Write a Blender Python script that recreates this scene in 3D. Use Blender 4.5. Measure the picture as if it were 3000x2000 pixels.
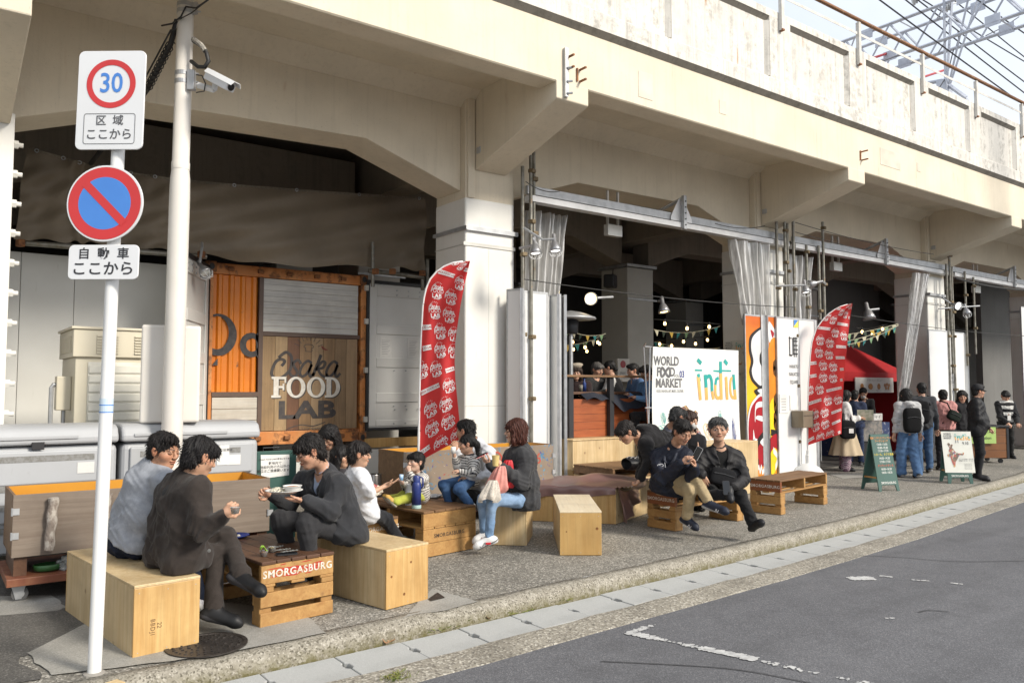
import bpy, math, random
import numpy as np
from mathutils import Vector, Matrix
random.seed(7)
rng = np.random.default_rng(7)
sc = bpy.context.scene
for _o in list(bpy.data.objects):
 bpy.data.objects.remove(_o)
COL = sc.collection
rad = math.radians
# ------------------------------------------------------------------ camera
# X runs along the viaduct, Y into it, Z up; the pavement is z = 0
YAW, PITCH, EYE = rad(36.5), rad(3.38), 1.65
cR = np.array([math.cos(YAW), -math.sin(YAW), 0.0])
cF0 = np.array([math.sin(YAW), math.cos(YAW), 0.0])
cU0 = np.array([0, 0, 1.0])
cF = cF0 * math.cos(PITCH) + cU0 * math.sin(PITCH)
cU = cU0 * math.cos(PITCH) - cF0 * math.sin(PITCH)
cC = np.array([0, 0, EYE])
cam = bpy.data.cameras.new('camera')
cam.lens, cam.sensor_width, cam.clip_start, cam.clip_end = 28.0, 36.0, 0.1, 2000.0
camo = bpy.data.objects.new('camera', cam)
COL.objects.link(camo)
camo.matrix_world = Matrix(((cR[0], cU[0], -cF[0], cC[0]), (cR[1], cU[1], -cF[1], cC[1]),
       (cR[2], cU[2], -cF[2], cC[2]), (0, 0, 0, 1)))
sc.camera = camo
# ------------------------------------------------------------------ sky, sun, exposure
SUN_EL, SUN_AZ = rad(33), rad(158)      # azimuth from +Y towards +X
w = bpy.data.worlds.new('World')
sc.world = w
w.use_nodes = True
_nt = w.node_tree
_nt.nodes.clear()
_bg = _nt.nodes.new('ShaderNodeBackground')
_sky = _nt.nodes.new('ShaderNodeTexSky')
_wo = _nt.nodes.new('ShaderNodeOutputWorld')
_sky.sky_type = 'NISHITA'
_sky.sun_disc = False
_sky.sun_elevation = SUN_EL
_sky.sun_rotation = SUN_AZ
_sky.air_density, _sky.dust_density, _sky.ozone_density = 1.0, 3.2, 1.0
_wtc, _wn, _wr, _wm = [_nt.nodes.new(n) for n in ('ShaderNodeTexCoord', 'ShaderNodeTexNoise', 'ShaderNodeValToRGB', 'ShaderNodeMix')]
_wn.inputs['Scale'].default_value, _wn.inputs['Detail'].default_value = 2.6, 7
_wr.color_ramp.elements[0].position, _wr.color_ramp.elements[0].color = .3, (.62, .62, .62, 1)
_wr.color_ramp.elements[1].position, _wr.color_ramp.elements[1].color = .62, (.97, .97, .97, 1)
_wm.data_type = 'RGBA'
_wm.inputs[7].default_value = (5.3, 5.6, 6.0, 1)      # thin bright cloud over the blue
_nt.links.new(_wtc.outputs['Generated'], _wn.inputs['Vector'])
_nt.links.new(_wn.outputs['Fac'], _wr.inputs[0])
_nt.links.new(_wr.outputs[0], _wm.inputs[0])
_nt.links.new(_sky.outputs[0], _wm.inputs[6])
_nt.links.new(_wm.outputs[2], _bg.inputs[0])
_bg.inputs[1].default_value = 0.14
_nt.links.new(_bg.outputs[0], _wo.inputs[0])
sun = bpy.data.lights.new('sun', 'SUN')
sun.energy, sun.angle, sun.color = 2.9, rad(12), (1.0, 0.93, 0.82)
suno = bpy.data.objects.new('sun', sun)
COL.objects.link(suno)
_sd = Vector((math.sin(SUN_AZ) * math.cos(SUN_EL), math.cos(SUN_AZ) * math.cos(SUN_EL), math.sin(SUN_EL)))
suno.rotation_euler = _sd.to_track_quat('Z', 'Y').to_euler()
suno.location = (10, -20, 20)
sc.view_settings.view_transform = 'Standard'
sc.view_settings.look = 'None'
sc.view_settings.gamma = 1.0
sc.view_settings.use_curve_mapping = False
sc.view_settings.exposure = 0.55
sc.render.engine = 'CYCLES'
sc.cycles.max_bounces = 8
sc.cycles.diffuse_bounces = 5
sc.cycles.transparent_max_bounces = 12
# ------------------------------------------------------------------ measuring helpers
PXF = 2333.0
def ray(x, y):
 return cF + cR * ((x - 1500) / PXF) + cU * ((1000 - y) / PXF)
def G(x, y, z=0.0):
 d = ray(x, y)
 return cC + d * ((z - EYE) / d[2])
def PY(x, y, Y):
 d = ray(x, y)
 return cC + d * (Y / d[1])
def at(x, y, d):
 r = ray(x, y)
 return cC + r * (d / (r @ cF0))
def nrm(v):
 v = np.asarray(v, float)
 return v / max(np.linalg.norm(v), 1e-9)
# ------------------------------------------------------------------ object helpers
def tag(o, label=None, cat=None, group=None, kind=None):
 if label: o['label'] = label
 if cat: o['category'] = cat
 if group: o['group'] = group
 if kind: o['kind'] = kind
 return o
def thing(name, label, cat, loc=(0, 0, 0), rotz=0.0, group=None):
 o = bpy.data.objects.new(name, None)
 COL.objects.link(o)
 o.empty_display_size = 0.1
 o.location = tuple(float(a) for a in loc)
 o.rotation_euler = (0, 0, rotz)
 return tag(o, label, cat, group)
def world_m(o):
 m = Matrix.LocRotScale(o.location, o.rotation_euler, o.scale)
 return world_m(o.parent) @ m if o.parent else m
def kids(o):
 return [c for c in bpy.data.objects if c.parent == o]
def dup(root, loc=None, rotz=None, label=None, group=None):
 r = root.copy()
 COL.objects.link(r)
 if loc is not None: r.location = tuple(float(a) for a in loc)
 if rotz is not None: r.rotation_euler = (0, 0, rotz)
 if label: r['label'] = label
 if group: r['group'] = group
 for ch in kids(root):
  c = ch.copy()
  COL.objects.link(c)
  c.parent = r
  for g in kids(ch):
   d = g.copy()
   COL.objects.link(d)
   d.parent = c
 return r
def rotz3(a):
 c, s = math.cos(a), math.sin(a)
 return np.array([[c, -s, 0], [s, c, 0], [0, 0, 1.0]])
class MB:
 """collects shapes and links them as one mesh object"""
 def __init__(s):
  s.v, s.f, s.m = [], [], []
 def add(s, vs, fs, m=0):
  b = len(s.v)
  s.v += [tuple(map(float, p)) for p in vs]
  s.f += [tuple(int(i) + b for i in f) for f in fs]
  s.m += [m] * len(fs)
  return s
 def box(s, c, size, rot=None, m=0):
  h = np.array(size, float) / 2
  p = np.array([[x, y, z] for x in (-1, 1) for y in (-1, 1) for z in (-1, 1)], float) * h
  if rot is not None:
   rm = rotz3(rot) if np.isscalar(rot) else np.asarray(rot)
   p = p @ rm.T
  p = p + np.array(c, float)
  return s.add(p, [(0, 1, 3, 2), (4, 6, 7, 5), (0, 4, 5, 1), (2, 3, 7, 6), (0, 2, 6, 4), (1, 5, 7, 3)], m)
 def bb(s, x0, x1, y0, y1, z0, z1, m=0):
  return s.box(((x0 + x1) / 2, (y0 + y1) / 2, (z0 + z1) / 2), (x1 - x0, y1 - y0, z1 - z0), None, m)
 def tube(s, pts, r, n=8, m=0, caps=True):
  pts = [np.asarray(p, float) for p in pts]
  k = len(pts)
  rs = [r] * k if np.isscalar(r) else list(r)
  vs, fs = [], []
  t0 = nrm(pts[1] - pts[0])
  a = nrm(np.cross(t0, [0, 0, 1.0] if abs(t0[2]) < .9 else [1.0, 0, 0]))
  for i in range(k):
   t = nrm(pts[min(i + 1, k - 1)] - pts[max(i - 1, 0)])
   a = nrm(a - t * (a @ t))
   b = np.cross(t, a)
   for j in range(n):
    q = 2 * math.pi * j / n
    vs.append(pts[i] + (a * math.cos(q) + b * math.sin(q)) * rs[i])
  for i in range(k - 1):
   for j in range(n):
    j2 = (j + 1) % n
    fs.append((i * n + j, i * n + j2, (i + 1) * n + j2, (i + 1) * n + j))
  if caps:
   fs.append(tuple(range(n - 1, -1, -1)))
   fs.append(tuple((k - 1) * n + j for j in range(n)))
  return s.add(vs, fs, m)
 def prism(s, poly, o, u, v, wv, m=0, inset=0):
  """2d outline (counter-clockwise in u,v) extruded along wv"""
  o, u, v, wv = [np.asarray(a, float) for a in (o, u, v, wv)]
  n = len(poly)
  a = [o + u * x + v * y for x, y in poly]
  b = [p + wv for p in a]
  fs = [tuple(range(n)), tuple(range(2 * n - 1, n - 1, -1))]
  for i in range(n):
   j = (i + 1) % n
   fs.append((j, i, i + n, j + n))
  if np.dot(np.cross(u, v), wv) > 0:
   fs = [f[::-1] for f in fs]
  return s.add(a + b, fs, m)
 def lathe(s, prof, o, n=20, m=0, axis=None, rx=1.0, ry=1.0):
  o = np.asarray(o, float)
  if axis is None:
   A, B, Z = np.array([1.0, 0, 0]), np.array([0, 1.0, 0]), np.array([0, 0, 1.0])
  else:
   Z = nrm(axis)
   A = nrm(np.cross(Z, [0, 0, 1.0] if abs(Z[2]) < .9 else [1.0, 0, 0]))
   B = np.cross(Z, A)
  vs, fs = [], []
  for r, z in prof:
   for j in range(n):
    q = 2 * math.pi * j / n
    vs.append(o + A * math.cos(q) * r * rx + B * math.sin(q) * r * ry + Z * z)
  k = len(prof)
  for i in range(k - 1):
   for j in range(n):
    j2 = (j + 1) % n
    fs.append((i * n + j, i * n + j2, (i + 1) * n + j2, (i + 1) * n + j))
  if prof[0][0] > 1e-5: fs.append(tuple(range(n - 1, -1, -1)))
  if prof[-1][0] > 1e-5: fs.append(tuple((k - 1) * n + j for j in range(n)))
  return s.add(vs, fs, m)
 def grid(s, fn, nu, nv, m=0, closed=False):
  vs = [fn(i / nu, j / nv) for j in range(nv + 1) for i in range(nu + 1)]
  fs = [(j * (nu + 1) + i, j * (nu + 1) + i + 1, (j + 1) * (nu + 1) + i + 1, (j + 1) * (nu + 1) + i)
    for j in range(nv) for i in range(nu)]
  return s.add(vs, fs, m)
 def quad(s, a, b, c, d, m=0):
  return s.add([a, b, c, d], [(0, 1, 2, 3)], m)
 def text(s, body, fn, size=1.0, m=0, bold=0.0, shear=0.0, align='CENTER', space=1.0, sx=1.0, lspace=1.0):
  vs, fs = text_mesh(body, bold, shear, align, space, lspace)
  return s.add([fn(x * size * sx, y * size) for x, y in vs], fs, m)
 def stroke(s, pts, wd, fn, m=0, smooth=True):
  p = np.array(pts, float)
  if smooth and len(p) > 2:
   q = []
   for i in range(len(p) - 1):
    p0, p1, p2, p3 = p[max(i - 1, 0)], p[i], p[i + 1], p[min(i + 2, len(p) - 1)]
    for t in np.linspace(0, 1, 6, endpoint=False):
     q.append(.5 * (2 * p1 + (p2 - p0) * t + (2 * p0 - 5 * p1 + 4 * p2 - p3) * t * t + (3 * p1 - p0 - 3 * p2 + p3) * t ** 3))
   p = np.array(q + [p[-1]])
  k = len(p)
  L, Rr = [], []
  for i in range(k):
   t = nrm(p[min(i + 1, k - 1)] - p[max(i - 1, 0)])
   nn = np.array([-t[1], t[0]]) * wd / 2
   L.append(p[i] + nn)
   Rr.append(p[i] - nn)
  vs = [fn(*a) for a in L] + [fn(*a) for a in Rr]
  return s.add(vs, [(k + i, k + i + 1, i + 1, i) for i in range(k - 1)], m)
 def build(s, name, mats, parent=None, smooth=False, bevel=0.0, world=True, seg=2, auto=None):
  me = bpy.data.meshes.new(name)
  V = np.array(s.v, float).reshape(-1, 3)
  org = np.zeros(3)
  if world and parent is not None:
   M = np.array(world_m(parent).inverted())
   V = V @ M[:3, :3].T + M[:3, 3]
  elif world and parent is None and len(V):
   org = np.array([V[:, 0].mean(), V[:, 1].mean(), V[:, 2].min()])
   V = V - org
  me.from_pydata(V.tolist(), [], s.f)
  mats = mats if isinstance(mats, (list, tuple)) else [mats]
  for a in mats: me.materials.append(a)
  if len(mats) > 1: me.polygons.foreach_set('material_index', s.m)
  if smooth: me.polygons.foreach_set('use_smooth', [True] * len(me.polygons))
  me.update()
  o = bpy.data.objects.new(name, me)
  COL.objects.link(o)
  if parent is not None: o.parent = parent
  else: o.location = tuple(org)
  if auto is not None:
   for e in me.edges: pass
   me.set_sharp_from_angle(angle=rad(auto))
  if bevel:
   b = o.modifiers.new('bevel', 'BEVEL')
   b.width, b.segments, b.limit_method, b.angle_limit = bevel, seg, 'ANGLE', rad(40)
  return o
_tc = {}
def text_mesh(body, bold=0.0, shear=0.0, align='CENTER', space=1.0, lspace=1.0):
 k = (body, bold, shear, align, space, lspace)
 if k not in _tc:
  c = bpy.data.curves.new('text', 'FONT')
  c.body, c.align_x, c.align_y, c.offset, c.shear, c.space_character = body, align, 'CENTER', bold, shear, space
  c.space_line = lspace
  c.resolution_u = 3
  o = bpy.data.objects.new('text', c)
  COL.objects.link(o)
  me = bpy.data.meshes.new_from_object(o.evaluated_get(bpy.context.evaluated_depsgraph_get()))
  _tc[k] = ([(v.co.x, v.co.y) for v in me.vertices], [tuple(p.vertices) for p in me.polygons])
  bpy.data.objects.remove(o)
  bpy.data.curves.remove(c)
  bpy.data.meshes.remove(me)
 return _tc[k]
def plane(o, u, v, off=0.0):
 o, u, v = np.asarray(o, float), nrm(u), nrm(v)
 n = np.cross(u, v) * off
 return lambda x, y: o + u * x + v * y + n
def rrect(w_, h_, r, n=4):
 p = []
 for cx, cy, a0 in ((w_ / 2 - r, h_ / 2 - r, 0), (-w_ / 2 + r, h_ / 2 - r, 90), (-w_ / 2 + r, -h_ / 2 + r, 180), (w_ / 2 - r, -h_ / 2 + r, 270)):
  for i in range(n + 1):
   a = rad(a0 + 90 * i / n)
   p.append((cx + r * math.cos(a), cy + r * math.sin(a)))
 return p
def circ(r, n=40, cx=0, cy=0):
 return [(cx + r * math.cos(2 * math.pi * i / n), cy + r * math.sin(2 * math.pi * i / n)) for i in range(n)]
# ------------------------------------------------------------------ materials
_mats = {}
class NT:
 def __init__(s, name):
  s.mat = bpy.data.materials.new(name)
  s.mat.use_nodes = True
  s.t = s.mat.node_tree
  s.b = s.t.nodes['Principled BSDF']
  s.tc = s.t.nodes.new('ShaderNodeTexCoord')
 def n(s, typ, **kw):
  o = s.t.nodes.new(typ)
  for k, v in kw.items():
   if k.startswith('i_'): o.inputs[k[2:].replace('_', ' ')].default_value = v
   else: setattr(o, k, v)
  return o
 def L(s, a, b): s.t.links.new(a, b)
 def map(s, scale=(1, 1, 1), rot=(0, 0, 0), rand=True):
  m = s.n('ShaderNodeMapping')
  m.inputs['Scale'].default_value = scale
  m.inputs['Rotation'].default_value = rot
  s.L(s.tc.outputs['Object'], m.inputs['Vector'])
  if rand:
   oi = s.n('ShaderNodeObjectInfo')
   mu = s.n('ShaderNodeMath', operation='MULTIPLY')
   mu.inputs[1].default_value = 37.0
   s.L(oi.outputs['Random'], mu.inputs[0])
   s.L(mu.outputs[0], m.inputs['Location'])
  return m.outputs[0]
 def noise(s, vec, scale, detail=5, rough=.55, dist=0.0):
  o = s.n('ShaderNodeTexNoise')
  o.inputs['Scale'].default_value, o.inputs['Detail'].default_value = scale, detail
  o.inputs['Roughness'].default_value, o.inputs['Distortion'].default_value = rough, dist
  s.L(vec, o.inputs['Vector'])
  return o.outputs['Fac']
 def ramp(s, fac, a, b, ca=(0, 0, 0, 1), cb=(1, 1, 1, 1)):
  r = s.n('ShaderNodeValToRGB')
  r.color_ramp.elements[0].position, r.color_ramp.elements[1].position = a, b
  r.color_ramp.elements[0].color, r.color_ramp.elements[1].color = ca, cb
  s.L(fac, r.inputs[0])
  return r.outputs[0]
 def mix(s, fac, a, b, mode='MIX'):
  m = s.n('ShaderNodeMix', data_type='RGBA', blend_type=mode)
  for src, idx in ((fac, 0), (a, 6), (b, 7)):
   if isinstance(src, (int, float)): m.inputs[idx].default_value = src
   elif isinstance(src, (tuple, list)): m.inputs[idx].default_value = (*src[:3], 1)
   else: s.L(src, m.inputs[idx])
  return m.outputs[2]
 def bump(s, h, strength, dist=.01):
  b = s.n('ShaderNodeBump')
  b.inputs['Strength'].default_value, b.inputs['Distance'].default_value = strength, dist
  s.L(h, b.inputs['Height'])
  s.L(b.outputs[0], s.b.inputs['Normal'])
  return b
def mat(name, c, rough=.6, metal=0.0, c2=None, ns=3.0, stretch=(1, 1, 1), rng_=(.4, .65), bump=0.0, bs=60.0, bd=.004,
  c3=None, ns3=12.0, st3=(1, 1, 1), r3=(.6, .75), spec=.5, coat=0.0, trans=0.0, alpha=1.0, emit=None, es=1.0, sheen=0.0):
 if name in _mats: return _mats[name]
 t = NT(name)
 b = t.b
 b.inputs['Roughness'].default_value, b.inputs['Metallic'].default_value = rough, metal
 b.inputs['Specular IOR Level'].default_value = spec
 b.inputs['Coat Weight'].default_value = coat
 b.inputs['Transmission Weight'].default_value = trans
 b.inputs['Alpha'].default_value = alpha
 b.inputs['Sheen Weight'].default_value = sheen
 col = c
 if c2 is None: c2 = tuple(x * .82 for x in c)
 col = t.mix(t.ramp(t.noise(t.map(stretch), ns), *rng_), c, c2)
 if c3 is not None:
  col = t.mix(t.ramp(t.noise(t.map(st3), ns3, 8, .65), *r3), col, c3)
 t.L(col, b.inputs['Base Color'])
 if bump: t.bump(t.noise(t.map((1, 1, 1)), bs, 4), bump, bd)
 if emit:
  b.inputs['Emission Color'].default_value = (*emit, 1)
  b.inputs['Emission Strength'].default_value = es
 _mats[name] = t.mat
 return t.mat
def m_concrete(name, c, stain=.35, moss=0.0, rust=0.0, dirtc=(.10, .095, .085)):
 t = NT(name)
 v = t.map((1, 1, 1), rand=False)
 col = t.mix(t.ramp(t.noise(v, 1.3, 6), .35, .7), c, tuple(x * .86 for x in c))
 st = t.noise(t.map((9, 9, .35), rand=False), 1.6, 6, .65)
 col = t.mix(t.mix(1.0, t.ramp(st, .52, .78), (stain,) * 3, 'MULTIPLY'), col, dirtc)
 sp = t.noise(v, 38, 6, .7)
 col = t.mix(t.mix(1.0, t.ramp(sp, .60, .72), (stain * 1.5,) * 3, 'MULTIPLY'), col, tuple(x * .8 for x in dirtc))
 if moss:
  mo = t.mix(1.0, t.ramp(t.noise(v, 7, 7, .7), .45, .62), t.ramp(t.noise(t.map((5, 5, .4), rand=False), 1.1, 4), .42, .6), 'MULTIPLY')
  col = t.mix(t.mix(1.0, mo, (moss,) * 3, 'MULTIPLY'), col, (.12, .11, .09))
 if rust:
  ru = t.mix(1.0, t.ramp(t.noise(t.map((7, 7, .5), rand=False), 1.9, 5), .63, .72), t.ramp(t.noise(v, 2.2, 3), .5, .6), 'MULTIPLY')
  col = t.mix(t.mix(1.0, ru, (rust,) * 3, 'MULTIPLY'), col, (.38, .17, .05))
 t.L(col, t.b.inputs['Base Color'])
 t.b.inputs['Roughness'].default_value = .75
 h = t.mix(.35, t.noise(v, 6, 8, .65), t.noise(v, 60, 3))
 t.bump(h, .35, .012)
 return t.mat
def m_ply(name, c, c2, knots=.8, rough=.5, axis=2, tint=None):
 """plywood / board: stretched grain, figure rings, a few knots"""
 t = NT(name)
 st = [9, 9, 9]
 st[axis] = .55
 v = t.map(tuple(st))
 fig = t.noise(v, 1.1, 6, .62, 2.0)
 col = t.mix(t.ramp(fig, .3, .72), c, c2)
 st2 = [70, 70, 70]
 st2[axis] = 2.2
 col = t.mix(t.mix(1.0, t.ramp(t.noise(t.map(tuple(st2)), 1.0, 3), .5, .75), (.30,) * 3, 'MULTIPLY'), col, tuple(x * .5 for x in c2))
 vo = t.n('ShaderNodeTexVoronoi')
 vo.inputs['Scale'].default_value = 4.2
 vo.inputs['Randomness'].default_value = 1.0
 t.L(t.map((1, 1, 1)), vo.inputs['Vector'])
 kf = t.mix(1.0, t.ramp(vo.outputs['Distance'], .035, .10, (1, 1, 1, 1), (0, 0, 0, 1)), (knots,) * 3, 'MULTIPLY')
 col = t.mix(kf, col, (.16, .075, .03))
 gr = t.noise(t.map((1, 1, 1)), 2.1, 6, .6)
 col = t.mix(t.mix(1.0, t.ramp(gr, .45, .75), (.6,) * 3, 'MULTIPLY'), col, tuple(x * .62 for x in c2))
 t.L(col, t.b.inputs['Base Color'])
 t.b.inputs['Roughness'].default_value = rough
 t.bump(t.noise(t.map(tuple(st2)), 1.0, 3), .12, .004)
 return t.mat
def m_ground(name, c, c2, speck, grain=160.0, amt=.7, patch=.5, dark=(.03, .03, .028), bump=.5, rough=.85, bd=.006, track=0.0):
 t = NT(name)
 v = t.map((1, 1, 1), rand=False)
 col = t.mix(t.ramp(t.noise(v, .55, 6, .6), .35, .68), c, c2)
 vo = t.n('ShaderNodeTexVoronoi')
 vo.inputs['Scale'].default_value = grain
 t.L(v, vo.inputs['Vector'])
 gcol = t.n('ShaderNodeSeparateColor')
 t.L(vo.outputs['Color'], gcol.inputs[0])
 col = t.mix(t.mix(1.0, t.ramp(gcol.outputs[0], .62, .95), (amt,) * 3, 'MULTIPLY'), col, speck)
 col = t.mix(t.mix(1.0, t.ramp(gcol.outputs[1], .55, .95), (amt,) * 3, 'MULTIPLY'), col, dark)
 col = t.mix(t.mix(1.0, t.ramp(t.noise(v, 2.6, 7, .68), .48, .75), (patch,) * 3, 'MULTIPLY'), col, tuple(x * .5 for x in c2))
 if track:
  tk = t.mix(1.0, t.ramp(t.noise(t.map((.07, 1.3, 1), rand=False), 1.4, 4), .45, .7), t.ramp(t.noise(v, .8, 5), .3, .6), 'MULTIPLY')
  col = t.mix(t.mix(1.0, tk, (track,) * 3, 'MULTIPLY'), col, tuple(x * .45 for x in c2))
  col = t.mix(t.mix(1.0, t.ramp(t.noise(v, 1.7, 3, .4), .69, .73), (.6,) * 3, 'MULTIPLY'), col, tuple(x * .4 for x in c2))
 t.L(col, t.b.inputs['Base Color'])
 t.b.inputs['Roughness'].default_value = rough
 t.bump(t.mix(.5, vo.outputs['Distance'], t.noise(v, grain * .35, 4)), bump, bd)
 return t.mat
def m_vcol(name, rough=.85, bump=.25, bs=420.0, sheen=0.0, spec=.3, var=.18, sss=0.0, bd=.002, vs=9.0, crease=False):
 """takes its own colour (skin tone, cloth dye and pattern) from the mesh"""
 if name in _mats: return _mats[name]
 t = NT(name)
 a = t.n('ShaderNodeAttribute', attribute_name='Col')
 v = t.map((1, 1, 1))
 nz = t.ramp(t.noise(v, vs, 6, .65), .3, .75, (1, 1, 1, 1), (1 - var * 2, 1 - var * 2, 1 - var * 2, 1))
 t.L(t.mix(1.0, a.outputs['Color'], nz, 'MULTIPLY'), t.b.inputs['Base Color'])
 t.b.inputs['Roughness'].default_value = rough
 t.b.inputs['Specular IOR Level'].default_value = spec
 t.b.inputs['Sheen Weight'].default_value = sheen
 if sss:
  t.b.inputs['Subsurface Weight'].default_value = sss
  t.b.inputs['Subsurface Radius'].default_value = (.012, .005, .003)
  t.b.inputs['Subsurface Scale'].default_value = .6
 if bump: t.bump(t.mix(.55, t.noise(v, bs, 3), t.noise(v, 26, 5, .6, 1.5)) if crease else t.noise(v, bs, 3), bump, bd)
 _mats[name] = t.mat
 return t.mat
CREAM = m_concrete('painted_concrete', (.72, .64, .50), .20, 0, .25, (.25, .21, .15))
PARAPET = m_concrete('weathered_concrete', (.70, .67, .61), .5, .5, .9)
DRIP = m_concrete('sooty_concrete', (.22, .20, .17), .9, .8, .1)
WHITE = mat('white_paint', (.74, .73, .69), .45, c2=(.68, .67, .62), ns=1.2, c3=(.5, .47, .4), ns3=5, st3=(6, 6, .5), r3=(.62, .82))
GALV = mat('galvanised_steel', (.48, .49, .50), .45, .55, c2=(.38, .39, .40), ns=8, bump=.05)
PIPE = mat('old_scaffold_pipe', (.26, .25, .22), .5, .6, c2=(.16, .15, .12), ns=9, c3=(.28, .15, .06), ns3=16, r3=(.6, .72))
DARKST = mat('dark_steel', (.035, .036, .04), .45, .3)
BLACK = mat('black_plastic', (.02, .02, .022), .5)
RUBBER = mat('grey_rubber', (.12, .12, .12), .7)
RUST = mat('rusty_steel', (.30, .13, .05), .75, .2, c2=(.16, .065, .03), ns=14, bump=.3)
PLY = m_ply('plywood_warm', (.62, .42, .18), (.44, .24, .075), .75, .45)
PLYP = m_ply('plywood_pale', (.66, .52, .31), (.50, .345, .165), .75, .5)
PLYG = m_ply('plywood_greyed', (.23, .185, .145), (.165, .125, .095), .3, .65, 0)
PALLET = m_ply('pallet_pine', (.46, .27, .095), (.33, .165, .05), .7, .6, 0)
PALLETD = m_ply('pallet_oiled_dark', (.13, .065, .035), (.075, .035, .02), .4, .42, 1)
PALLETB = m_ply('pallet_boards_worn', (.24, .135, .06), (.13, .065, .028), .5, .6, 0)
REDWD = m_ply('red_stained_boards', (.38, .105, .03), (.26, .06, .017), .5, .42, 0)
HALLSHADE = m_concrete('shade_darkened_concrete', (.27, .23, .18), .5, .3)  # inner viaduct concrete, the hall's shade put into its colour
PVC = mat('clear_pvc_strip', (.75, .74, .72), .12, 0, c2=(.45, .44, .42), ns=3, stretch=(9, 9, .4), spec=.8, trans=.35)
# ================================================================== setting: road, gutter, kerb, pavement
KX = np.array([-80, -6, 1.6, 3.0, 4.5, 6.5, 7.8, 9.7, 11.8, 16.8, 30, 60, 120.])
KY = np.array([3.6, 4.86, 5.02, 5.07, 5.16, 5.28, 5.39, 5.57, 5.84, 6.46, 8.9, 16.5, 36.])
def kerb_y(x): return float(np.interp(x, KX, KY))
XS = list(np.concatenate([np.linspace(-80, -6, 8), np.arange(-5.5, 24, .25), np.linspace(24.5, 120, 24)]))
def strip(prof, name, material, x0=-90, x1=130, jit=0.0, smooth=False):
 """cross-section (offset from the kerb line, z) swept along the kerb line"""
 mb = MB()
 xs = [x for x in XS if x0 <= x <= x1]
 k = len(prof)
 vs, fs = [], []
 for x in xs:
  for j, (dy, z) in enumerate(prof):
   jj = jit if 0 < j < k - 1 else 0
   vs.append((x, kerb_y(x) + dy + rng.normal() * jj, z + rng.normal() * jj * .5))
 for i in range(len(xs) - 1):
  for j in range(k - 1):
   fs.append((i * k + j, (i + 1) * k + j, (i + 1) * k + j + 1, i * k + j + 1))
 mb.add(vs, fs)
 o = mb.build(name, material, smooth=smooth)
 return tag(o, kind='structure')
ASPH = m_ground('asphalt', (.118, .119, .128), (.098, .099, .108), (.27, .27, .28), 150, .5, .42, (.035, .035, .04), .5, track=.5)
PAVE = m_ground('worn_pavement', (.235, .22, .19), (.165, .153, .13), (.55, .52, .46), 85, .8, .5, (.05, .047, .04), .7)
GUTC = m_ground('gutter_concrete', (.40, .405, .395), (.33, .335, .325), (.55, .55, .54), 230, .3, .25, (.25, .25, .24), .25)
EDGEC = m_ground('rough_edge_concrete', (.30, .275, .225), (.21, .19, .155), (.55, .52, .45), 70, .7, .6, (.07, .06, .05), .9)
KERBM = NT('mossy_kerb')
_v = KERBM.map((1, 1, 1), rand=False)
_c = KERBM.mix(KERBM.ramp(KERBM.noise(_v, 9, 7, .7), .35, .65), (.33, .305, .255), (.20, .18, .14))
_vo = KERBM.n('ShaderNodeTexVoronoi')
_vo.inputs['Scale'].default_value = 95
KERBM.L(_v, _vo.inputs['Vector'])
_sc = KERBM.n('ShaderNodeSeparateColor')
KERBM.L(_vo.outputs['Color'], _sc.inputs[0])
_c = KERBM.mix(KERBM.mix(1.0, KERBM.ramp(_sc.outputs[0], .7, 1.0), (.6, .6, .6), 'MULTIPLY'), _c, (.48, .45, .39))
_c = KERBM.mix(KERBM.ramp(_sc.outputs[1], .6, 1.0), _c, (.09, .08, .06))
_sx = KERBM.n('ShaderNodeSeparateXYZ')
KERBM.L(KERBM.tc.outputs['Object'], _sx.inputs[0])
_mr = KERBM.n('ShaderNodeMapRange')
KERBM.L(_sx.outputs[2], _mr.inputs[0])
_mr.inputs[1].default_value, _mr.inputs[2].default_value = .19, .10       # moss creeps up from the gutter
_c = KERBM.mix(KERBM.mix(1.0, _mr.outputs[0], KERBM.ramp(KERBM.noise(_v, 16, 6, .7), .33, .58), 'MULTIPLY'), _c, (.105, .092, .032))
KERBM.L(_c, KERBM.b.inputs['Base Color'])
KERBM.b.inputs['Roughness'].default_value = .9
KERBM.bump(KERBM.mix(.5, _vo.outputs['Distance'], KERBM.noise(_v, 30, 5)), .6, .008)
strip([(-140, -.135), (-60, -.135), (-25, -.13), (-8, -.125), (-3, -.125), (-.74, -.125)], 'road', ASPH)
strip([(-.76, -.17), (-.74, -.119), (-.62, -.112), (-.5, -.108), (-.445, -.112), (-.44, -.19)], 'gutter_edge', EDGEC, jit=.004)
strip([(-.44, -.20), (-.02, -.20)], 'gutter_bed', mat('gutter_silt', (.04, .038, .033), .9))
strip([(-.02, -.22), (-.012, -.09), (.01, -.035), (.045, -.008), (.09, .001), (.17, .003), (.18, -.05)], 'kerb', KERBM.mat, jit=.005, smooth=True)
strip([(.165, -.001), (1, 0), (3, 0), (6, 0), (12, 0), (30, 0), (80, 0)], 'pavement', PAVE)
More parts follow.
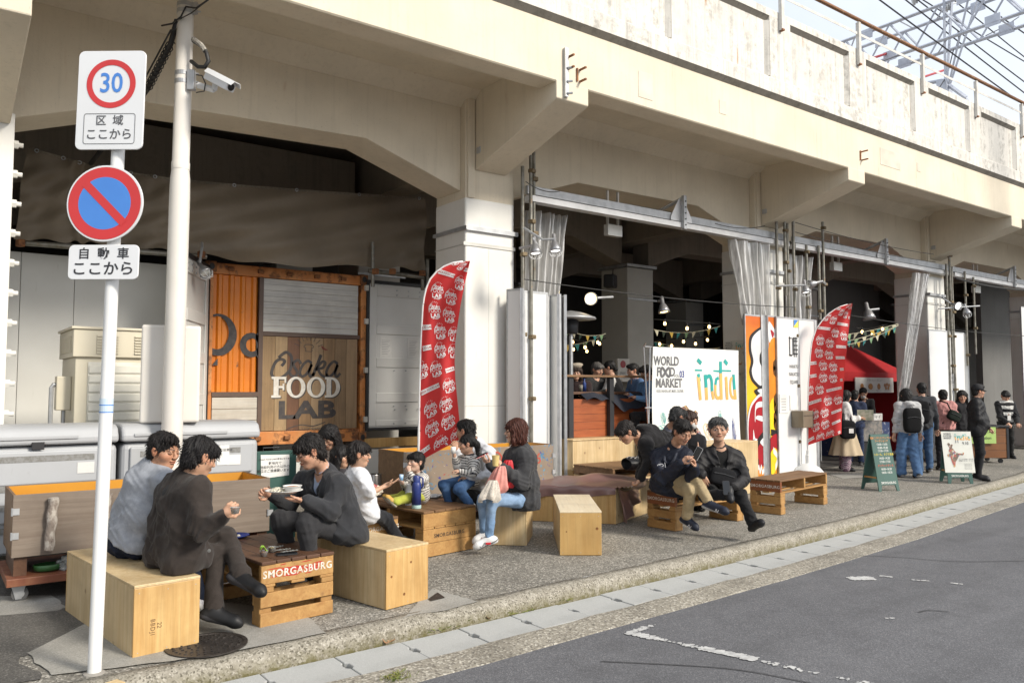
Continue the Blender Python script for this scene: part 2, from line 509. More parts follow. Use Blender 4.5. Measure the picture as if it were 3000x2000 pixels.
# drain covers laid end to end, half a metre each, a notch at every joint
_cov = []
_x = -.745
_n = 0
while _x < 30:
 x0, x1 = _x, _x + .497
 _x += .5
 mb = MB()
 def P_(x, t, z): return (x, kerb_y(x) - .435 + .412 * t, z)
 nt_ = .055
 zt = -.118 + rng.normal() * .0015
 out = [(x0 + .002, 0), (x1 - .002, 0), (x1 - .002, .36), (x1 - nt_ * .45, .42), (x1 - nt_ * .45, .60), (x1 - .002, .66), (x1 - .002, 1),
   (x0 + .002, 1), (x0 + .002, .66), (x0 + nt_ * .45, .60), (x0 + nt_ * .45, .42), (x0 + .002, .36)]
 top = [P_(a, b, zt) for a, b in out]
 bot = [P_(a, b, zt - .07) for a, b in out]
 n_ = len(out)
 mb.add(top + bot, [tuple(range(n_))] + [(i, i + n_, (i + 1) % n_ + n_, (i + 1) % n_) for i in range(n_)])
 o = mb.build('drain_cover', GUTC, bevel=.004, seg=1)
 tag(o, 'pale concrete drain cover slab in the gutter row below the mossy kerb', 'drain cover', 'drain covers in the gutter')
 _n += 1
# patches, manholes and paint
def sheet(name, pts, z, material, label=None, cat=None):
 mb = MB()
 mb.add([(p[0], p[1], z) for p in pts], [tuple(range(len(pts)))])
 o = mb.build(name, material)
 return tag(o, label, cat) if cat else tag(o, kind='structure')
def jag(pts, amp=.02, n=7):
 out = []
 for i in range(len(pts)):
  a, b = np.array(pts[i][:2]), np.array(pts[(i + 1) % len(pts)][:2])
  for t in np.linspace(0, 1, n, endpoint=False):
   out.append(a + (b - a) * t + rng.normal(size=2) * amp * (t > 0))
 return out
CONCP = m_ground('light_concrete_patch', (.33, .32, .29), (.26, .25, .225), (.5, .49, .46), 150, .35, .5, (.15, .145, .13), .35)
DARKP = m_ground('dark_asphalt_patch', (.105, .098, .088), (.075, .07, .064), (.24, .23, .21), 120, .5, .5, (.03, .03, .03), .5)
sheet('asphalt_path', jag([G(-400, 1560), G(640, 1500), G(600, 1660), G(560, 1765), G(150, 1800), G(-400, 1905)], .015), .004, DARKP)
sheet('asphalt_path', jag([G(-900, 1815), G(215, 1775), G(265, 1845), G(230, 1880), G(60, 1925), G(120, 1990), G(-900, 2150)], .012), .0055, DARKP)
sheet('concrete_path', jag([G(-400, 1755), G(150, 1745), G(195, 1780), G(170, 1790), G(-400, 1830)], .012), .007, CONCP)
sheet('concrete_path', jag([G(80, 1915), G(330, 1790), G(620, 1760), G(880, 1795), G(955, 1855), G(640, 1920), G(400, 1950), G(150, 1980)], .008), .0085, CONCP)
sheet('concrete_path', jag([G(1180, 1812), G(1265, 1725), G(1320, 1740), G(1400, 1762), G(1300, 1790), G(1215, 1800)], .006), .006, CONCP)
sheet('concrete_path', jag([G(2430, 1390), G(2560, 1385), G(2620, 1396), G(2470, 1402)], .006), .006, CONCP)
IRON = mat('worn_cast_iron', (.075, .066, .060), .5, .6, c2=(.045, .04, .037), ns=22, bump=.6, bs=90, bd=.006)
def manhole():
 c = G(606, 1893)
 t = thing('manhole_cover', 'round dark iron manhole cover set in the pavement beside the front plywood bench', 'manhole cover', c)
 mb = MB()
 mb.lathe([(.25, .009), (.25, .018), (.225, .018), (.22, .012), (0, .012)], (0, 0, 0), 40)
 mb.build('frame_ring', IRON, t, world=False)
 mb = MB()
 for r0 in (.20, .155, .11, .065):
  for i in range(int(r0 * 150)):
   a = 2 * math.pi * i / int(r0 * 150)
   mb.box((r0 * math.cos(a), r0 * math.sin(a), .014), (.017, .009, .008), a + (.7 if i % 2 else -.7))
 mb.build('tread_pattern', IRON, t, world=False)
manhole()
o = sheet('drain_hatch', [G(1255, 1757), G(1282, 1738), G(1304, 1753), G(1262, 1763)], .012, IRON, 'rusty iron hatch plate half under the second plywood bench', 'hatch')
WPAINT = mat('worn_white_road_paint', (.52, .52, .51), .7, c2=(.36, .36, .36), ns=20)
def worn(name, a, b, wid, dens, label):
 mb = MB()
 A, B = G(*a, z=-.12)[:2], G(*b, z=-.12)[:2]
 d = B - A
 L = np.linalg.norm(d)
 d /= L
 nn = np.array([-d[1], d[0]])
 for i in range(int(L * wid * dens * 2.2)):
  t, s_ = rng.random() * L, (rng.random() - .5) * wid
  if math.sin(t * 9 + 1.3 * math.sin(t * 4)) + 1.0 * math.cos(s_ / wid * 3) < rng.random() * 1.6 - .2: continue
  c = A + d * t + nn * s_
  r = rng.uniform(.004, .019)
  q = rng.random() * 6
  mb.add([(c[0] + r * rng.uniform(.6, 1.5) * math.cos(q + k * 1.05), c[1] + r * rng.uniform(.5, 1.1) * math.sin(q + k * 1.05), -.1195 + i * 8e-7) for k in range(6)], [tuple(range(6))])
 return tag(mb.build(name, WPAINT), kind='structure')
worn('road_marking', (1835, 1850), (2215, 1930), .085, 5200, '')
worn('road_marking', (1840, 1852), (1925, 1826), .05, 2600, '')
worn('road_marking', (2235, 1935), (2560, 2005), .07, 1500, '')
worn('road_marking', (2486, 1693), (2560, 1692), .13, 5200, '')
worn('road_marking', (2575, 1685), (2612, 1689), .04, 4200, '')
worn('road_marking', (2670, 1697), (2720, 1700), .03, 4200, '')
worn('road_marking', (2785, 1706), (2822, 1710), .025, 4000, '')
worn('road_marking', (2597, 1810), (2620, 1809), .02, 3000, '')
TAR = mat('tar_seam', (.055, .055, .058), .8)
for pts in ([(2460, 1625), (2620, 1630), (2800, 1643), (3010, 1641)], [(1760, 1935), (2120, 1955), (2330, 1990), (2420, 2010)], [(2780, 1790), (2720, 1786), (2690, 1792)]):
 mb = MB()
 mb.stroke([tuple(G(*p, z=-.12)[:2]) for p in pts], .012, lambda x, y: (x, y, -.1190))
 tag(mb.build('road_seam', TAR), kind='structure')
# grass tufts and leaf litter at the kerb foot
GRASS = mat('kerb_grass', (.12, .16, .03), .8, c2=(.22, .19, .06), ns=30)
mb = MB()
for px, py, n_, hh in ((1400, 1812, 40, .10), (1370, 1822, 18, .07), (1150, 1985, 40, .06), (1165, 1992, 25, .05), (1385, 1760, 22, .04), (1500, 1795, 16, .04), (1290, 1845, 26, .035), (1650, 1760, 18, .03), (1540, 1790, 14, .03)):
 c = G(px, py, -.11)
 for i in range(n_):
  b = c + np.array([rng.normal() * .06, rng.normal() * .012, 0])
  tip = b + np.array([rng.normal() * .03, -abs(rng.normal()) * .03, hh * rng.uniform(.4, 1)])
  s_ = np.array([.0025, .001, 0])
  mb.add([b - s_, b + s_, (b + tip) / 2 + s_ * .8 + (0, 0, .008), tip], [(0, 1, 2), (0, 2, 3)])
tag(mb.build('grass', GRASS), 'sparse weeds and grass at the foot of the mossy kerb', 'grass', kind='stuff')
LEAF = mat('dry_leaf', (.42, .25, .13), .8, c2=(.3, .16, .08), ns=20)
for px, py in ((1135, 1884), (1196, 1863), (1430, 1812), (1440, 1808), (1144, 1880)):
 c = G(px, py, -.108)
 mb = MB()
 a = rng.random() * 6
 mb.grid(lambda u, v: c + rotz3(a) @ np.array([(u - .5) * .07, (v - .5) * .045 * math.sin(math.pi * min(max(u, .08), .95)), .008 + .02 * (u - .5) ** 2 * 4 + .006 * math.sin(v * 6)]), 6, 4)
 tag(mb.build('dry_leaf', LEAF, smooth=True), 'curled brown dry leaf lying by the kerb', 'leaf', 'dry leaves along the kerb')
# ================================================================== viaduct
YF, YCOL, BAY = 7.4, 9.2, 6.5
def XC(k): return -.08 + BAY * k
VX0, VX1 = -13.3, 52.0
HALLWHITE = mat('shade_darkened_white', (.52, .51, .47), .5, c2=(.46, .45, .41), ns=1.2)  # column white darkened for the inner rows, shade put into the colour
via = thing('railway_viaduct', 'cream painted concrete railway viaduct with haunched brackets, parapet and white clad columns', 'viaduct', (6.4, 9.6, 0))
EY, EZ, EX = np.array([0, 1.0, 0]), np.array([0, 0, 1.0]), np.array([1.0, 0, 0])
def sweep(prof, x0, x1, mb=None, m=0):
 mb = mb or MB()
 return mb.prism(prof, (x0, 0, 0), EY, EZ, EX * (x1 - x0), m)
sweep([(7.75, 5.82), (7.75, 6.3), (9.6, 6.3), (9.6, 5.82)][::-1], VX0, VX1).build('deck_slab', CREAM, via)
sweep([(9.601, 5.82), (9.601, 6.3), (19.9, 6.3), (19.9, 5.82)][::-1], VX0, VX1).build('deck_slab', HALLSHADE, via)
sweep([(7.40, 5.445), (7.415, 5.43), (7.72, 5.43), (7.74, 5.45), (7.76, 5.56), (8.02, 5.815), (7.74, 5.83), (7.74, 6.20), (7.40, 6.20)], VX0, VX1).build('edge_beam', CREAM, via)
sweep([(7.325, 6.235), (7.325, 6.46), (7.36, 6.475), (7.36, 7.44), (7.60, 7.44), (7.60, 6.235)][::-1], VX0, VX1)
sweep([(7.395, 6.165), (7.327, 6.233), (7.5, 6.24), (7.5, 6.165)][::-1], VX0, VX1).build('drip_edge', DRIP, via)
# parapet with sunk panels between pilasters
mb = MB()
sweep([(7.325, 6.2345), (7.325, 6.46), (7.335, 6.475), (7.60, 6.475), (7.60, 6.2345)][::-1], VX0, VX1, mb)
sweep([(7.335, 7.45), (7.335, 7.56), (7.345, 7.57), (7.59, 7.57), (7.59, 7.45)][::-1], VX0, VX1, mb)
mb.bb(VX0, VX1, 7.40, 7.585, 6.476, 7.449)
px_ = 10.69 - 2.24 * 11
PIL = []
while px_ < VX1 - 1:
 PIL.append(px_)
 mb.bb(px_ - .27, px_ + .27, 7.336, 7.399, 6.476, 7.449)
 px_ += 2.24
mb.build('parapet', PARAPET, via)
for p in PIL:      # sooty chamfers at the head and sides of each sunk panel
 a, b = p + .275, p + 2.24 - .275
 if 4 < p < 26:
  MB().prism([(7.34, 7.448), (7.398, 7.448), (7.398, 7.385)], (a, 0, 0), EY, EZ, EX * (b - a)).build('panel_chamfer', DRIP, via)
  MB().prism([(0, 7.398), (-.06, 7.398), (0, 7.34)], (b, 0, 6.50), EX, EY, EZ * .88).build('panel_return', PARAPET, via)
# handrail
RAILW = mat('flaking_white_rail', (.62, .60, .56), .5, c2=(.5, .47, .42), ns=6, c3=(.35, .15, .05), ns3=9, r3=(.64, .72))
RAILR = mat('rusted_handrail', (.27, .13, .06), .7, .2, c2=(.14, .07, .035), ns=7, stretch=(.6, 6, 6), c3=(.38, .30, .22), ns3=14, r3=(.55, .7))
hr = MB().tube([(VX0, 7.285, 8.06), (VX1, 7.285, 8.06)], .033, 8).build('handrail', RAILR, via, smooth=True)
MB().bb(VX0, VX1, 7.300, 7.306, 7.80, 7.845).build('mid_rail', RAILW, via)
for p in PIL:
 if 2 < p < 32:
  mb = MB()
  mb.bb(p - .035, p + .035, 7.276, 7.286, 7.29, 8.05)
  mb.bb(p - .035, p - .026, 7.287, 7.335, 7.27, 8.02)
  mb.build('rail_post', RAILW, hr)
  MB().bb(p - .03, p + .034, 7.270, 7.330, 7.265, 7.292).build('rail_foot', RUST, hr)
# brackets, columns, girders
for k in range(-1, 8):
 xc = XC(k)
 if k == 0:
  sweep([(7.397, 4.67), (7.397, 6.0), (9.19, 5.9), (9.19, 4.26), (7.46, 4.66)][::-1], -.95, .615).build('bracket', CREAM, via, bevel=.015)
  mb = MB()
  mb.bb(-.75, .655, 9.20, 9.98, 0, 4.38)
  c0 = mb.build('column', WHITE, via, bevel=.01)
  for i, z in enumerate(list(np.arange(.5, 4.35, .30))):
   mb = MB()
   mb.tube([(.655, 9.32, z), (.70, 9.32, z)], .042, 6)
   mb.tube([(.70, 9.32, z), (.742, 9.32, z)], .024, 8)
   mb.build('bolt', WHITE, c0)
 else:
  sweep([(7.397, 5.225), (7.397, 5.44), (7.6, 5.9), (9.19, 5.9), (9.19, 4.715), (7.44, 5.205)][::-1], xc - .265, xc + .265).build('bracket', CREAM, via, bevel=.014)
  mb = MB()
  mb.bb(xc - .42, xc + .42, 9.20, 9.98, 4.30, 5.85)
  mb.bb(xc - .395, xc - .275, 9.17, 9.205, 4.31, 5.72)
  mb.build('column_neck', CREAM, via, bevel=.012)
  c0 = MB().bb(xc - .425, xc + .425, 9.192, 10.0, 0, 4.32).build('column', WHITE, via, bevel=.03, seg=3)
  if k < 5:
   mb = MB()
   mb.bb(xc - .435, xc + .46, 9.145, 9.191, 3.845, 3.905)
   mb.box((xc - .449, 9.56, 3.875), (.026, .9, .05))
   mb.build('clamp_band', GALV, c0)
   mb = MB()
   mb.bb(xc - .46, xc + .43, 9.178, 9.191, 3.635, 3.685)
   mb.bb(xc - .432, xc - .426, 9.19, 10.0, 3.65, 3.66)
   for i in range(22): mb.bb(xc - .44 + i * .04, xc - .425 + i * .04, 9.176, 9.1775, 3.667, 3.675)
   mb.build('slotted_strip', mat('off_white_steel', (.58, .57, .53), .4, .3), c0)
   # faint panel joints of the cladding
   mb = MB()
   mb.bb(xc - .427, xc + .427, 9.1905, 9.1935, 1.405, 1.411)
   mb.bb(xc - .03, xc - .026, 9.1905, 9.1935, .2, 3.62)
   mb.build('cladding_joint', mat('joint_sealant', (.45, .43, .38), .7), c0)
 sweep([(9.98, 4.95), (9.98, 5.85), (19.9, 5.85), (19.9, 4.95)][::-1], xc - .24, xc + .24).build('cross_beam', HALLSHADE, via)
 for yy, nm in ((12.6, 1), (16.6, 2)):
  if -1 < k < 6:
   c2_ = MB().bb(xc - .41, xc + .41, yy, yy + .85, 0, 4.35).build('column', HALLWHITE, via, bevel=.02)
   MB().bb(xc - .47, xc + .47, yy - .06, yy + .91, 4.36, 4.42).build('capital_plate', GALV, c2_)
   MB().bb(xc - .43, xc + .5, yy - .03, yy - .005, 3.62, 3.66).build('clamp_band', GALV, c2_)
 # haunched girders to the next column
 a, b = xc + (.70 if k == 0 else .42), XC(k + 1) - .42
 lz = 4.36 if k == 0 else 4.42
 prof = [(a, lz), (a + (1.25 if k == 0 else 1.35), 4.80 if k == 0 else 4.88), (b - 1.47, 4.90), (b, 4.42), (b, 5.62), (a, 5.62)]
 for yy, th in ((9.32, .62), (12.75, .5), (16.7, .5)):
  mb = MB()
  mb.prism(prof, (0, yy, 0), EX, EZ, EY * th)
  if yy < 10:     # fillet where the girder meets the slab
   mb.prism([(yy, 5.615), (yy - .27, 5.821), (yy + .3, 5.821), (yy + .3, 5.615)][::-1], (a - .2, 0, 0), EY, EZ, EX * (b - a + .4))
  mb.build('girder', CREAM if yy < 10 else HALLSHADE, via, bevel=.012)
# small fittings bolted to the viaduct
for (px, py) in ((1660, 185), (1695, 222), (2522, 457)):
 p = PY(px, py, YF)
 mb = MB()
 mb.box(p + (-.03, -.01, 0), (.02, .02, .17))
 mb.box(p + (.02, -.06, .075), (.025, .12, .02))
 mb.box(p + (.02, -.06, -.075), (.025, .12, .02))
 mb.build('hook_bracket', RUST, via)
p = PY(1654, 215, YF)
mb = MB()
mb.box(p + (0, -.025, 0), (.05, .045, .62))
for dz in (-.27, -.12, .05): mb.tube([p + (0, -.05, dz), p + (.06, -.08, dz + .01)], .016, 6)
mb.build('slotted_channel', GALV, via)
for k in (1, 2, 3):
 p = np.array([XC(k) - .24, 9.1, 4.98])
 mb = MB()
 mb.box(p, (.07, .1, .09))
 mb.box(p + (0, .02, -.09), (.03, .03, .1))
 mb.build('junction_box', GALV, via, bevel=.006)
PATCHM = mat('cream_patch_plate', (.66, .60, .49), .55)
for a, b in (((2578, 432), (2638, 500)), ((2686, 476), (2698, 505)), ((1870, 207), (1912, 296)), ((2107, 292), (2128, 338))):
 p, q = PY(*a, YF - .004), PY(*b, YF - .004)
 MB().bb(p[0], q[0], YF - .006, YF + .01, min(p[2], q[2]), max(p[2], q[2])).build('repair_plate', PATCHM, via, bevel=.003)
# dark hall behind: back wall, end walls, raised floor of the bar
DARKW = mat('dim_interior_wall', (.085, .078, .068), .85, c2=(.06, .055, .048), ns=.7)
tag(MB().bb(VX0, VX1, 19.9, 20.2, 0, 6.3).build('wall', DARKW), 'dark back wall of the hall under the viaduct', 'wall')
tag(MB().bb(VX0 - .3, VX0 - .005, 7.6, 20.2, 0, 6.3).build('wall', DARKW), 'unseen end wall added far to the left to keep light out of the hall', 'wall')  # unseen, added to stop light leaking in at the end
CW = m_concrete('grey_block_wall', (.16, .16, .155), .5)
tag(MB().bb(19.9, 26, 14.2, 14.4, 0, 5.8).build('wall', CW), 'grey concrete wall across the bay behind the information counter', 'wall')
tag(MB().bb(26.5, 40, 11.2, 11.4, 0, 5.8).build('wall', CW), 'dark wall closing the farthest visible bay', 'wall')
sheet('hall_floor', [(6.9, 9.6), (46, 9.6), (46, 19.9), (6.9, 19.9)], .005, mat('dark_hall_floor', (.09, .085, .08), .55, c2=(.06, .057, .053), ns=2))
# ================================================================== overhead line gantry and wires
GANT = mat('hazed_gantry_steel', (.56, .59, .66), .5, .2, c2=(.46, .49, .56), ns=5)  # steel colour lightened to carry the haze
gan = thing('catenary_gantry', 'lattice gantry coloured pale blue grey for haze, carrying the overhead line above the parapet', 'gantry', (20.3, 12.9, 0))
GX, GZ0, GZ1 = 20.0, 10.25, 11.15
def bar(mb, a, b, s_=.05):
 mb.tube([a, b], s_ * .55, 4)
for nm, x_, in (('truss', GX), ('truss', GX + .75)):
 mb = MB()
 bar(mb, (x_, 3.0, GZ0), (x_, 13, GZ0), .085)
 bar(mb, (x_, 3.0, GZ1), (x_, 13, GZ1), .085)
 y = 3.0
 i = 0
 while y < 12.6:
  bar(mb, (x_, y, GZ0 if i % 2 else GZ1), (x_, y + .62, GZ1 if i % 2 else GZ0), .05)
  if i % 4 == 0:
   mb.box((x_ - .03, y, GZ0 + .05), (.02, .34, .26))
   mb.box((x_ - .03, y + .62, GZ1 - .05), (.02, .34, .26))
  y += .62
  i += 1
 mb.build(nm, GANT, gan)
mb = MB()
y = 3.0
i = 0
while y < 12.8:
 for z_ in (GZ0, GZ1):
  bar(mb, (GX, y, z_), (GX + .75, y + (.6 if i % 2 else 0), z_), .04)
 y += 1.2
 i += 1
mb.build('cross_bracing', GANT, gan)
mb = MB()
mb.bb(GX + .2, GX + .55, 12.9, 13.3, 5.9, 11.4)
mb.bb(GX + .2, GX + .55, 2.7, 3.0, -.13, 11.4)
mb.build('mast', GANT, gan)
mb = MB()
p = PY(2735, 150, 9.0)
for dx in (-.22, .22):
 bar(mb, (GX + .1 + dx, 9.0, GZ1 + .25), (GX + .35, 9.25, 8.9), .06)
 bar(mb, (GX + .1 + dx, 8.4, GZ1), (GX + .35, 9.25, 8.9), .05)
mb.bb(GX + .2, GX + .5, 9.15, 9.4, 8.35, 9.35)
bar(mb, (GX + .3, 10.1, 9.45), (GX + .3, 9.3, 9.35), .09)
bar(mb, (GX + .3, 9.3, 9.35), (GX + .3, 8.75, 8.75), .09)
bar(mb, (GX + .3, 10.0, 8.85), (GX + .3, 8.6, 8.35), .09)
bar(mb, (GX + .3, 10.1, 9.45), (GX + .3, 10.0, 8.85), .05)
bar(mb, (GX + .3, 8.75, 8.75), (GX + .3, 8.6, 8.35), .05)
mb.build('drop_arm', GANT, gan)
INSU = mat('porcelain_insulator', (.55, .57, .58), .25)
for (yy, zz, dx) in ((9.85, 11.55, 0), (8.2, 11.75, .2), (9.2, 11.2, .3), (11.2, 10.0, 0), (9.75, 8.9, 0), (7.2, 11.0, .1), (11.6, 9.4, .2)):
 mb = MB()
 mb.lathe([(.02, 0), (.14, .02), (.15, .05), (.05, .07), (.12, .09), (.13, .11), (.04, .13), (.09, .15), (.09, .17), (.02, .2), (.02, .32)], (GX + dx, yy, zz), 14, axis=(.55, -.75, .25) if zz > 10.9 else (0, 0, 1))
 mb.build('insulator', INSU, gan, smooth=True)
for a, b in (((2620, 150), (2560, 170)), ((2770, 205), (2700, 228))):
 mb = MB()
 mb.tube([PY(*a, 10.5), PY(*b, 10.6)], .035, 6)
 mb.build('rod_insulator', mat('red_rod_insulator', (.45, .05, .06), .4), gan)
CABLE = mat('overhead_cable', (.035, .035, .045), .6)
for i, (a, b, Y_) in enumerate((((2560, -12), (3030, 330), 8.6), ((2640, -10), (3030, 295), 9.2), ((2690, -8), (3030, 198), 9.9), ((2808, 92), (3030, 262), 9.5), ((2850, -10), (3030, 118), 8.3), ((2880, 70), (3030, 190), 10.2))):
 p, q = PY(*a, Y_), PY(*b, Y_)
 d = q - p
 mb = MB()
 mb.tube([p - d * .6, p, p + d * .25 - EZ * .01, (p + q) / 2 - EZ * .015, p + d * .75 - EZ * .01, q, q + d * 1.5], .018, 5)
 tag(mb.build('overhead_wire', CABLE), ['lowest dark overhead wire slanting down over the rusty handrail', 'second dark overhead wire crossing the lattice gantry',
  'thin overhead wire passing above the gantry top chord', 'overhead wire starting below the gantry middle', 'overhead wire nearest the top right corner of the photo',
  'short overhead wire between the gantry and the right edge of the photo'][i], 'overhead wire')
for i, (a, b, c) in enumerate((((2735, 285), (2775, 215), (2795, 140)), ((2888, 105), (2940, 75), (2985, 50)), ((2585, 180), (2610, 165), (2640, 160)), ((2800, 140), (2808, 110), (2806, 90)))):
 mb = MB()
 p0, p1, p2 = PY(*a, 9.2), PY(*b, 9.2), PY(*c, 9.2)
 mb.tube([p0, p1 - EZ * .05, p2], .014, 5)
 mb.build('jumper_cable', CABLE, gan)
# ================================================================== street signs on a pole
RED = mat('sign_red', (.56, .03, .03), .35, c2=(.50, .028, .028), ns=2)
BLUE = mat('sign_blue', (.06, .22, .62), .35, c2=(.05, .19, .56), ns=2)
SWH = mat('sign_white', (.70, .71, .72), .35, c2=(.66, .67, .68), ns=2)
INK = mat('black_ink', (.025, .025, .028), .5)
GREYIN = mat('grey_lettering', (.10, .10, .105), .5)
POLEW = mat('pole_white_paint', (.74, .74, .73), .38, c2=(.70, .70, .68), ns=2, c3=(.5, .47, .4), ns3=7, st3=(8, 8, .6), r3=(.66, .85))
b0, b1 = at(277, 1951, 4.73), at(347, 420, 4.73)
b0[2] = 0
sp = thing('traffic_sign_post', 'thin white kerbside post with a 30 plate, no parking disc and small plate', 'sign post', b0)
d = (b1 - b0) / (b1[2] - b0[2])
MB().tube([b0, b0 + d * 3.62], .0375, 20).build('pole', POLEW, sp, smooth=True, auto=40)
MB().lathe([(.06, 0), (.058, .006), (.0385, .012)], b0, 20).build('base_collar', mat('mortar_grey', (.3, .28, .25), .9), sp)
su = np.array([math.sin(rad(127.5)), math.cos(rad(127.5)), 0])
sv = nrm(np.array([d[0], d[1], 1.0]))
sn = np.cross(su, sv)
def sign_plane(px, py, fwd=.055):
 o = at(px, py, 4.72) + sn * fwd
 return o, (lambda x, y, k=0.0: o + su * x + sv * y + sn * k)
o, f = sign_plane(338, 303)
s1 = MB().prism(rrect(.405, .60, .035), o, su, sv, -sn * .012).build('speed_limit_plate', SWH, sp, bevel=.002, seg=1)
mb = MB()
ro, ri = circ(.148, 48, 0, .098), circ(.114, 48, 0, .098)
mb.add([f(*p, .002) for p in ro] + [f(*p, .002) for p in ri], [(i, (i + 1) % 48, 48 + (i + 1) % 48, 48 + i) for i in range(48)])
mb.build('red_ring', RED, s1)
MB().text('30', lambda x, y: f(x, y + .098, .002), .168, bold=.012, sx=.86).build('numerals', BLUE, s1)
mb = MB()
fr = rrect(.31, .185, .015)
k_ = len(fr)
fr2 = rrect(.304, .179, .013)
mb.add([f(x, y - .175, .002) for x, y in fr] + [f(x, y - .175, .002) for x, y in fr2], [(i, (i + 1) % k_, k_ + (i + 1) % k_, k_ + i) for i in range(k_)])
mb.text('区  域', lambda x, y: f(x, y - .128, .002), .066, bold=.012)
mb.text('ここから', lambda x, y: f(x, y - .212, .002), .071, bold=.012)
mb.build('lettering', GREYIN, s1)
o, f = sign_plane(321, 602)
s2 = MB().prism(circ(.2285, 56), o, su, sv, -sn * .012).build('no_parking_disc', SWH, sp, bevel=.002, seg=1)
mb = MB()
ro, ri = circ(.217, 56), circ(.155, 56)
mb.add([f(*p, .002) for p in ro] + [f(*p, .002) for p in ri], [(i, (i + 1) % 56, 56 + (i + 1) % 56, 56 + i) for i in range(56)])
c4, s4 = math.cos(rad(-45)), math.sin(rad(-45))
mb.quad(*[f(a * c4 - b * s4, a * s4 + b * c4, .004) for a, b in ((-.17, -.024), (.17, -.024), (.17, .024), (-.17, .024))])
mb.build('red_ring', RED, s2)
MB().add([f(*p, .0025) for p in circ(.157, 56)], [tuple(range(56))]).build('blue_field', BLUE, s2)
o, f = sign_plane(317, 772)
s3 = MB().prism(rrect(.418, .205, .03), o, su, sv, -sn * .012).build('supplementary_plate', SWH, sp, bevel=.002, seg=1)
mb = MB()
mb.text('自  動  車', lambda x, y: f(x, y + .047, .002), .072, bold=.014, sx=1.04)
mb.text('ここから', lambda x, y: f(x, y - .043, .002), .088, bold=.014, sx=1.07)
mb.build('lettering', INK, s3)
for p_ in ((338, 303), (338, 420), (321, 560), (321, 650), (317, 772)):
 q = at(*p_, 4.72)
 MB().box(q + sn * .03, (.10, .04, .03), math.atan2(su[1], su[0])).build('clamp', GALV, sp)
q = b0 + d * 1.55
mb = MB()
mb.tube([q - d * .04, q + d * .042], .0383, 20, caps=False)
st = mb.build('sticker', mat('pale_blue_sticker', (.55, .66, .75), .4), sp)
mb = MB()
mb.tube([q - d * .042, q - d * .036], .0386, 20, caps=False)
mb.tube([q, q + d * .006], .0386, 20, caps=False)
mb.build('sticker_line', BLUE, sp)
tag(MB().box(at(318, 1978, 4.5) * (1, 1, 0) + (0, 0, .012), (.15, .085, .02), .35).build('wood_block', PLYP, bevel=.003), 'small pale wood wedge lying on the kerb at the foot of the sign post', 'wood block')
# ================================================================== utility pole with camera, box and cables
u0, u1 = at(505, 1240, 7.75), at(546, -30, 7.75)
ud = (u1 - u0) / (u1[2] - u0[2])
ub = u0 - ud * u0[2]
def up(z): return ub + ud * z
POLEB = mat('pole_cream_paint', (.70, .67, .62), .36, c2=(.64, .61, .55), ns=1.5, c3=(.45, .4, .33), ns3=6, st3=(9, 9, .5), r3=(.66, .85))
upo = thing('utility_pole', 'tall cream utility pole carrying a white camera and a blank white box', 'utility pole', ub)
zj = float(at(530, 495, 7.75)[2])
MB().tube([up(0), up(zj - .28), up(zj - .1), up(zj)], [.098, .096, .092, .082], 28).build('lower_shaft', POLEB, upo, smooth=True, auto=50)
MB().tube([up(zj - .01), up(zj + .06), up(zj + .065), up(7.4)], [.086, .086, .081, .074], 28).build('upper_shaft', POLEB, upo, smooth=True, auto=50)
for y_ in (18, 38, 219, 243):
 z_ = float(at(540, y_, 7.75)[2])
 mb = MB()
 mb.tube([up(z_ - .02), up(z_ + .02)], .083, 24)
 mb.box(up(z_) + cR * .1 - cF0 * .02, (.05, .03, .05), -YAW)
 mb.tube([up(z_) + cR * .12 - cF0 * .02, up(z_) + cR * .16 - cF0 * .02], .008, 6)
 mb.build('strap_band', GALV, upo)
b_ = at(500, 1095, 7.98)
bw, bh = .545, .97
MB().box(b_, (bw, .15, bh), rad(-12)).build('blank_box', mat('off_white_box', (.70, .68, .63), .45, c2=(.66, .63, .58), ns=1.3), upo, bevel=.025, seg=3)
# camera
cz = at(570, 236, 7.7)
mb = MB()
mb.box(cz + cR * -.03, (.07, .06, .2), -YAW)
mb.build('camera_plate', GALV, upo, bevel=.004)
mb = MB()
a_, c_ = at(580, 250, 7.68), at(628, 264, 7.6)
mb.tube([a_, c_], .03, 4)
mb.tube([c_, at(632, 240, 7.58)], .028, 8)
mb.build('camera_arm', SWH, upo)
h0, h1 = at(612, 222, 7.58), at(700, 268, 7.4)
hd = nrm(h1 - h0)
hs = nrm(np.cross(hd, EZ))
hu = np.cross(hs, hd)
mb = MB()
mb.prism([(-.052, -.045), (.052, -.045), (.055, .03), (.03, .055), (-.03, .055), (-.055, .03)], h0, hs, hu, hd * .34)
cb = mb.build('camera_housing', SWH, upo, bevel=.008)
mb = MB()
mb.prism([(-.062, .02), (-.036, .064), (.036, .064), (.062, .02), (.058, .02), (.033, .058), (-.033, .058), (-.058, .02)][::-1], h0 - hd * .01, hs, hu, hd * .41)
mb.build('sun_hood', SWH, cb)
MB().tube([h0 + hd * .335, h0 + hd * .345], .036, 14).build('lens', BLACK, cb, smooth=True)
CAB = mat('black_cable_sheath', (.02, .02, .02), .55)
mb = MB()
p0, p1, p2 = at(513, 75, 7.7), at(500, 130, 7.85), at(432, 262, 8.3)
mb.tube([at(519, 60, 7.7), p1, p2, at(380, 330, 8.8), at(266, 480, 9.8)], .028, 8)
mb.tube([at(516, 84, 7.66), at(500, 90, 7.7), at(425, 230, 8.3)], .01, 6)
hel = []
for i in range(90):
 t = i / 89
 c = p1 + (p2 - p1) * t
 hel.append(c + (cR * math.cos(i * .75) + EZ * math.sin(i * .75)) * .045)
mb.tube(hel, .006, 5)
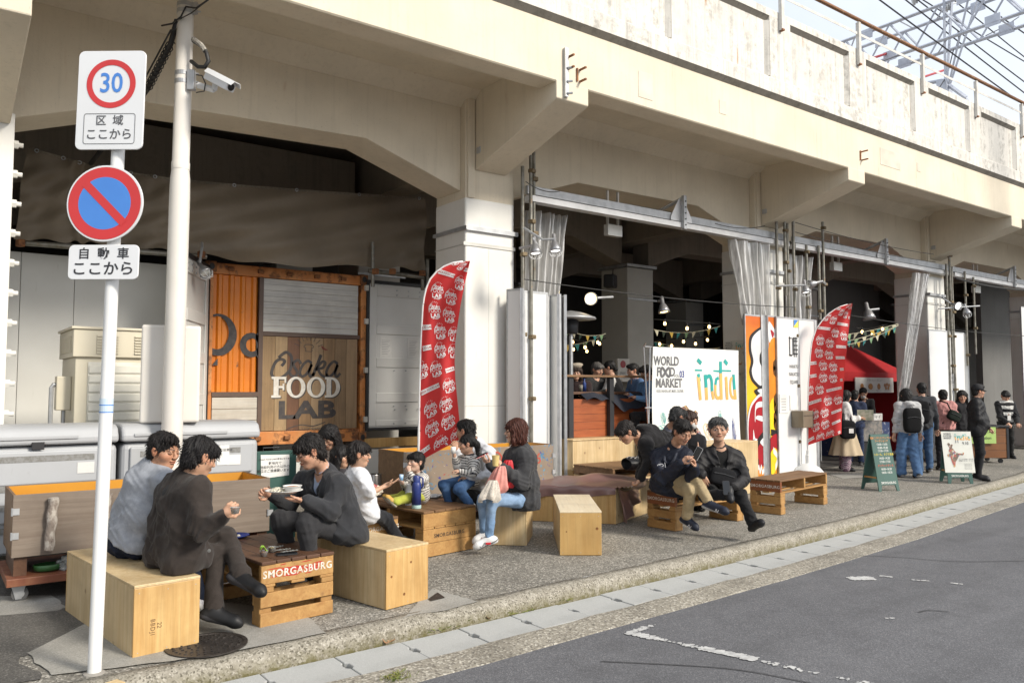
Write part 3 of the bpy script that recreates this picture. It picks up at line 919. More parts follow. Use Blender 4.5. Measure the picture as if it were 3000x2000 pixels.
tag(mb.build('cable_bundle', CAB, smooth=True), 'black spiral wrapped cable bundle running from the utility pole behind the speed limit sign', 'cable')
mb = MB()
lp = [at(566, 120, 7.65), at(590, 135, 7.6), at(605, 155, 7.58), at(611, 180, 7.58), at(600, 197, 7.58), at(580, 196, 7.62), at(560, 180, 7.68)]
mb.tube(lp, .02, 8)
mb.tube([at(575, 220, 7.62), at(592, 222, 7.6), at(602, 245, 7.6), at(598, 268, 7.62), at(575, 272, 7.66)], .006, 5)
mb.build('cable_loop', CAB, upo, smooth=True)
mb = MB()
mb.tube([at(566, 115, 7.65), at(590, 133, 7.6), at(601, 150, 7.58)], .026, 8)
mb.build('cable_sleeve', mat('taped_sleeve', (.45, .42, .36), .7, c2=(.1, .1, .1), ns=90), upo)
mb = MB()
mb.tube([at(610, 0, 7.3), at(575, 25, 7.5), at(545, 20, 7.66), at(530, 50, 7.62), at(505, 70, 7.7), at(474, 76, 7.9)], .009, 6)
mb.tube([at(620, -8, 7.3), at(560, 40, 7.55), at(508, 66, 7.75)], .006, 5)
mb.build('tail_cable', CAB, upo, smooth=True)
# ================================================================== white hoarding, cabinet, container
WPAN = mat('white_hoarding_sheet', (.70, .70, .67), .35, c2=(.64, .635, .60), ns=.9, c3=(.45, .43, .38), ns3=4, st3=(4, 4, .6), r3=(.66, .85))
wl = thing('wall', 'smooth white sheet hoarding with thin joints behind the grey storage bins', 'wall', (2, 12.1, 0))
for a, b in ((-3, .98), (.985, 1.60), (1.605, 2.9), (2.905, 3.26)):
 MB().bb(a, b, 12.05, 12.1, 0, 3.42).build('sheet_panel', WPAN, wl, bevel=.004, seg=1)
BEIGE = mat('beige_cabinet_paint', (.60, .55, .43), .42, c2=(.56, .51, .39), ns=1.4, c3=(.4, .35, .25), ns3=5, st3=(7, 7, .6), r3=(.66, .85))
cbn = thing('equipment_cabinet', 'beige metal equipment cabinet with a louvred top and slatted shutter, behind the bins', 'cabinet', (2.1, 9.9, 0))
MB().bb(1.28, 2.42, 9.4, 10.35, .1, 1.98).build('body', BEIGE, cbn, bevel=.01)
tp = MB().bb(1.25, 2.45, 9.36, 10.38, 1.98, 2.27).build('top_cover', BEIGE, cbn, bevel=.01)
MB().bb(1.23, 2.47, 9.34, 10.40, 2.272, 2.30).build('lid_plate', BEIGE, cbn, bevel=.006)
for xx in (1.47, 1.84):
 for i in range(7): MB().bb(xx, xx + .21, 9.342, 9.358, 2.02 + i * .03, 2.036 + i * .03).build('louvre', BEIGE, tp)
for i in range(7):
 MB().bb(1.236, 1.249, 9.5 + i * .1, 9.56 + i * .1, 2.03, 2.2).build('louvre', BEIGE, tp)
SHUT = mat('ivory_shutter', (.68, .66, .58), .4)
sh = MB().bb(1.40, 2.36, 9.385, 9.399, .15, 1.93).build('shutter', SHUT, cbn)
for i in range(17):
 MB().prism([(9.384, 0), (9.366, .02), (9.366, .085), (9.384, .097)], (1.41, 0, .2 + i * .1), EY, EZ, EX * .94).build('shutter_slat', SHUT, sh)
MB().bb(1.14, 1.279, 9.6, 9.76, 1.42, 1.78).build('switch_box', BEIGE, cbn, bevel=.01)
mb = MB()
mb.tube([(1.10, 9.66, .05), (1.10, 9.66, 1.66), (1.12, 9.66, 1.69), (1.15, 9.66, 1.69)], .022, 8)
mb.tube([(1.22, 9.66, .05), (1.22, 9.66, 1.42)], .018, 8)
mb.build('conduit', GALV, cbn)
CY = 11.97
con = thing('shipping_container', 'orange shipping container with a boarded front, painted wooden sign and open white doors', 'container', (4.5, 13.5, .8))
ORNG = mat('orange_container_paint', (.72, .215, .010), .42, c2=(.62, .17, .008), ns=1.6, c3=(.22, .09, .03), ns3=5, r3=(.64, .70))
ORUST = mat('orange_paint_with_rust', (.56, .20, .05), .55, c2=(.62, .27, .09), ns=4, c3=(.13, .05, .02), ns3=6, r3=(.52, .64), bump=.2)
PLKW = m_ply('whitewashed_board', (.68, .66, .60), (.50, .49, .48), .15, .6, 0)
BRWN = mat('brown_trim', (.12, .075, .055), .5)
def pr(x0, y0, x1, y1, Y, px=None):
 a, b = PY(x0, y0, Y), PY(x1, y1, Y)
 return a[0], b[0], b[2], a[2]
X0, X1, Z0, Z1 = 3.33, 5.80, .80, 3.50
MB().bb(X0 + .05, X1 - .05, CY + .12, 18.1, Z0, Z1 - .02).build('shell', ORNG, con)
for x in (X0 - .03, X1 - .05):
 MB().bb(x, x + .09, CY - .04, CY + .12, Z0, Z1).build('corner_post', ORUST, con, bevel=.008)
for z0_, z1_ in ((Z1 - .16, Z1), (Z0, Z0 + .2)):
 r_ = MB().bb(X0 + .062, X1 - .052, CY - .03, CY + .1, z0_, z1_).build('rail', ORUST, con, bevel=.008)
 for i in range(5):
  MB().box((X0 + .3 + i * .45, CY - .05, (z0_ + z1_) / 2), (.09, .05, .06)).build('cam_lug', RUST, r_, bevel=.01)
for x in (X0 - .045, X1 - .075):
 for z in (Z0 - .02, Z1 - .14):
  mb = MB()
  mb.bb(x, x + .14, CY - .06, CY + .1, z, z + .16)
  cc = mb.build('corner_casting', RUST, con, bevel=.012)
  MB().prism(circ(.038, 14), (x + .07, CY - .062, z + .08), EX, EZ * 1.3, EY * .005).build('casting_hole', BLACK, cc)
# boarded front
xa, xb, xc_ = 4.075, 4.14, 5.71      # orange panel | trim | boards
mb = MB()
prf = []
x = X0 + .07
while x < xa - .02:
 prf += [(x, 0), (x + .05, 0), (x + .075, .03), (x + .12, .03), (x + .145, 0)]
 x += .17
prf = [(min(p[0], xa), p[1]) for p in prf]
vs = [(px_, CY + .03 - dy, z) for z in (1.60, 3.335) for px_, dy in prf]
k_ = len(prf)
mb.add(vs, [(i, i + 1, k_ + i + 1, k_ + i) for i in range(k_ - 1)])
op = mb.build('corrugated_panel', ORNG, con)
mb = MB()
fo = lambda x, y: np.array([X0 + .1 + x, CY - .006, 2.42 + y])
th = np.linspace(1.9, -2.45, 22)
mb.add([fo(.05 + .27 * math.cos(a) * 1.0, .02 + .31 * math.sin(a)) for a in th] + [fo(.03 + .20 * math.cos(a) * .85, .05 + .245 * math.sin(a)) for a in th],
  [(22 + i, 22 + i + 1, i + 1, i) for i in range(21)])
th = np.linspace(0, 2 * math.pi, 29)
mb.add([fo(.54 + .175 * math.cos(a), -.115 + .185 * math.sin(a)) for a in th] + [fo(.55 + .09 * math.cos(a), -.115 + .10 * math.sin(a)) for a in th],
  [(29 + i, 29 + i + 1, i + 1, i) for i in range(28)])
mb.quad(fo(.63, -.30), fo(.64, -.30), fo(.64, .08), fo(.60, .03))
mb.quad(fo(-.03, -.43), fo(.05, -.43), fo(.05, -.33), fo(.02, -.36))
mb.build('painted_letters', mat('faded_charcoal_paint', (.045, .042, .045), .7, c2=(.09, .08, .075), ns=9), op)
mb = MB()
mb.bb(xa, xb, CY - .02, CY + .05, 1.0, 3.335)
mb.bb(xb + .001, X1 - .06, CY - .022, CY + .05, 2.455, 2.515)
mb.bb(X0 + .07, xa - .001, CY - .02, CY + .05, 1.53, 1.60)
mb.build('trim', BRWN, con)
mb = MB()
for i in range(9):
 z = 2.52 + i * .0905
 mb.bb(xb + .002, xc_ - .002, CY - .004 - (.006 if i % 2 else 0), CY + .02, z, z + .087)
mb.build('white_boards', PLKW, con)
mb = MB()
for i in range(3): mb.bb(X0 + .08, xa - .002, CY - .005, CY + .03, 1.01 + i * .172, 1.175 + i * .172)
mb.build('white_boards', m_ply('rust_stained_white_board', (.58, .55, .49), (.50, .44, .36), .6, .6, 0), con)
bcol = [(.33, .21, .10), (.40, .27, .14), (.17, .075, .035), (.27, .16, .075), (.40, .27, .15), (.31, .19, .095), (.30, .195, .105), (.36, .24, .135)]
edges = np.linspace(xb + .004, xc_, 9)
sgn = None
for i in range(8):
 m_ = m_ply('sign_board_%d' % i, tuple(c * 1.1 for c in bcol[i]), tuple(c * .74 for c in bcol[i]), .5, .55, 2)
 b = MB().bb(edges[i], edges[i + 1] - .005, CY - .004 - .002 * (i % 2), CY + .03, 1.01, 2.45).build('sign_board', m_, con)
 mb = MB()
 for z in (1.05, 1.72, 2.41):
  for dx in (.05, .13): mb.prism(circ(.005, 6), (edges[i] + dx, CY - .0085, z), EX, EZ, EY * .002)
 mb.build('nail_row', RUST, b)
sx0, sx1 = PY(795, 1100, CY)[0], PY(997, 1100, CY)[0]
SW_ = sx1 - sx0
fs_ = lambda x, y: np.array([sx0 + x * SW_, CY - .0095, 1.375 + y * SW_])     # x 0..1 across the lettering
CHAR = mat('worn_charcoal_lettering', (.05, .045, .047), .7, c2=(.085, .07, .06), ns=14)
CREAML = mat('cream_lettering', (.72, .69, .63), .6, c2=(.62, .57, .5), ns=18)
OSAKA = [([(.094, .253), (.196, .329), (.272, .27), (.272, .129), (.196, .022), (.078, -.038), (.008, .011), (.008, .086), (.056, .194), (.121, .232), (.18, .205), (.137, .14)], .042),
 ([(.412, .173), (.369, .227), (.304, .183), (.326, .119), (.364, .054), (.326, 0), (.272, .016), (.256, .054)], .038),
 ([(.703, .307), (.585, .005)], .044), ([(.628, .086), (.714, .205), (.768, .194), (.736, .129), (.671, .102), (.703, .032), (.768, 0), (.80, .043)], .038)]
for _s in (0, .388): OSAKA.append(([(x + _s, y) for x, y in ((.568, .183), (.509, .216), (.434, .151), (.396, .054), (.434, 0), (.509, .054), (.568, .173), (.531, .065), (.552, 0), (.61, .05))], .038))
mb = MB()
for pts, wd in OSAKA: mb.stroke([(x, y + .41) for x, y in pts], wd, fs_)
ctx_, cty_ = .52, .79
for a in range(-70, 80, 20):
 mb.stroke([(ctx_ + .14 * math.sin(rad(a)), cty_ + .12 * math.cos(rad(a))), (ctx_ + .22 * math.sin(rad(a)), cty_ + .21 * math.cos(rad(a)))], .008, fs_)
mb.stroke([(ctx_ - .045, cty_ - .03), (ctx_ - .045, cty_ + .01), (ctx_ - .07, cty_ + .03), (ctx_ - .05, cty_ + .06), (ctx_, cty_ + .065), (ctx_ + .05, cty_ + .06), (ctx_ + .07, cty_ + .03), (ctx_ + .045, cty_ + .01), (ctx_ + .045, cty_ - .03), (ctx_ - .045, cty_ - .03)], .009, fs_)
mb.text('LAB', lambda x, y: fs_(x + .51, y - .06), .325, bold=.04, sx=1.5)
mb.stroke([(.24, -.30), (.42, -.255), (.6, -.275), (.78, -.225)], .013, fs_)
mb.stroke([(.27, -.40), (.44, -.355), (.62, -.365), (.80, -.315)], .013, fs_)
mb.text('Stop wishing, Start doing', lambda x, y: fs_(x + .53, y - .32 + .05 * x), .066, shear=.25, bold=.006)
mb.build('dark_lettering', CHAR, con)
SERIF_F = [(0, 0), (.13, 0), (.13, .03), (.10, .035), (.10, .13), (.155, .13), (.155, .10), (.18, .10), (.18, .19), (.155, .19), (.155, .16), (.10, .16), (.10, .25), (.18, .25), (.18, .20), (.205, .20), (.205, .285), (0, .285), (0, .255), (.03, .25), (.03, .035), (0, .03)]
for nm, ofs, m_, k_ in (('lettering_shade', (.014, -.014), CHAR, 0), ('cream_lettering', (0, 0), CREAML, -.0012)):
 mb = MB()
 ff = lambda x, y: fs_(x + ofs[0], y + ofs[1]) + np.array([0, k_, 0])
 mb.add([ff(x, y + .12) for x, y in SERIF_F], [tuple(range(len(SERIF_F)))])
 for cx in (.345, .635):
  a_ = np.linspace(0, 2 * math.pi, 33)
  mb.add([ff(cx + .135 * math.cos(q), .262 + .145 * math.sin(q)) for q in a_] + [ff(cx + .075 * math.cos(q), .262 + .115 * math.sin(q)) for q in a_], [(33 + i, 33 + i + 1, i + 1, i) for i in range(32)])
 a_ = np.linspace(-math.pi / 2, math.pi / 2, 17)
 mb.add([ff(.86 + .135 * math.cos(q), .262 + .142 * math.sin(q)) for q in a_] + [ff(.86 + .075 * math.cos(q), .262 + .11 * math.sin(q)) for q in a_], [(17 + i, 17 + i + 1, i + 1, i) for i in range(16)])
 mb.quad(ff(.79, .12), ff(.86, .12), ff(.86, .405), ff(.79, .405))
 mb.quad(ff(.765, .12), ff(.79, .12), ff(.79, .15), ff(.765, .15))
 mb.quad(ff(.765, .375), ff(.79, .375), ff(.79, .405), ff(.765, .405))
 mb.build(nm, m_, con)
MB().add([fs_(.70, .84), fs_(.72, .80), fs_(.76, .78), fs_(.81, .785), fs_(.755, .81), fs_(.725, .84)], [(0, 1, 2, 3, 4, 5)]).build('painted_bird', mat('faded_red_paint', (.22, .05, .035), .7), con)
DOORW = mat('white_container_door', (.66, .655, .63), .42, c2=(.60, .595, .57), ns=1.2, c3=(.42, .39, .33), ns3=6, st3=(5, 5, .7), r3=(.68, .85))
def cdoor(u0, udir, ndir, wd, lab):
 """door leaf hinged at u0: frame, pressed panel ribs, black rubber seal"""
 u0, udir, ndir = np.array(u0, float), np.array(udir, float), np.array(ndir, float)
 rmat = np.stack([udir, ndir, EZ], 1)
 def bx(mb, a, b, n0, n1, z0, z1): mb.box(u0 + udir * (a + b) / 2 + ndir * (n0 + n1) / 2 + EZ * (z0 + z1) / 2, (b - a, n1 - n0, z1 - z0), rmat)
 mb = MB()
 bx(mb, 0, wd, -.03, .0, .98, 3.42)
 dr = mb.build('door_leaf', DOORW, con)
 mb = MB()
 bx(mb, .03, .16, .001, .022, 1.03, 3.36)
 for z0_, z1_ in ((3.18, 3.36), (2.55, 2.71), (2.0, 2.16), (1.42, 1.58), (1.03, 1.13)): bx(mb, .162, wd - .02, .001, .02, z0_, z1_)
 mb.build('door_rib', DOORW, dr, bevel=.008)
 mb = MB()
 bx(mb, -.025, .025, .0, .03, .96, 3.44)
 bx(mb, .026, wd + .02, .0, .03, 3.385, 3.44)
 bx(mb, .026, wd + .02, .0, .03, .96, 1.01)
 mb.build('rubber_seal', BLACK, dr)
 mb = MB()
 for z0_, n_ in ((3.22, 4), (3.30, 4), (1.95, 2), (1.3, 3), (1.36, 2), (1.07, 2)):
  for i in range(n_):
   c = u0 + udir * (.45 + .22 * i + .02 * n_) + ndir * .021 + EZ * z0_
   mb.tube([c, c + ndir * .012], .013, 8)
 mb.build('bolt_heads', GALV, dr)
 return dr
dr = cdoor((5.86, CY - .05, 0), (1, 0, 0), (0, -1, 0), 1.13, '')
PAPER = mat('white_paper', (.74, .73, .70), .8)
for xx in (6.1, 6.62):
 mb = MB()
 mb.prism(rrect(.22, .36, .006), (xx + .1, CY - .052, 2.33), EX, EZ, EY * -.003)
 pp = mb.build('notice', PAPER, dr)
 mb = MB()
 for i in range(9): mb.box((xx + .1 - .01 * (i % 3), CY - .0556, 2.45 - i * .028), (.15 - .02 * (i % 3), .0006, .006))
 mb.build('print_lines', mat('grey_print', (.4, .4, .4), .8), pp)
cdoor((3.30, CY - .06, 0), (-.483, -.876, 0), (.876, -.483, 0), 1.15, '')
for z in (1.15, 1.95, 2.75, 3.3):
 MB().box((5.83, CY - .07, z), (.06, .06, .09)).build('hinge', mat('white_hinge', (.6, .58, .53), .5), con, bevel=.006)
MB().bb(3.28, 7.0, CY - .06, CY + .1, 0, .66).build('base_panel', WPAN, con)
MB().bb(5.82, 7.0, CY - .1, CY - .062, .69, .84).build('door_sill_beam', PLY, con)
# tarpaulin hung above the container, scaffold tube along its foot
top = [(80, 436), (195, 468), (260, 485), (400, 510), (500, 525), (700, 545), (980, 566), (1246, 583)]
bot = [(40, 700), (200, 708), (260, 712), (400, 722), (560, 742), (800, 776), (1115, 783), (1246, 792)]
def tarpfn(u, v):
 def lp(a, t):
  t *= len(a) - 1
  i = min(int(t), len(a) - 2)
  return np.array(a[i]) + (np.array(a[i + 1]) - np.array(a[i])) * (t - i)
 q = lp(bot, u) * (1 - v) + lp(top, u) * v
 y = 11.45 + .05 * math.sin(u * 23 + v * 3) * (.3 + .7 * (1 - v)) + .03 * math.sin(u * 51 - v * 5) + .10 * math.sin(v * math.pi) * math.sin(u * 7) + .02 * math.sin((u * 40 - v * 22))
 return PY(q[0] + 4 * math.sin(v * 7 + u * 9), q[1] + (5 * math.sin(u * 60) if v < .05 else 0), y)
TARPM = mat('brown_tarpaulin', (.21, .168, .118), .55, c2=(.175, .14, .098), ns=1.5, bump=.15, bs=14, bd=.03)
tp = tag(MB().grid(tarpfn, 90, 26).build('tarpaulin', TARPM, smooth=True), 'dark olive brown tarpaulin hung under the girder above the orange container', 'tarpaulin')
mb = MB()
mb.grid(lambda u, v: tarpfn(u, .985 + .03 * v) + (0, -.012, 0), 90, 1)
mb.build('hem', mat('frayed_tarp_hem', (.22, .19, .145), .8, c2=(.15, .125, .09), ns=30), tp)
mb = MB()
for i in range(11):
 p = tarpfn(.03 + i * .096, 1.0) + (0, -.02, 0)
 a_ = np.linspace(0, 2 * math.pi, 9)
 mb.tube([p + EX * .022 * math.cos(q) + EZ * .022 * math.sin(q) for q in a_], .007, 5)
mb.build('eyelets', GALV, tp)
sc_ = thing('scaffolding', 'grey scaffold tube frame holding the foot of the brown tarpaulin beside the container', 'scaffold', (5, 11.3, 0))
for a, b in (((75, 712), (605, 752)), ((1080, 793), (1240, 812))):
 MB().tube([PY(*a, 11.3), PY(*b, 11.3)], .035, 10).build('ledger_tube', PIPE, sc_, smooth=True, auto=50)
for x_, y0_, y1_ in ((1092, 710, 840), (1238, 805, 850), (1252, 760, 850)):
 MB().tube([PY(x_, y1_, 11.32), PY(x_, y0_, 11.32)], .03, 10).build('upright_tube', PIPE, sc_, smooth=True, auto=50)
for x_, y_ in ((1100, 795), (1150, 795), (1238, 800), (60, 712), (590, 745)):
 q = PY(x_, y_, 11.25)
 MB().box(q, (.08, .09, .09), .4).build('coupler', RUST, sc_, bevel=.015)
# reflector lamp builder (used again under the arches)
SHADE = mat('lamp_reflector_grey', (.36, .36, .37), .35, .6)
LAMPON = mat('lit_lamp_glass', (.9, .9, .9), .3, emit=(1.0, .97, .9), es=1.6)
LAMPWARM = mat('lit_warm_lamp', (.9, .8, .5), .3, emit=(1.0, .74, .36), es=3.0)
LAMPOFF = mat('unlit_lamp_glass', (.75, .75, .72), .2)
def lamp(p, axis, label, glass, cage=True, s=1.0, arm=None):
 ax = nrm(axis)
 t = thing('reflector_lamp', label, 'lamp', p)
 p = np.array(p, float)
 MB().lathe([(.02 * s, -.20 * s), (.028 * s, -.19 * s), (.03 * s, -.09 * s), (.05 * s, -.07 * s), (.078 * s, .0), (.09 * s, .05 * s), (.085 * s, .05 * s), (.07 * s, .0), (0, -.04 * s)], p, 20, axis=ax).build('shade', SHADE, t, smooth=True)
 MB().lathe([(.0, .045 * s), (.055 * s, .04 * s), (.078 * s, .02 * s), (.06 * s, 0), (0, -.02 * s)], p, 18, axis=ax).build('lens', glass, t, smooth=True)
 if cage:
  mb = MB()
  A = nrm(np.cross(ax, [.3, .2, .9]))
  B = np.cross(ax, A)
  for i in range(4):
   a = math.pi * i / 4
   dd = A * math.cos(a) + B * math.sin(a)
   mb.tube([p + ax * .05 * s + dd * .09 * s, p + ax * .10 * s + dd * .07 * s, p + ax * .125 * s, p + ax * .10 * s - dd * .07 * s, p + ax * .05 * s - dd * .09 * s], .004 * s, 4)
  mb.build('wire_guard', SWH, t)
 if arm is not None:
  MB().tube([p - ax * .19 * s] + [np.array(a) for a in arm], .018 * s, 8).build('arm', GALV, t)
 return t
lamp(PY(600, 795, 11.0), (.3, -.6, -.75), 'grey spot lamp clamped beside the top left corner of the container', LAMPOFF, arm=[PY(585, 770, 11.0), PY(592, 725, 11.1), PY(592, 712, 11.2)])
# ================================================================== grey storage bins
BINM = mat('grey_polyethylene', (.40, .41, .425), .5, c2=(.36, .37, .38), ns=1.2, c3=(.28, .28, .275), ns3=6, st3=(5, 5, .8), r3=(.66, .85))
BIND = mat('dark_recess_grey', (.24, .24, .235), .75, c2=(.17, .165, .15), ns=40)  # grip recesses drawn as darker grey strips
def bin_(x0, label, first=None):
 if first is not None: return dup(first, (x0, 8.35, 0), label=label)
 t = thing('storage_bin', label, 'storage bin', (x0, 8.35, 0), group='grey storage bins in front of the hoarding')
 W, D, H = 1.32, .80, 1.30
 def rr(x0_, x1_, y0_, y1_, z0_, z1_, nm, m_, par, bv=.02): return MB().bb(x0_, x1_, y0_, y1_, z0_, z1_).build(nm, m_, par, bevel=bv, seg=3, world=False)
 body = rr(0, W, .02, D, .17, 1.13, 'body', BINM, t, .06)
 rr(.07, W - .07, -.012, .019, .79, 1.09, 'front_door', BINM, t, .03)
 rr(.07, W - .07, -.008, .019, .46, .75, 'front_panel', BINM, t, .03)
 rr(.07, W - .07, -.004, .019, .20, .42, 'front_panel', BINM, t, .02)
 for z, x0_, x1_ in ((1.02, .16, W - .2), (.765, .14, W - .2), (.60, .14, W - .2), (.40, .12, W - .2)):
  rr(x0_, x1_, -.015, -.0125, z - .028, z + .028, 'grip_recess', BIND, t, .012)
 lid = MB().prism([(-.02, 1.14), (-.02, 1.20), (.03, 1.285), (.12, 1.31), (D - .1, 1.31), (D + .01, 1.25), (D + .01, 1.14)], (-.005, 0, 0), EY, EZ, EX * (W + .01)).build('lid', BINM, t, bevel=.03, seg=3, world=False)
 rr(.1, W - .34, -.033, -.021, 1.19, 1.222, 'lid_lip', BINM, lid, .008)
 rr(W / 2 - .05, W / 2 + .05, -.03, -.0205, 1.10, 1.17, 'latch', BLACK, t, .006)
 rr(W - .34, W - .2, -.0165, -.0125, .87, .97, 'label', PAPER, t, 0)
 for x in (.1, W - .1):
  MB().tube([(x - .03, .12, .09), (x + .03, .12, .09)], .085, 16).build('wheel', RUBBER, t, world=False)
 return t
b1_ = bin_(.20, 'grey plastic storage bin at the left edge behind the sign post')
b2_ = bin_(1.555, 'grey plastic storage bin with a paper notice behind the utility pole', b1_)
pn = [(636, 1305), (672, 1303), (672, 1360), (636, 1362)]
mb = MB()
mb.add([PY(*p, 8.333) for p in pn], [(3, 2, 1, 0)])
nb = mb.build('notice', PAPER, b2_)
mb = MB()
a = PY(654, 1318, 8.332)
mb.text('以外の投棄は', lambda x, y: a + EX * x + EZ * y, .032, bold=.01)
mb.build('lettering', INK, nb)
# ================================================================== planter carts
OCHRE = mat('ochre_inside_paint', (.55, .25, .015), .55, c2=(.48, .21, .012), ns=3)
LOGM = mat('lichen_bark', (.22, .18, .15), .9, c2=(.42, .38, .33), ns=26, stretch=(1, 1, .5), rng_=(.45, .6), c3=(.06, .045, .035), ns3=20, r3=(.58, .66), bump=.8, bs=50, bd=.01)
def planter(name, label, x0, x1, y0, y1, z0, z1, fm, inner, logs, casters=True, tray=True):
 t = thing(name, label, 'planter cart', ((x0 + x1) / 2, (y0 + y1) / 2, 0))
 th = .018
 MB().bb(x0, x1, y0, y0 + th, z0, z1).build('side_board', fm, t, bevel=.002, seg=1)
 MB().bb(x0, x1, y1 - th, y1, z0, z1).build('side_board', fm, t, bevel=.002, seg=1)
 for x in (x0, x1 - th): MB().bb(x - .001, x + th + .001, y0 + th, y1 - th, z0, z1 + .002).build('end_board', PALLETB, t, bevel=.002, seg=1)
 mb = MB()
 mb.bb(x0 + th, x1 - th, y1 - th - .006, y1 - th - .001, z0, z1 - .004)
 mb.bb(x0 + th + .001, x0 + th + .006, y0 + th, y1 - th - .007, z0, z1 - .004)
 mb.bb(x1 - th - .006, x1 - th - .001, y0 + th, y1 - th - .007, z0, z1 - .004)
 mb.bb(x0 + th + .007, x1 - th - .007, y0 + th + .001, y1 - .03, z0 + .02, z0 + .03)
 mb.build('liner', inner, t)
 for x in (x0 - .006, x1 - .02):
  for z in (z0 + .17 * (z1 - z0) / .49, z0 + .36 * (z1 - z0) / .49):
   mb = MB()
   mb.bb(x - .004, x + .05, y0 - .008, y0 - .002, z - .025, z + .025)
   mb.tube([(x + .001, y0 - .008, z - .03), (x + .001, y0 - .008, z + .03)], .008, 8)
   mb.build('corner_bracket', GALV, t)
 for lx in logs:
  mb = MB()
  zc = (z0 + z1) / 2
  pts = [(lx + .004 * math.sin(i * 1.3) + .025 * i / 12, y0 - .045, zc - .20 + i * .034) for i in range(13)]
  mb.tube(pts, [.036 + .003 * math.sin(i * 1.1) + .004 * i / 12 for i in range(13)], 12)
  mb.build('log_handle', LOGM, t, smooth=True, auto=60)
 if tray:
  mb = MB()
  mb.bb(x0 - .03, x1 + .03, y0 - .06, y1 + .04, z0 - .21, z0 - .15)
  mb.build('base_board', mat('red_brown_base', (.17, .05, .025), .5, c2=(.24, .1, .05), ns=8), t, bevel=.004)
  for x in (x0 + .02, x0 + .5, x1 - .5, x1 - .1): MB().bb(x, x + .09, y0 + .04, y1 - .04, z0 - .149, z0 - .001).build('spacer', PALLETD, t)
 if casters:
  for x in (x0 + .06, x1 - .1):
   for y in (y0 + .06, y1 - .06):
    mb = MB()
    mb.prism([(-.05, 0), (.05, 0), (.02, -.11), (-.02, -.11)][::-1], (x, y - .028, z0 - .215), EX, EZ, EY * .005)
    mb.prism([(-.05, 0), (.05, 0), (.02, -.11), (-.02, -.11)][::-1], (x, y + .022, z0 - .215), EX, EZ, EY * .005)
    mb.bb(x - .05, x + .05, y - .04, y + .04, z0 - .218, z0 - .208)
    cs = mb.build('caster', GALV, t)
    r_ = (z0 - .218) / 2.2
    MB().tube([(x + .01, y - .018, r_ + .001), (x + .01, y + .018, r_ + .001)], r_, 20).build('wheel', RUBBER, cs, smooth=True, auto=40)
    MB().tube([(x + .01, y - .021, r_), (x + .01, y + .021, r_)], r_ * .55, 16).build('hub', GALV, cs, smooth=True, auto=40)
 return t
pl1 = planter('planter_cart', 'long grey plywood planter box on casters with log handles, behind the front bench', .60, 2.62, 7.30, 8.05, .345, .825, PLYG, OCHRE, (.845, 1.225))
mb = MB()
mb.lathe([(.06, 0), (.075, .01), (.08, .05), (.076, .052), (.06, .015), (0, .012)], (.86, 7.42, .2), 16, rx=1.3)
tag(mb.build('watering_tray', mat('green_plastic', (.03, .10, .03), .5), smooth=True), 'green plastic tray lying on the base of the long planter cart', 'tray')
SB = mat('crumpled_clear_plastic', (.55, .57, .55), .2, trans=.6, c2=(.4, .42, .4), ns=12)
def crumple(name, label, cat, c, s, material, n=10, amp=.25):
 mb = MB()
 c = np.array(c, float)
 ph = rng.random(6) * 6
 def fn(u, v):
  a, b = u * 2 * math.pi, (v - .5) * math.pi
  r = 1 + amp * (math.sin(a * 3 + ph[0] + 2 * math.sin(b * 3 + ph[1])) * .5 + math.sin(a * 7 + b * 5 + ph[2]) * .3 + math.sin(a * 11 - b * 9 + ph[3]) * .25)
  z = max(math.sin(b), -.6)
  return c + np.array([math.cos(a) * math.cos(b) * r * s[0], math.sin(a) * math.cos(b) * r * s[1], (z * r + .6) * s[2]])
 mb.grid(fn, n * 3, n * 2)
 return tag(mb.build(name, material), label, cat)
crumple('plastic_bag', 'crumpled clear plastic bag on the base of the long planter cart', 'plastic bag', (1.05, 7.40, .2), (.13, .08, .07), SB)
GPLY = NT('paint_daubed_plywood')
_v = GPLY.map((1, 1, 1))
_c = GPLY.mix(GPLY.ramp(GPLY.noise(_v, 3, 5), .3, .7), (.27, .21, .155), (.20, .155, .115))
for col_, sc_n, th_ in (((.06, .17, .30), 4.5, .58), ((.10, .25, .36), 9, .62), ((.05, .05, .25), 6.5, .66), ((.35, .04, .03), 8.5, .68), ((.45, .38, .36), 11, .68), ((.22, .07, .2), 7.7, .69)):
 _c = GPLY.mix(GPLY.ramp(GPLY.noise(_v, sc_n, 4, .6, 1.6), th_, th_ + .03), _c, col_)
GPLY.L(_c, GPLY.b.inputs['Base Color'])
GPLY.b.inputs['Roughness'].default_value = .6
pl2 = planter('planter_cart', 'planter box on casters daubed with blue and red paint, behind the family table', 4.60, 6.88, 8.36, 9.02, .34, .90, GPLY.mat, OCHRE, (5.62,))
mb = MB()
fz = plane((6.62, 8.357, .72), EX, EZ)
mb.text('6', fz, .2)
mb.stroke([(-.75, .05), (-.68, .12), (-.6, .05), (-.66, -.03), (-.74, .0)], .02, fz)
mb.stroke([(-.55, -.06), (-.5, .1), (-.42, -.04)], .018, fz)
mb.build('painted_scrawl', mat('red_brush_paint', (.5, .07, .04), .6), pl2)
q = np.array([4.40, 8.75, 0])
mb = MB()
mb.lathe([(.10, 0), (.10, .62), (.098, .625), (.09, .62), (.09, .1), (0, .1)], q, 36)
o = mb.build('ribbed_bin', mat('ribbed_stainless', (.33, .31, .30), .28, .9, c2=(.12, .11, .10), ns=60, stretch=(1, 1, .02), rng_=(.45, .55)), smooth=True, auto=40)
tag(o, 'tall ribbed stainless cylinder bin standing left of the paint daubed planter', 'bin')
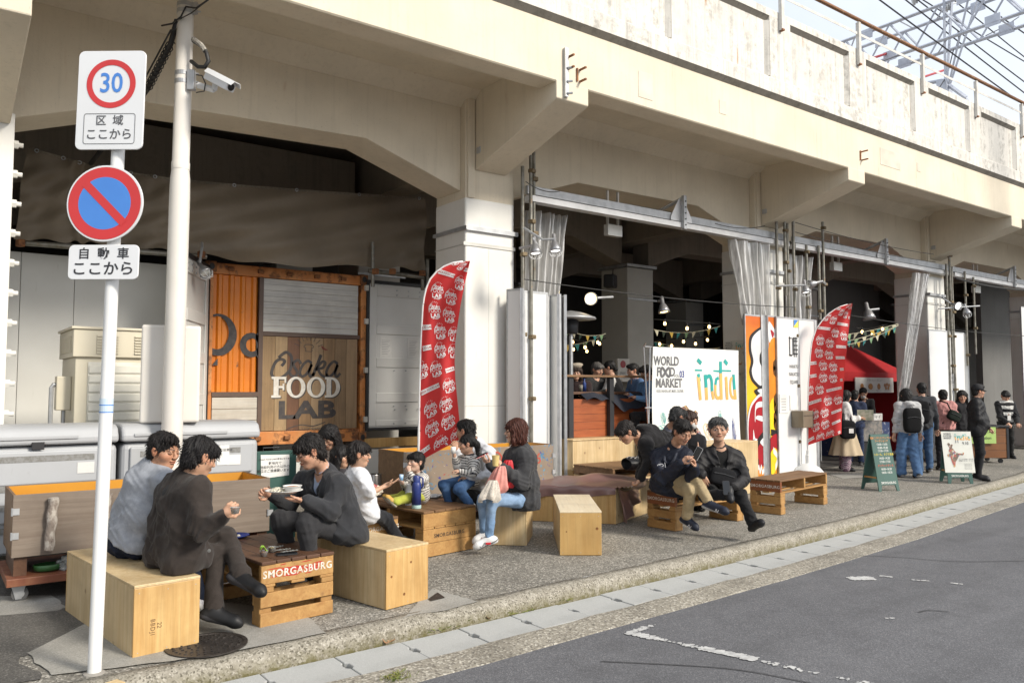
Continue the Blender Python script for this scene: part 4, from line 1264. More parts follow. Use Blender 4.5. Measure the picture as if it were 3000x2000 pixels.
# green notice board
gb = thing('notice_board', 'dark green sandwich board with a paper no smoking notice behind the man in the suit', 'notice board', (3.2, 8.6, 0))
GREENB = mat('dark_green_board', (.028, .085, .07), .6, c2=(.035, .095, .08), ns=4, c3=(.10, .15, .13), ns3=14, r3=(.66, .74))
xg0, xg1 = PY(752, 1400, 8.55)[0], PY(868, 1400, 8.55)[0]
MB().bb(xg0, xg1, 8.55, 8.58, .02, .975).build('front_leaf', GREENB, gb, bevel=.005)
MB().prism([(8.585, .97), (8.60, .97), (8.92, .02), (8.90, .02)], (xg0, 0, 0), EY, EZ, EX * (xg1 - xg0)).build('rear_leaf', GREENB, gb)
mb = MB()
xm = (xg0 + xg1) / 2 - .06
mb.tube([(xm - .09, 8.56, .975), (xm - .09, 8.56, 1.01), (xm + .09, 8.56, 1.01), (xm + .09, 8.56, .975)], .006, 6)
mb.build('handle', DARKST, gb)
a, b = PY(764, 1332, 8.545), PY(847, 1391, 8.545)
nt_ = MB().add([a, (b[0], a[1], a[2] - .01), b, (a[0] + .01, a[1], b[2] - .02)], [(3, 2, 1, 0)]).build('notice', PAPER, gb)
mb = MB()
cx_ = (a[0] + b[0]) / 2
for s_, dz, sz in (('OSAKA FOOD LABの敷地になります', .075, .022), ('敷地内で', .03, .036), ('施設利用の方以外の', -.01, .036), ('喫煙はご遠慮願います。', -.05, .036)):
 mb.text(s_, lambda x, y: np.array([cx_ + x, 8.5435, (a[2] + b[2]) / 2 + dz + y - .01]), sz, bold=.008)
mb.build('lettering', INK, nt_)
# ================================================================== feather flags
FLAGM = NT('red_flag_cloth')
_f = FLAGM.ramp(FLAGM.noise(FLAGM.map((3, 3, 1.2)), 2, 3), .3, .7, (.72, .045, .045, 1), (.60, .03, .032, 1))
FLAGM.L(_f, FLAGM.b.inputs['Base Color'])
FLAGM.b.inputs['Roughness'].default_value = .55
_tr = FLAGM.n('ShaderNodeBsdfTranslucent')
_tr.inputs[0].default_value = (.62, .03, .025, 1)
_ms = FLAGM.n('ShaderNodeMixShader')
_ms.inputs[0].default_value = .3
FLAGM.L(FLAGM.b.outputs[0], _ms.inputs[1])
FLAGM.L(_tr.outputs[0], _ms.inputs[2])
FLAGM.L(_ms.outputs[0], FLAGM.t.nodes['Material Output'].inputs[0])
FWH = mat('flag_white_print', (.88, .85, .83), .6)
FLRED = mat('flag_red_print', (.42, .04, .035), .6)
def pw(pts, t):
 """point at parameter t along a polyline by arc length"""
 p = np.array(pts, float)
 L = np.concatenate([[0], np.cumsum(np.linalg.norm(np.diff(p, axis=0), axis=1))])
 return np.array([np.interp(t * L[-1], L, p[:, i]) for i in range(p.shape[1])])
def flag(label, left, right, dl, dr, ph, hide=None):
 lt, rt = [np.array(p, float) for p in left], [np.array(p, float) for p in right]
 base = at(lt[0][0], lt[0][1], dl)
 base[2] = 0
 t = thing('feather_flag', label, 'flag', base, group='red feather flags')
 def S(u, v, k=0.0):
  l, r = pw(left, v), pw(right, v)
  q = l + (r - l) * u
  d = dl + (dr - dl) * u + .035 * math.sin(u * 4 + v * 9 + ph) * (u * .8 + .2) + .018 * math.sin(u * 11 - v * 6 + ph) - k
  return at(q[0], q[1], d)
 MB().grid(lambda u, v: S(u, v), 26, 70).build('banner', FLAGM.mat, t, smooth=True)
 mb = MB()
 mb.tube([base + (0, 0, .05)] + [S(-.004, v) for v in np.linspace(0, .97, 24)], [.016] * 5 + [.012] * 20, 8)
 mb.build('pole', POLEW, t, smooth=True)
 MB().lathe([(.30, 0), (.30, .03), (.27, .12), (.20, .20), (.10, .25), (.045, .27), (.045, .42), (.03, .43), (.03, .50), (.02, .5)], base, 28).build('base', POLEW, t, smooth=True, auto=45)
 H, W = float(np.linalg.norm(S(.5, 1) - S(.5, 0))), float(np.linalg.norm(S(1, .4) - S(0, .4)))
 ca, sa = math.cos(rad(13)), math.sin(rad(13))
 lg, bx, rd = MB(), MB(), MB()
 def put(mb, cx, cy, verts, faces):
  out, ok = [], True
  P = []
  for x, y in verts:
   X, Y = cx + x * ca - y * sa, cy + x * sa + y * ca
   P.append((X / W, Y / H))
  for f in faces:
   if all(.0 <= P[i][0] <= 1 and .005 <= P[i][1] <= .995 for i in f): out.append(f)
  if out:
   used = sorted({i for f in out for i in f})
   mp = {i: n for n, i in enumerate(used)}
   mb.add([S(P[i][0], P[i][1], PUTK[0]) for i in used], [tuple(mp[i] for i in f) for f in out])
 PUTK = [.006]
 sk = MB()
 for pts, wd in OSAKA: sk.stroke([(x * .135 - .067, y * .135 + .024) for x, y in pts], wd * .155, lambda x, y: (x, y, 0))
 for a in (-60, -30, 0, 30, 60): sk.stroke([(.03 * math.sin(rad(a)), .068 + .02 * math.cos(rad(a))), (.046 * math.sin(rad(a)), .068 + .033 * math.cos(rad(a)))], .0035, lambda x, y: (x, y, 0), smooth=False)
 sk.stroke([(-.035, -.078), (-.012, -.073), (.016, -.078), (.038, -.071)], .006, lambda x, y: (x, y, 0))
 sk_v, sk_f = [(p[0], p[1]) for p in sk.v], sk.f
 f_v, f_f = text_mesh('FOOD', .0, 0, 'CENTER', 1.05)
 l_v, l_f = text_mesh('LAB', .03, 0, 'CENTER', 1.05)
 s_v, s_f = text_mesh('OSAKA FOOD LAB', .005, 0, 'CENTER', 1.0)
 row = 0
 y = -.35
 while y < H + .5:
  x = -.30 + (.12 if row % 2 else 0) - .07 * (row % 3)
  i = 0
  while x < W + .5:
   if i % 3 == (row % 3):
    PUTK[0] = .005
    nx = 12
    bv = [(-.135 + .27 * k / nx, s_ * .025) for s_ in (-1, 1) for k in range(nx + 1)]
    put(bx, x + .075, y + .005, bv, [(k, k + 1, nx + 2 + k, nx + 1 + k) for k in range(nx)])
    PUTK[0] = .009
    put(rd, x + .075, y + .005, [(a * .0335, b * .038) for a, b in s_v], s_f)
    x += .325
   else:
    PUTK[0] = .006
    put(lg, x, y, sk_v, sk_f)
    put(lg, x, y, [(a * .053, b * .056 + .003) for a, b in f_v], f_f)
    put(lg, x, y, [(a * .066, b * .062 - .047) for a, b in l_v], l_f)
    x += .175
   i += 1
  y += .205
  row += 1
 lg.build('logo_print', FWH, t)
 bx.build('strip_print', FWH, t)
 rd.build('strip_lettering', FLRED, t)
 return t
flag('red feather flag with white food lab lettering in front of the big white pillar',
  [(1226, 1352), (1228, 1250), (1230, 1150), (1234, 1000), (1240, 890), (1247, 850), (1262, 815), (1290, 785), (1330, 769), (1376, 764)],
  [(1350, 1285), (1347, 1240), (1341, 1180), (1334, 1110), (1332, 1060), (1334, 1000), (1341, 950), (1350, 890), (1362, 830), (1377, 766)], 9.35, 9.15, 0)
flag('red feather flag with a white domed base beside the white mailbox panel',
  [(2366, 1304), (2366, 1230), (2368, 1130), (2374, 1040), (2379, 1000), (2393, 960), (2420, 925), (2455, 900), (2496, 888)],
  [(2465, 1270), (2466, 1220), (2470, 1150), (2475, 1080), (2480, 1030), (2484, 990), (2488, 955), (2492, 920), (2497, 890)], 14.9, 14.6, 2)
# ================================================================== plywood benches and boxes
def ply_box(name, label, cat, p0, ang, L, W, H, side=PLYP, end=PLY, top=PLYP, group=None, stamp=False, knots=()):
 """p0 = near left bottom corner; local x = width across the near end, local y = length going back"""
 t = thing(name, label, cat, (p0[0], p0[1], 0), ang, group)
 th = .018
 b = lambda a, c, d, e, f, g, nm, m_: MB().bb(a, c, d, e, f, g).build(nm, m_, t, bevel=.0035, world=False)
 b(0, W, 0, L, H - th, H, 'top_panel', top)
 b(.001, th, th, L - th, .004, H - th - .0005, 'side_panel', side)
 b(W - th, W - .001, th, L - th, .004, H - th - .0005, 'side_panel', side)
 e = b(.001, W - .001, .001, th - .001, .004, H - th - .0005, 'end_panel', end)
 b(.001, W - .001, L - th + .001, L - .001, .004, H - th - .0005, 'end_panel', end)
 mb = MB()
 for x in (.03, W / 2, W - .03):
  for z in (.03, H - .05): mb.prism(circ(.0035, 6), (x, 0, z), EX, EZ, EY * -.0005)
 mb.build('screw_row', GALV, e, world=False)
 for kx, kz, kr in knots:
  mb = MB()
  mb.prism(circ(kr, 14), (kx, .0005, kz), EX, EZ, EY * -.0007)
  mb.build('knot', mat('pine_knot', (.22, .085, .02), .5, c2=(.12, .05, .015), ns=60), e, world=False)
 if stamp:
  mb = MB()
  mb.text('BBDJI', lambda x, y: (.115 + y, -.0006, .17 - x), .04, sx=.9, space=1.2)
  mb.text('22', lambda x, y: (.155 + y, -.0006, .175 - x), .038)
  mb.build('stamp', mat('brown_stamp_ink', (.13, .07, .03), .7), e, world=False)
 return t
ply_box('plywood_bench', 'warm plywood box bench stamped BBDJI under the two men beside the sign post', 'bench', (1.093, 5.378), rad(7), 1.46, .41, .44, stamp=True, group='plywood box benches')
ply_box('plywood_bench', 'long plywood box bench with three dark knots under the man in the suit', 'bench', (2.838, 5.412), rad(11.5), 1.22, .42, .445, side=PLYG if False else PLYP, group='plywood box benches', knots=((.05, .24, .009), (.24, .32, .009), (.175, .09, .011)))
ply_box('plywood_bench', 'pale plywood box bench under the woman with the bobbed hair', 'bench', (5.164, 6.719), rad(46), .5, .60, .43, side=PLYP, end=PLYP, group='plywood box benches')
ply_box('plywood_bench', 'empty plywood box seat with bright top standing alone in front of the tarpaulin covered box', 'bench', (5.135, 6.144), rad(-36.5), 1.25, .416, .437, end=m_ply('plywood_ochre', (.50, .32, .12), (.44, .26, .085), .7, .5, 2), top=m_ply('plywood_lit_top', (.70, .61, .45), (.64, .53, .36), .5, .5, 1), group='plywood box benches', knots=((.067, .235, .007), (.37, .265, .014)))  # top panel coloured brighter to carry the light falling on it
# ================================================================== pallet tables and benches
def lettering(t, o, u, v, txt, size, m_, bold=.02, sp=1.12, nm='lettering'):
 mb = MB()
 f = plane(o, u, v)
 mb.text(txt, f, size, bold=bold, space=sp)
 return mb.build(nm, m_, t, world=False)
def pallet(name, label, cat, p0, ang, L, W, H, deck, wood, boardm=None, txtm=None, closed=False, group=None, ts=.052, strips=3, longdeck=True):
 """p0 = right near corner seen from the lettered end; local x runs along the length, local y across to the left"""
 t = thing(name, label, cat, (p0[0], p0[1], 0), ang, group)
 def B(a, c, d, e, f, g, nm, m_, par=t, bv=.004): return MB().bb(a, c, d, e, f, g).build(nm, m_, par, bevel=bv, seg=1, world=False)
 zt = H
 n = 5
 gaps = np.linspace(0, W, n + 1)
 for i in range(n):
  B(-.006 + rng.normal() * .003, L + rng.normal() * .004, gaps[i] + .003, gaps[i + 1] - .003, zt - .024, zt + rng.normal() * .0012, 'deck_board', deck)
 for i in range(n):
  if i % 2 == 0 or closed: B(0, L, gaps[i] + .004, gaps[i + 1] - .004, zt - .178, zt - .158, 'bottom_board', wood)
 for k, x in enumerate((0, L / 2 - .02, L - .04)):
  s_ = B(x, x + .04, .002, W - .002, zt - .1575, zt - .0245, 'stringer', boardm if (k == 0 and boardm) else wood)
 if txtm and not closed: lettering(t, (-.0012, W / 2, zt - .092), (0, -1, 0), (0, 0, 1), 'SMORGASBURG', ts, txtm)
 # legs: upright half pallets
 for x in (0.0, L - .13):
  for y in (.002, W - .092): B(x + .02, x + .11, y, y + .09, .004, zt - .215, 'leg_post', wood)
  for y in (.0, W - .10): B(x + .001, x + .13, y + .001, y + .099, zt - .214, zt - .179, 'spacer_block', wood)
  for xx in ((x, x + .019), (x + .111, x + .13)):
   if closed and x == 0 and xx[0] == 0:
    B(xx[0], xx[1], .001, W - .001, .137, zt - .181, 'leg_board', wood)
    B(xx[0], xx[1], .001, W - .001, .006, .134, 'leg_board', wood)
   else:
    B(xx[0], xx[1], .001, W - .001, .135, zt - .216, 'leg_board', wood)
    B(xx[0], xx[1], .001, W - .001, .004, .098, 'leg_board', wood)
 if txtm and closed: lettering(t, (-.0015, W * .52, .20), (0, -1, 0), (0, 0, 1), 'SMORGASBURG', ts, txtm)
 return t
STW = mat('stencil_white', (.66, .62, .56), .7, c2=(.5, .42, .33), ns=30, rng_=(.5, .6))
STD = mat('stencil_dark', (.05, .03, .02), .7)
REDB = m_ply('red_stained_pallet', (.30, .105, .035), (.20, .06, .02), .5, .55, 1)
t1 = pallet('pallet_table', 'low pallet table with dark oiled top and red smeared white SMORGASBURG lettering', 'table', (2.495, 5.587), rad(96.5), 1.02, .57, .45, PALLETD, PALLET, None, STW, ts=.070, group='pallet tables')
mb = MB()
for i in range(60):
 y, z = .12 + abs(rng.normal()) * .12 + (.15 if i % 2 else 0), .365 + rng.normal() * .022
 w_ = rng.uniform(.02, .07)
 z = min(max(z, .30), .415)
 mb.prism([(-w_, 0), (-w_ * .4, -.004), (w_, -.001), (w_ * .5, .005)], (-.0004, min(max(y, .08), .47), z), -EY, EZ, EX * -.0003 - EX * i * 2e-6)
mb.build('red_smear', mat('red_paint_smear', (.42, .025, .015), .6), t1, world=False)
pallet('pallet_table', 'pallet table with dark stencilled SMORGASBURG on its closed front, set with family snacks', 'table', (4.665, 6.93), rad(99), 1.15, .70, .45, PALLETB, PALLET, None, STD, closed=True, ts=.052, group='pallet tables')
pallet('pallet_bench', 'pallet bench with rusty red SMORGASBURG end board under the man with the phone', 'bench', (7.06, 6.365), rad(1), 1.28, .44, .44, PALLETB, PALLET, REDB, STW, ts=.054, group='pallet benches')
pallet('pallet_bench', 'empty pallet bench with brown SMORGASBURG end board at the right', 'bench', (9.07, 6.356), rad(8.6), 1.43, .44, .45, PALLETB, PALLET, REDB, STW, ts=.054, group='pallet benches')
pallet('pallet_bench', 'low pallet seat under the boy in the white tee shirt', 'bench', (3.72, 6.86), rad(100), .62, .42, .43, PALLETB, PALLET, None, STW, ts=.056, group='pallet benches')
# ================================================================== covered box and its tarpaulin
cb_ = [np.array(p) for p in ((6.85, 7.13), (6.02, 8.14), (7.02, 8.62), (7.95, 7.57))]
t = thing('plywood_box', 'big low plywood box half covered by a brown tarpaulin behind the cube seat', 'box', (6.95, 7.85, 0))
for i, m_ in ((0, PLY), (1, PLYP), (2, PLYP), (3, PLYP)):
 a, b = cb_[i], cb_[(i + 1) % 4]
 d_ = nrm(b - a)
 n_ = np.array([-d_[1], d_[0]]) * -1
 MB().prism([(0, 0), (np.linalg.norm(b - a) - .001, 0), (np.linalg.norm(b - a) - .001, .40), (0, .40)], (*a, .004), (*d_, 0), EZ, (*(n_ * .018), 0)).build('side_panel', m_, t, bevel=.003)
MB().prism([tuple(p) for p in cb_][::-1], (0, 0, .405), EX, EY, EZ * .018).build('top_panel', PLYP, t, bevel=.003)
BTARP = mat('brown_plastic_sheet', (.21, .122, .108), .36, c2=(.175, .098, .086), ns=2, spec=.5)
C0, C1, C2, C3 = cb_
hand = at(1853, 1425, 9.25)
def shp(u, v):
 """u along the near left edge (C1 to C0) then to the hand, v from near to far"""
 near = C1 + (C0 - C1) * u
 far = C2 + (C3 - C2) * u
 p = near + (far - near) * v
 z = .447 + .07 * math.exp(-((u - .52) / .22) ** 2 - ((v - .85) / .3) ** 2) + .008 * math.sin(u * 11) * math.sin(v * 9) + .006 * math.sin(u * 23 + v * 4)
 return np.array([p[0], p[1], z])
mb = MB()
def cover(u, v):
 if v < .28:
  k = (v - .28) / .28
  p = shp(u, 0)
  dn = .14 + .008 * math.sin(u * 9) + .004 * math.sin(u * 31)
  dn *= 1 - .45 * (u > .6) * (u - .6) / .4
  out = .02 + .015 * math.sin(u * 29) * -k
  nn = nrm(np.array([-(C0 - C1)[1], (C0 - C1)[0], 0])) * -1
  nn = nn if nn[1] < 0 else -nn
  return p + nn * out * min(1, -k * 3) + EZ * dn * k
 return shp(u, (v - .28) / .72 * .98)
mb.grid(cover, 48, 26)
hang0, hang1 = shp(1, 0), shp(1, .75)
def flap(u, v):
 # the pulled corner: from the box edge out to the hand, hanging in folds to the ground
 a = shp(1, .0) * (1 - u) + shp(1, .62) * u
 ctl = [(a, 0), (hand * (.35 + .4 * u) + a * (.65 - .4 * u), .5)]
 top_ = a * (1 - v) + (hand + (0, 0, -.02)) * v
 low = np.array([*((C0 + (C3 - C0) * (.06 + .30 * v)) + np.array([.05, -.06])), 0.0])
 low[2] = .03 + .30 * v ** 1.2
 return top_ * 0 + (a * (1 - v) + hand * v) * u + (a * (1 - v) * 1.0 + low * v + EZ * 0) * (1 - u)
fl0 = [shp(1, 0) + (-.02, -.02, 0), shp(1, .25), hand]
def drape(u, v):
 """v: 0 at the box top edge .. 1 at the free hem; u: 0 near corner .. 1 at the hand"""
 top_ = shp(1, .02) * (1 - u) + hand * u + EZ * (-.05 * math.sin(u * math.pi))
 bx_ = C0 * (1 - u) + np.array(hand[:2]) * u
 hem = np.array([C0[0] + .06 + .50 * u, C0[1] - .05 + .12 * u, .02 + (hand[2] - .05) * u ** 1.6])
 p = top_ + (hem - top_) * v
 nn = np.array([.38, -.92, 0])
 return p + nn * (.02 + .035 * math.sin(u * 19 + v * 2) * v + .015 * math.sin(u * 43) * v)
def top_pull(u, v):
 """slack between the box top edge and the line from the corner to the hand"""
 a = shp(1, .02 + .95 * v)
 b = (shp(1, .02) * (1 - v) + hand * v) if v < .001 else shp(1, .02) * (1 - v) ** 1.2 + hand * (1 - (1 - v) ** 1.2)
 return a + (b - a) * u + EZ * (-.03 * math.sin(u * math.pi) * math.sin(v * math.pi) + .01 * math.sin(v * 25) * u)
mb.grid(drape, 40, 16)
mb.grid(top_pull, 12, 20)
tag(mb.build('plastic_sheet', BTARP, smooth=True), 'glossy brown plastic sheet draped over the low plywood box and pulled at one corner', 'tarpaulin')
# ================================================================== gate beams, scaffold tubes, curtains, folding panels
def gate(k):
 xa_, xb_ = XC(k) + .55, XC(k + 1) + .35
 lab = ['', 'galvanised gate beam across the arch with the bar and india banner', 'galvanised gate beam across the arch with the red tent', 'galvanised gate beam across the farthest arch'][k]
 t = thing('gate_beam', lab, 'gate beam', ((xa_ + xb_) / 2, 9.1, 4.3), 0, 'galvanised gate beams')
 mb = MB()
 mb.bb(xa_, xb_, 9.04, 9.10, 4.475, 4.60)
 mb.build('upper_rail', GALV, t, bevel=.004)
 mb = MB()
 mb.bb(xa_, xb_, 8.99, 9.14, 4.36, 4.45)
 mb.build('track_rail', mat('pale_aluminium', (.74, .74, .74), .4, .2), t, bevel=.004)
 xm = xa_ + (xb_ - xa_) * .52
 mb = MB()
 mb.prism([(-.26, 0), (.26, 0), (.26, .06), (.05, .40), (-.05, .40), (-.26, .06)], (xm, 9.03, 4.47), EX, EZ, EY * -.012)
 mb.build('gusset_plate', mat('pale_aluminium', (.62, .62, .62), .35, .3), t)
 mb = MB()
 mb.bb(xm - .035, xm + .035, 8.93, 8.985, 4.33, 4.90)
 mb.tube([(xm, 9.0, 4.86), (xm - .3, 9.5, 4.6)], .03, 4)
 mb.build('hanger', GALV, t)
 mb = MB()
 for z in np.arange(4.4, 4.9, .1): mb.tube([(xm, 8.928, z), (xm, 8.915, z)], .012, 6)
 mb.build('bolt_heads', DARKST, t)
 mb = MB()
 for dx in (-1.35, -1.12): mb.bb(xm + dx, xm + dx + .03, 9.4, 9.44, 4.3, 5.0)
 mb.bb(xm - 1.38, xm - 1.06, 9.36, 9.46, 4.14, 4.32)
 mb.build('sign_holder', mat('off_white_steel', (.58, .57, .53), .4, .3), t)
def tubes(k, spec, label):
 t = thing('scaffold_tubes', label, 'scaffold', (XC(k) + .5, 9.0, 0), 0, 'bundles of scaffold tubes clamped to the pillars')
 for x_, z0_, z1_, y_ in spec:
  MB().tube([(x_, y_, z0_), (x_ - .005, y_, z1_)], .027, 10).build('tube', PIPE, t, smooth=True, auto=50)
 for x_, z0_, z1_, y_ in spec:
  for z_ in np.arange(z0_ + .4, z1_, 1.1):
   zz = z_ + rng.uniform(-.3, .3)
   MB().box((x_ + .01, y_ - .01, zz), (.085, .09, .06), rng.uniform(-.4, .4)).build('coupler', mat('rusty_coupler', (.20, .155, .09), .6, .4, c2=(.13, .09, .05), ns=20), t, bevel=.012)
 return t
x1 = XC(1)
for k in (1, 2, 3): gate(k)
tubes(1, [(x1 + .47, 2.3, 4.86, 9.05), (x1 + .56, .05, 5.02, 8.97), (x1 + .66, 3.2, 5.22, 9.03)], 'three upright scaffold tubes on the right edge of the big white pillar')
x2 = XC(2)
tubes(2, [(x2 - .10, .05, 4.85, 8.96), (x2 + .10, 3.4, 5.75, 8.92), (x2 + .22, 1.2, 4.9, 8.95), (x2 + .34, .05, 4.86, 8.9), (x2 + .88, 2.6, 4.45, 8.98), (x2 + 1.25, 3.0, 4.47, 8.95), (x2 + 1.36, 2.2, 4.95, 8.92)], 'cluster of scaffold tubes in front of the pillar above the graffiti panel')
x3 = XC(3)
tubes(3, [(x3 + .02, .05, 4.6, 8.95), (x3 + .12, 2.0, 5.75, 8.92), (x3 + .28, .05, 4.5, 8.95), (x3 + .95, 2.2, 4.5, 8.95), (x3 + 1.4, 2.5, 4.4, 8.95)], 'scaffold tubes on the pillar above the queueing people')
def curtain(name, label, topp, botp, Y, folds, amp=.06):
 def fn(u, v):
  x = (topp[0] + (topp[1] - topp[0]) * u) * (1 - v) + (botp[0] + (botp[1] - botp[0]) * u) * v
  z = topp[2] * (1 - v) + botp[2] * v
  y = Y + amp * math.sin(u * folds * 6.28 + 1.5 * math.sin(u * 9)) + .02 * math.sin(v * 8 + u * 20) + .02 * math.sin(u * 60 + v * 3)
  return (x, y, z)
 return tag(MB().grid(fn, 90, 14).build(name, PVC, smooth=True), label, 'curtain')
curtain('strip_curtain', 'bunched clear plastic strip curtain hanging right of the big white pillar', (7.25, 8.05, 4.34), (7.2, 7.86, 2.85), 9.42, 6)
curtain('strip_curtain', 'clear plastic strip curtain gathered left of the pillar above the graffiti panel', (11.6, 12.75, 4.34), (11.95, 12.75, 2.8), 9.08, 5)
curtain('strip_curtain', 'clear plastic strip curtain between the scaffold tubes right of the middle pillar', (13.55, 14.5, 4.3), (13.6, 14.3, 2.8), 9.3, 4)
curtain('strip_curtain', 'clear plastic strip curtain tied back in a long twist beside the red tent', (18.15, 18.75, 4.3), (17.22, 17.42, 1.2), 9.05, 4, .04)
curtain('strip_curtain', 'clear plastic strip curtain at the far right edge of the row of arches', (25.2, 25.9, 4.3), (25.7, 26.1, 1.4), 9.0, 4)
def fold_panel(label, pts, z0_, z1_, material, Y2=None, edge=GALV):
 c = np.mean(np.array(pts), axis=0)
 t = thing('folding_gate', label, 'folding gate', (c[0], c[1], 0), 0, 'white folding gate leaves')
 for i in range(len(pts) - 1):
  a, b = np.array(pts[i]), np.array(pts[i + 1])
  d_ = nrm(b - a)
  n_ = np.array([d_[1], -d_[0]])
  L = np.linalg.norm(b - a)
  pl = MB().prism([(.02, .03), (L - .02, .03), (L - .02, z1_ - z0_ - .03), (.02, z1_ - z0_ - .03)], (*a, z0_), (*d_, 0), EZ, (*(-n_ * .03), 0)).build('leaf', material[i % len(material)] if isinstance(material, list) else material, t)
  mb = MB()
  for s0, s1, zz0, zz1 in ((0, .02, 0, z1_ - z0_), (L - .02, L, 0, z1_ - z0_), (.02, L - .02, 0, .03), (.02, L - .02, z1_ - z0_ - .03, z1_ - z0_)):
   mb.prism([(s0, zz0), (s1, zz0), (s1, zz1), (s0, zz1)], (*(a + n_ * .004), z0_), (*d_, 0), EZ, (*(-n_ * .04), 0))
  mb.build('leaf_frame', edge, t)
 return t
FPW = mat('white_gate_leaf', (.70, .70, .69), .3, c2=(.66, .66, .65), ns=1.0)
pA = [PY(1480, 1300, 9.13)[:2], PY(1528, 1300, 8.98)[:2]]
g1 = fold_panel('stack of white folding gate leaves beside the big white pillar', [PY(1484, 1300, 9.05)[:2], PY(1531, 1300, 8.80)[:2], PY(1536, 1300, 9.0)[:2], PY(1605, 1300, 9.0)[:2], PY(1612, 1300, 9.25)[:2], PY(1640, 1300, 9.02)[:2], PY(1647, 1300, 9.3)[:2], PY(1655, 1300, 9.05)[:2]], .03, 3.05, FPW)
GRAF = NT('graffiti_ground')
_v = GRAF.map((1, 1, 1), rand=False)
_sx = GRAF.n('ShaderNodeSeparateXYZ')
GRAF.L(GRAF.tc.outputs['Object'], _sx.inputs[0])
_ad = GRAF.n('ShaderNodeMath', operation='ADD')
GRAF.L(_sx.outputs[2], _ad.inputs[0])
_nm = GRAF.n('ShaderNodeMath', operation='MULTIPLY')
GRAF.L(GRAF.noise(_v, 2, 4), _nm.inputs[0])
_nm.inputs[1].default_value = .8
GRAF.L(_nm.outputs[0], _ad.inputs[1])
_r = GRAF.n('ShaderNodeValToRGB')
_r.color_ramp.elements[0].position, _r.color_ramp.elements[0].color = .0, (.70, .20, .02, 1)
_r.color_ramp.elements[1].position, _r.color_ramp.elements[1].color = 1.0, (.55, .10, .01, 1)
_e = _r.color_ramp.elements.new(.56)
_e.color = (.80, .50, .02, 1)
_e = _r.color_ramp.elements.new(.8)
_e.color = (.72, .22, .015, 1)
_mr = GRAF.n('ShaderNodeMapRange')
GRAF.L(_ad.outputs[0], _mr.inputs[0])
_mr.inputs[2].default_value = 3.5
GRAF.L(_mr.outputs[0], _r.inputs[0])
GRAF.L(_r.outputs[0], GRAF.b.inputs['Base Color'])
GRAF.b.inputs['Roughness'].default_value = .3
ga, gbx = PY(2186, 1200, 8.98)[0], PY(2238, 1200, 8.98)[0]
gc, gd = PY(2251, 1200, 8.9)[0], PY(2279, 1200, 8.9)[0]
t = fold_panel('folding gate leaves sprayed with white, red and yellow graffiti bubbles', [(ga, 8.98), (gbx, 8.98), (gbx + .08, 9.12), (gc - .05, 8.95), (gc, 9.1), (gc + .02, 8.9), (gd, 8.9)], .03, 2.99, [GRAF.mat, FPW, FPW, FPW, FPW, GRAF.mat])
SPR = {k: mat('spray_' + k, c, .35) for k, c in dict(white=(.72, .72, .72), black=(.02, .018, .018), red=(.36, .012, .02), yellow=(.8, .6, .02), brown=(.12, .05, .01), orange=(.75, .25, .02)).items()}
def spray(x0, Y_, w_, shapes):
 for i, (c, pts, wd) in enumerate(shapes):
  mb = MB()
  f = lambda x, y: np.array([x0 + min(max(x, 0.02), .98) * w_, Y_ - .006 - .0012 * i, .04 + min(max(y, .01), .99) * 2.92])
  if wd: mb.stroke(pts, wd, f)
  else:
   p = np.array(pts + [pts[0]], float)
   q = []
   for j in range(len(p) - 1):
    p0, p1, p2, p3 = p[j - 1 if j else -2], p[j], p[j + 1], p[(j + 2) if j + 2 < len(p) else 1]
    for s_ in np.linspace(0, 1, 5, endpoint=False):
     q.append(.5 * (2 * p1 + (p2 - p0) * s_ + (2 * p0 - 5 * p1 + 4 * p2 - p3) * s_ * s_ + (3 * p1 - p0 - 3 * p2 + p3) * s_ ** 3))
   mb.add([f(*a) for a in q], [tuple(range(len(q)))])
  mb.build('spray_' + c, SPR[c], t)
spray(ga, 8.98, gbx - ga, [('black', [(.95, .94), (.30, .88), (.20, .79), (.30, .72), (.20, .65), (.42, .585), (.98, .57), (.98, .9)], 0), ('white', [(.95, .925), (.42, .87), (.32, .80), (.44, .72), (.33, .66), (.5, .60), (.98, .59), (.98, .89)], 0),
  ('black', [(.98, .79), (.80, .76), (.80, .71), (.98, .69)], 0), ('black', [(.45, .54), (.98, .56), (.98, .50), (.7, .5)], 0), ('white', [(.62, .54), (.98, .55), (.98, .51)], 0),
  ('white', [(.04, .24), (.06, .38), (.35, .475), (.98, .49), (.98, .05), (.45, .05), (.14, .12)], 0), ('red', [(.08, .24), (.12, .37), (.4, .462), (.98, .475), (.98, .07), (.5, .07), (.2, .13)], 0),
  ('white', [(.45, .35), (.52, .44), (.9, .455)], .035), ('white', [(.5, .365), (.98, .345), (.95, .375), (.6, .385)], 0), ('white', [(.1, .20), (.3, .23), (.34, .30), (.42, .25), (.55, .24), (.38, .21), (.3, .235)], 0),
  ('black', [(.98, .27), (.6, .22), (.45, .15), (.6, .09)], .05), ('white', [(.98, .25), (.7, .22), (.98, .19)], 0), ('orange', [(.02, .02), (.98, .02), (.98, .07), (.5, .065), (.02, .085)], 0), ('white', [(.5, .05), (.6, .07), (.66, .04), (.74, .07), (.8, .035), (.92, .06)], .03)])
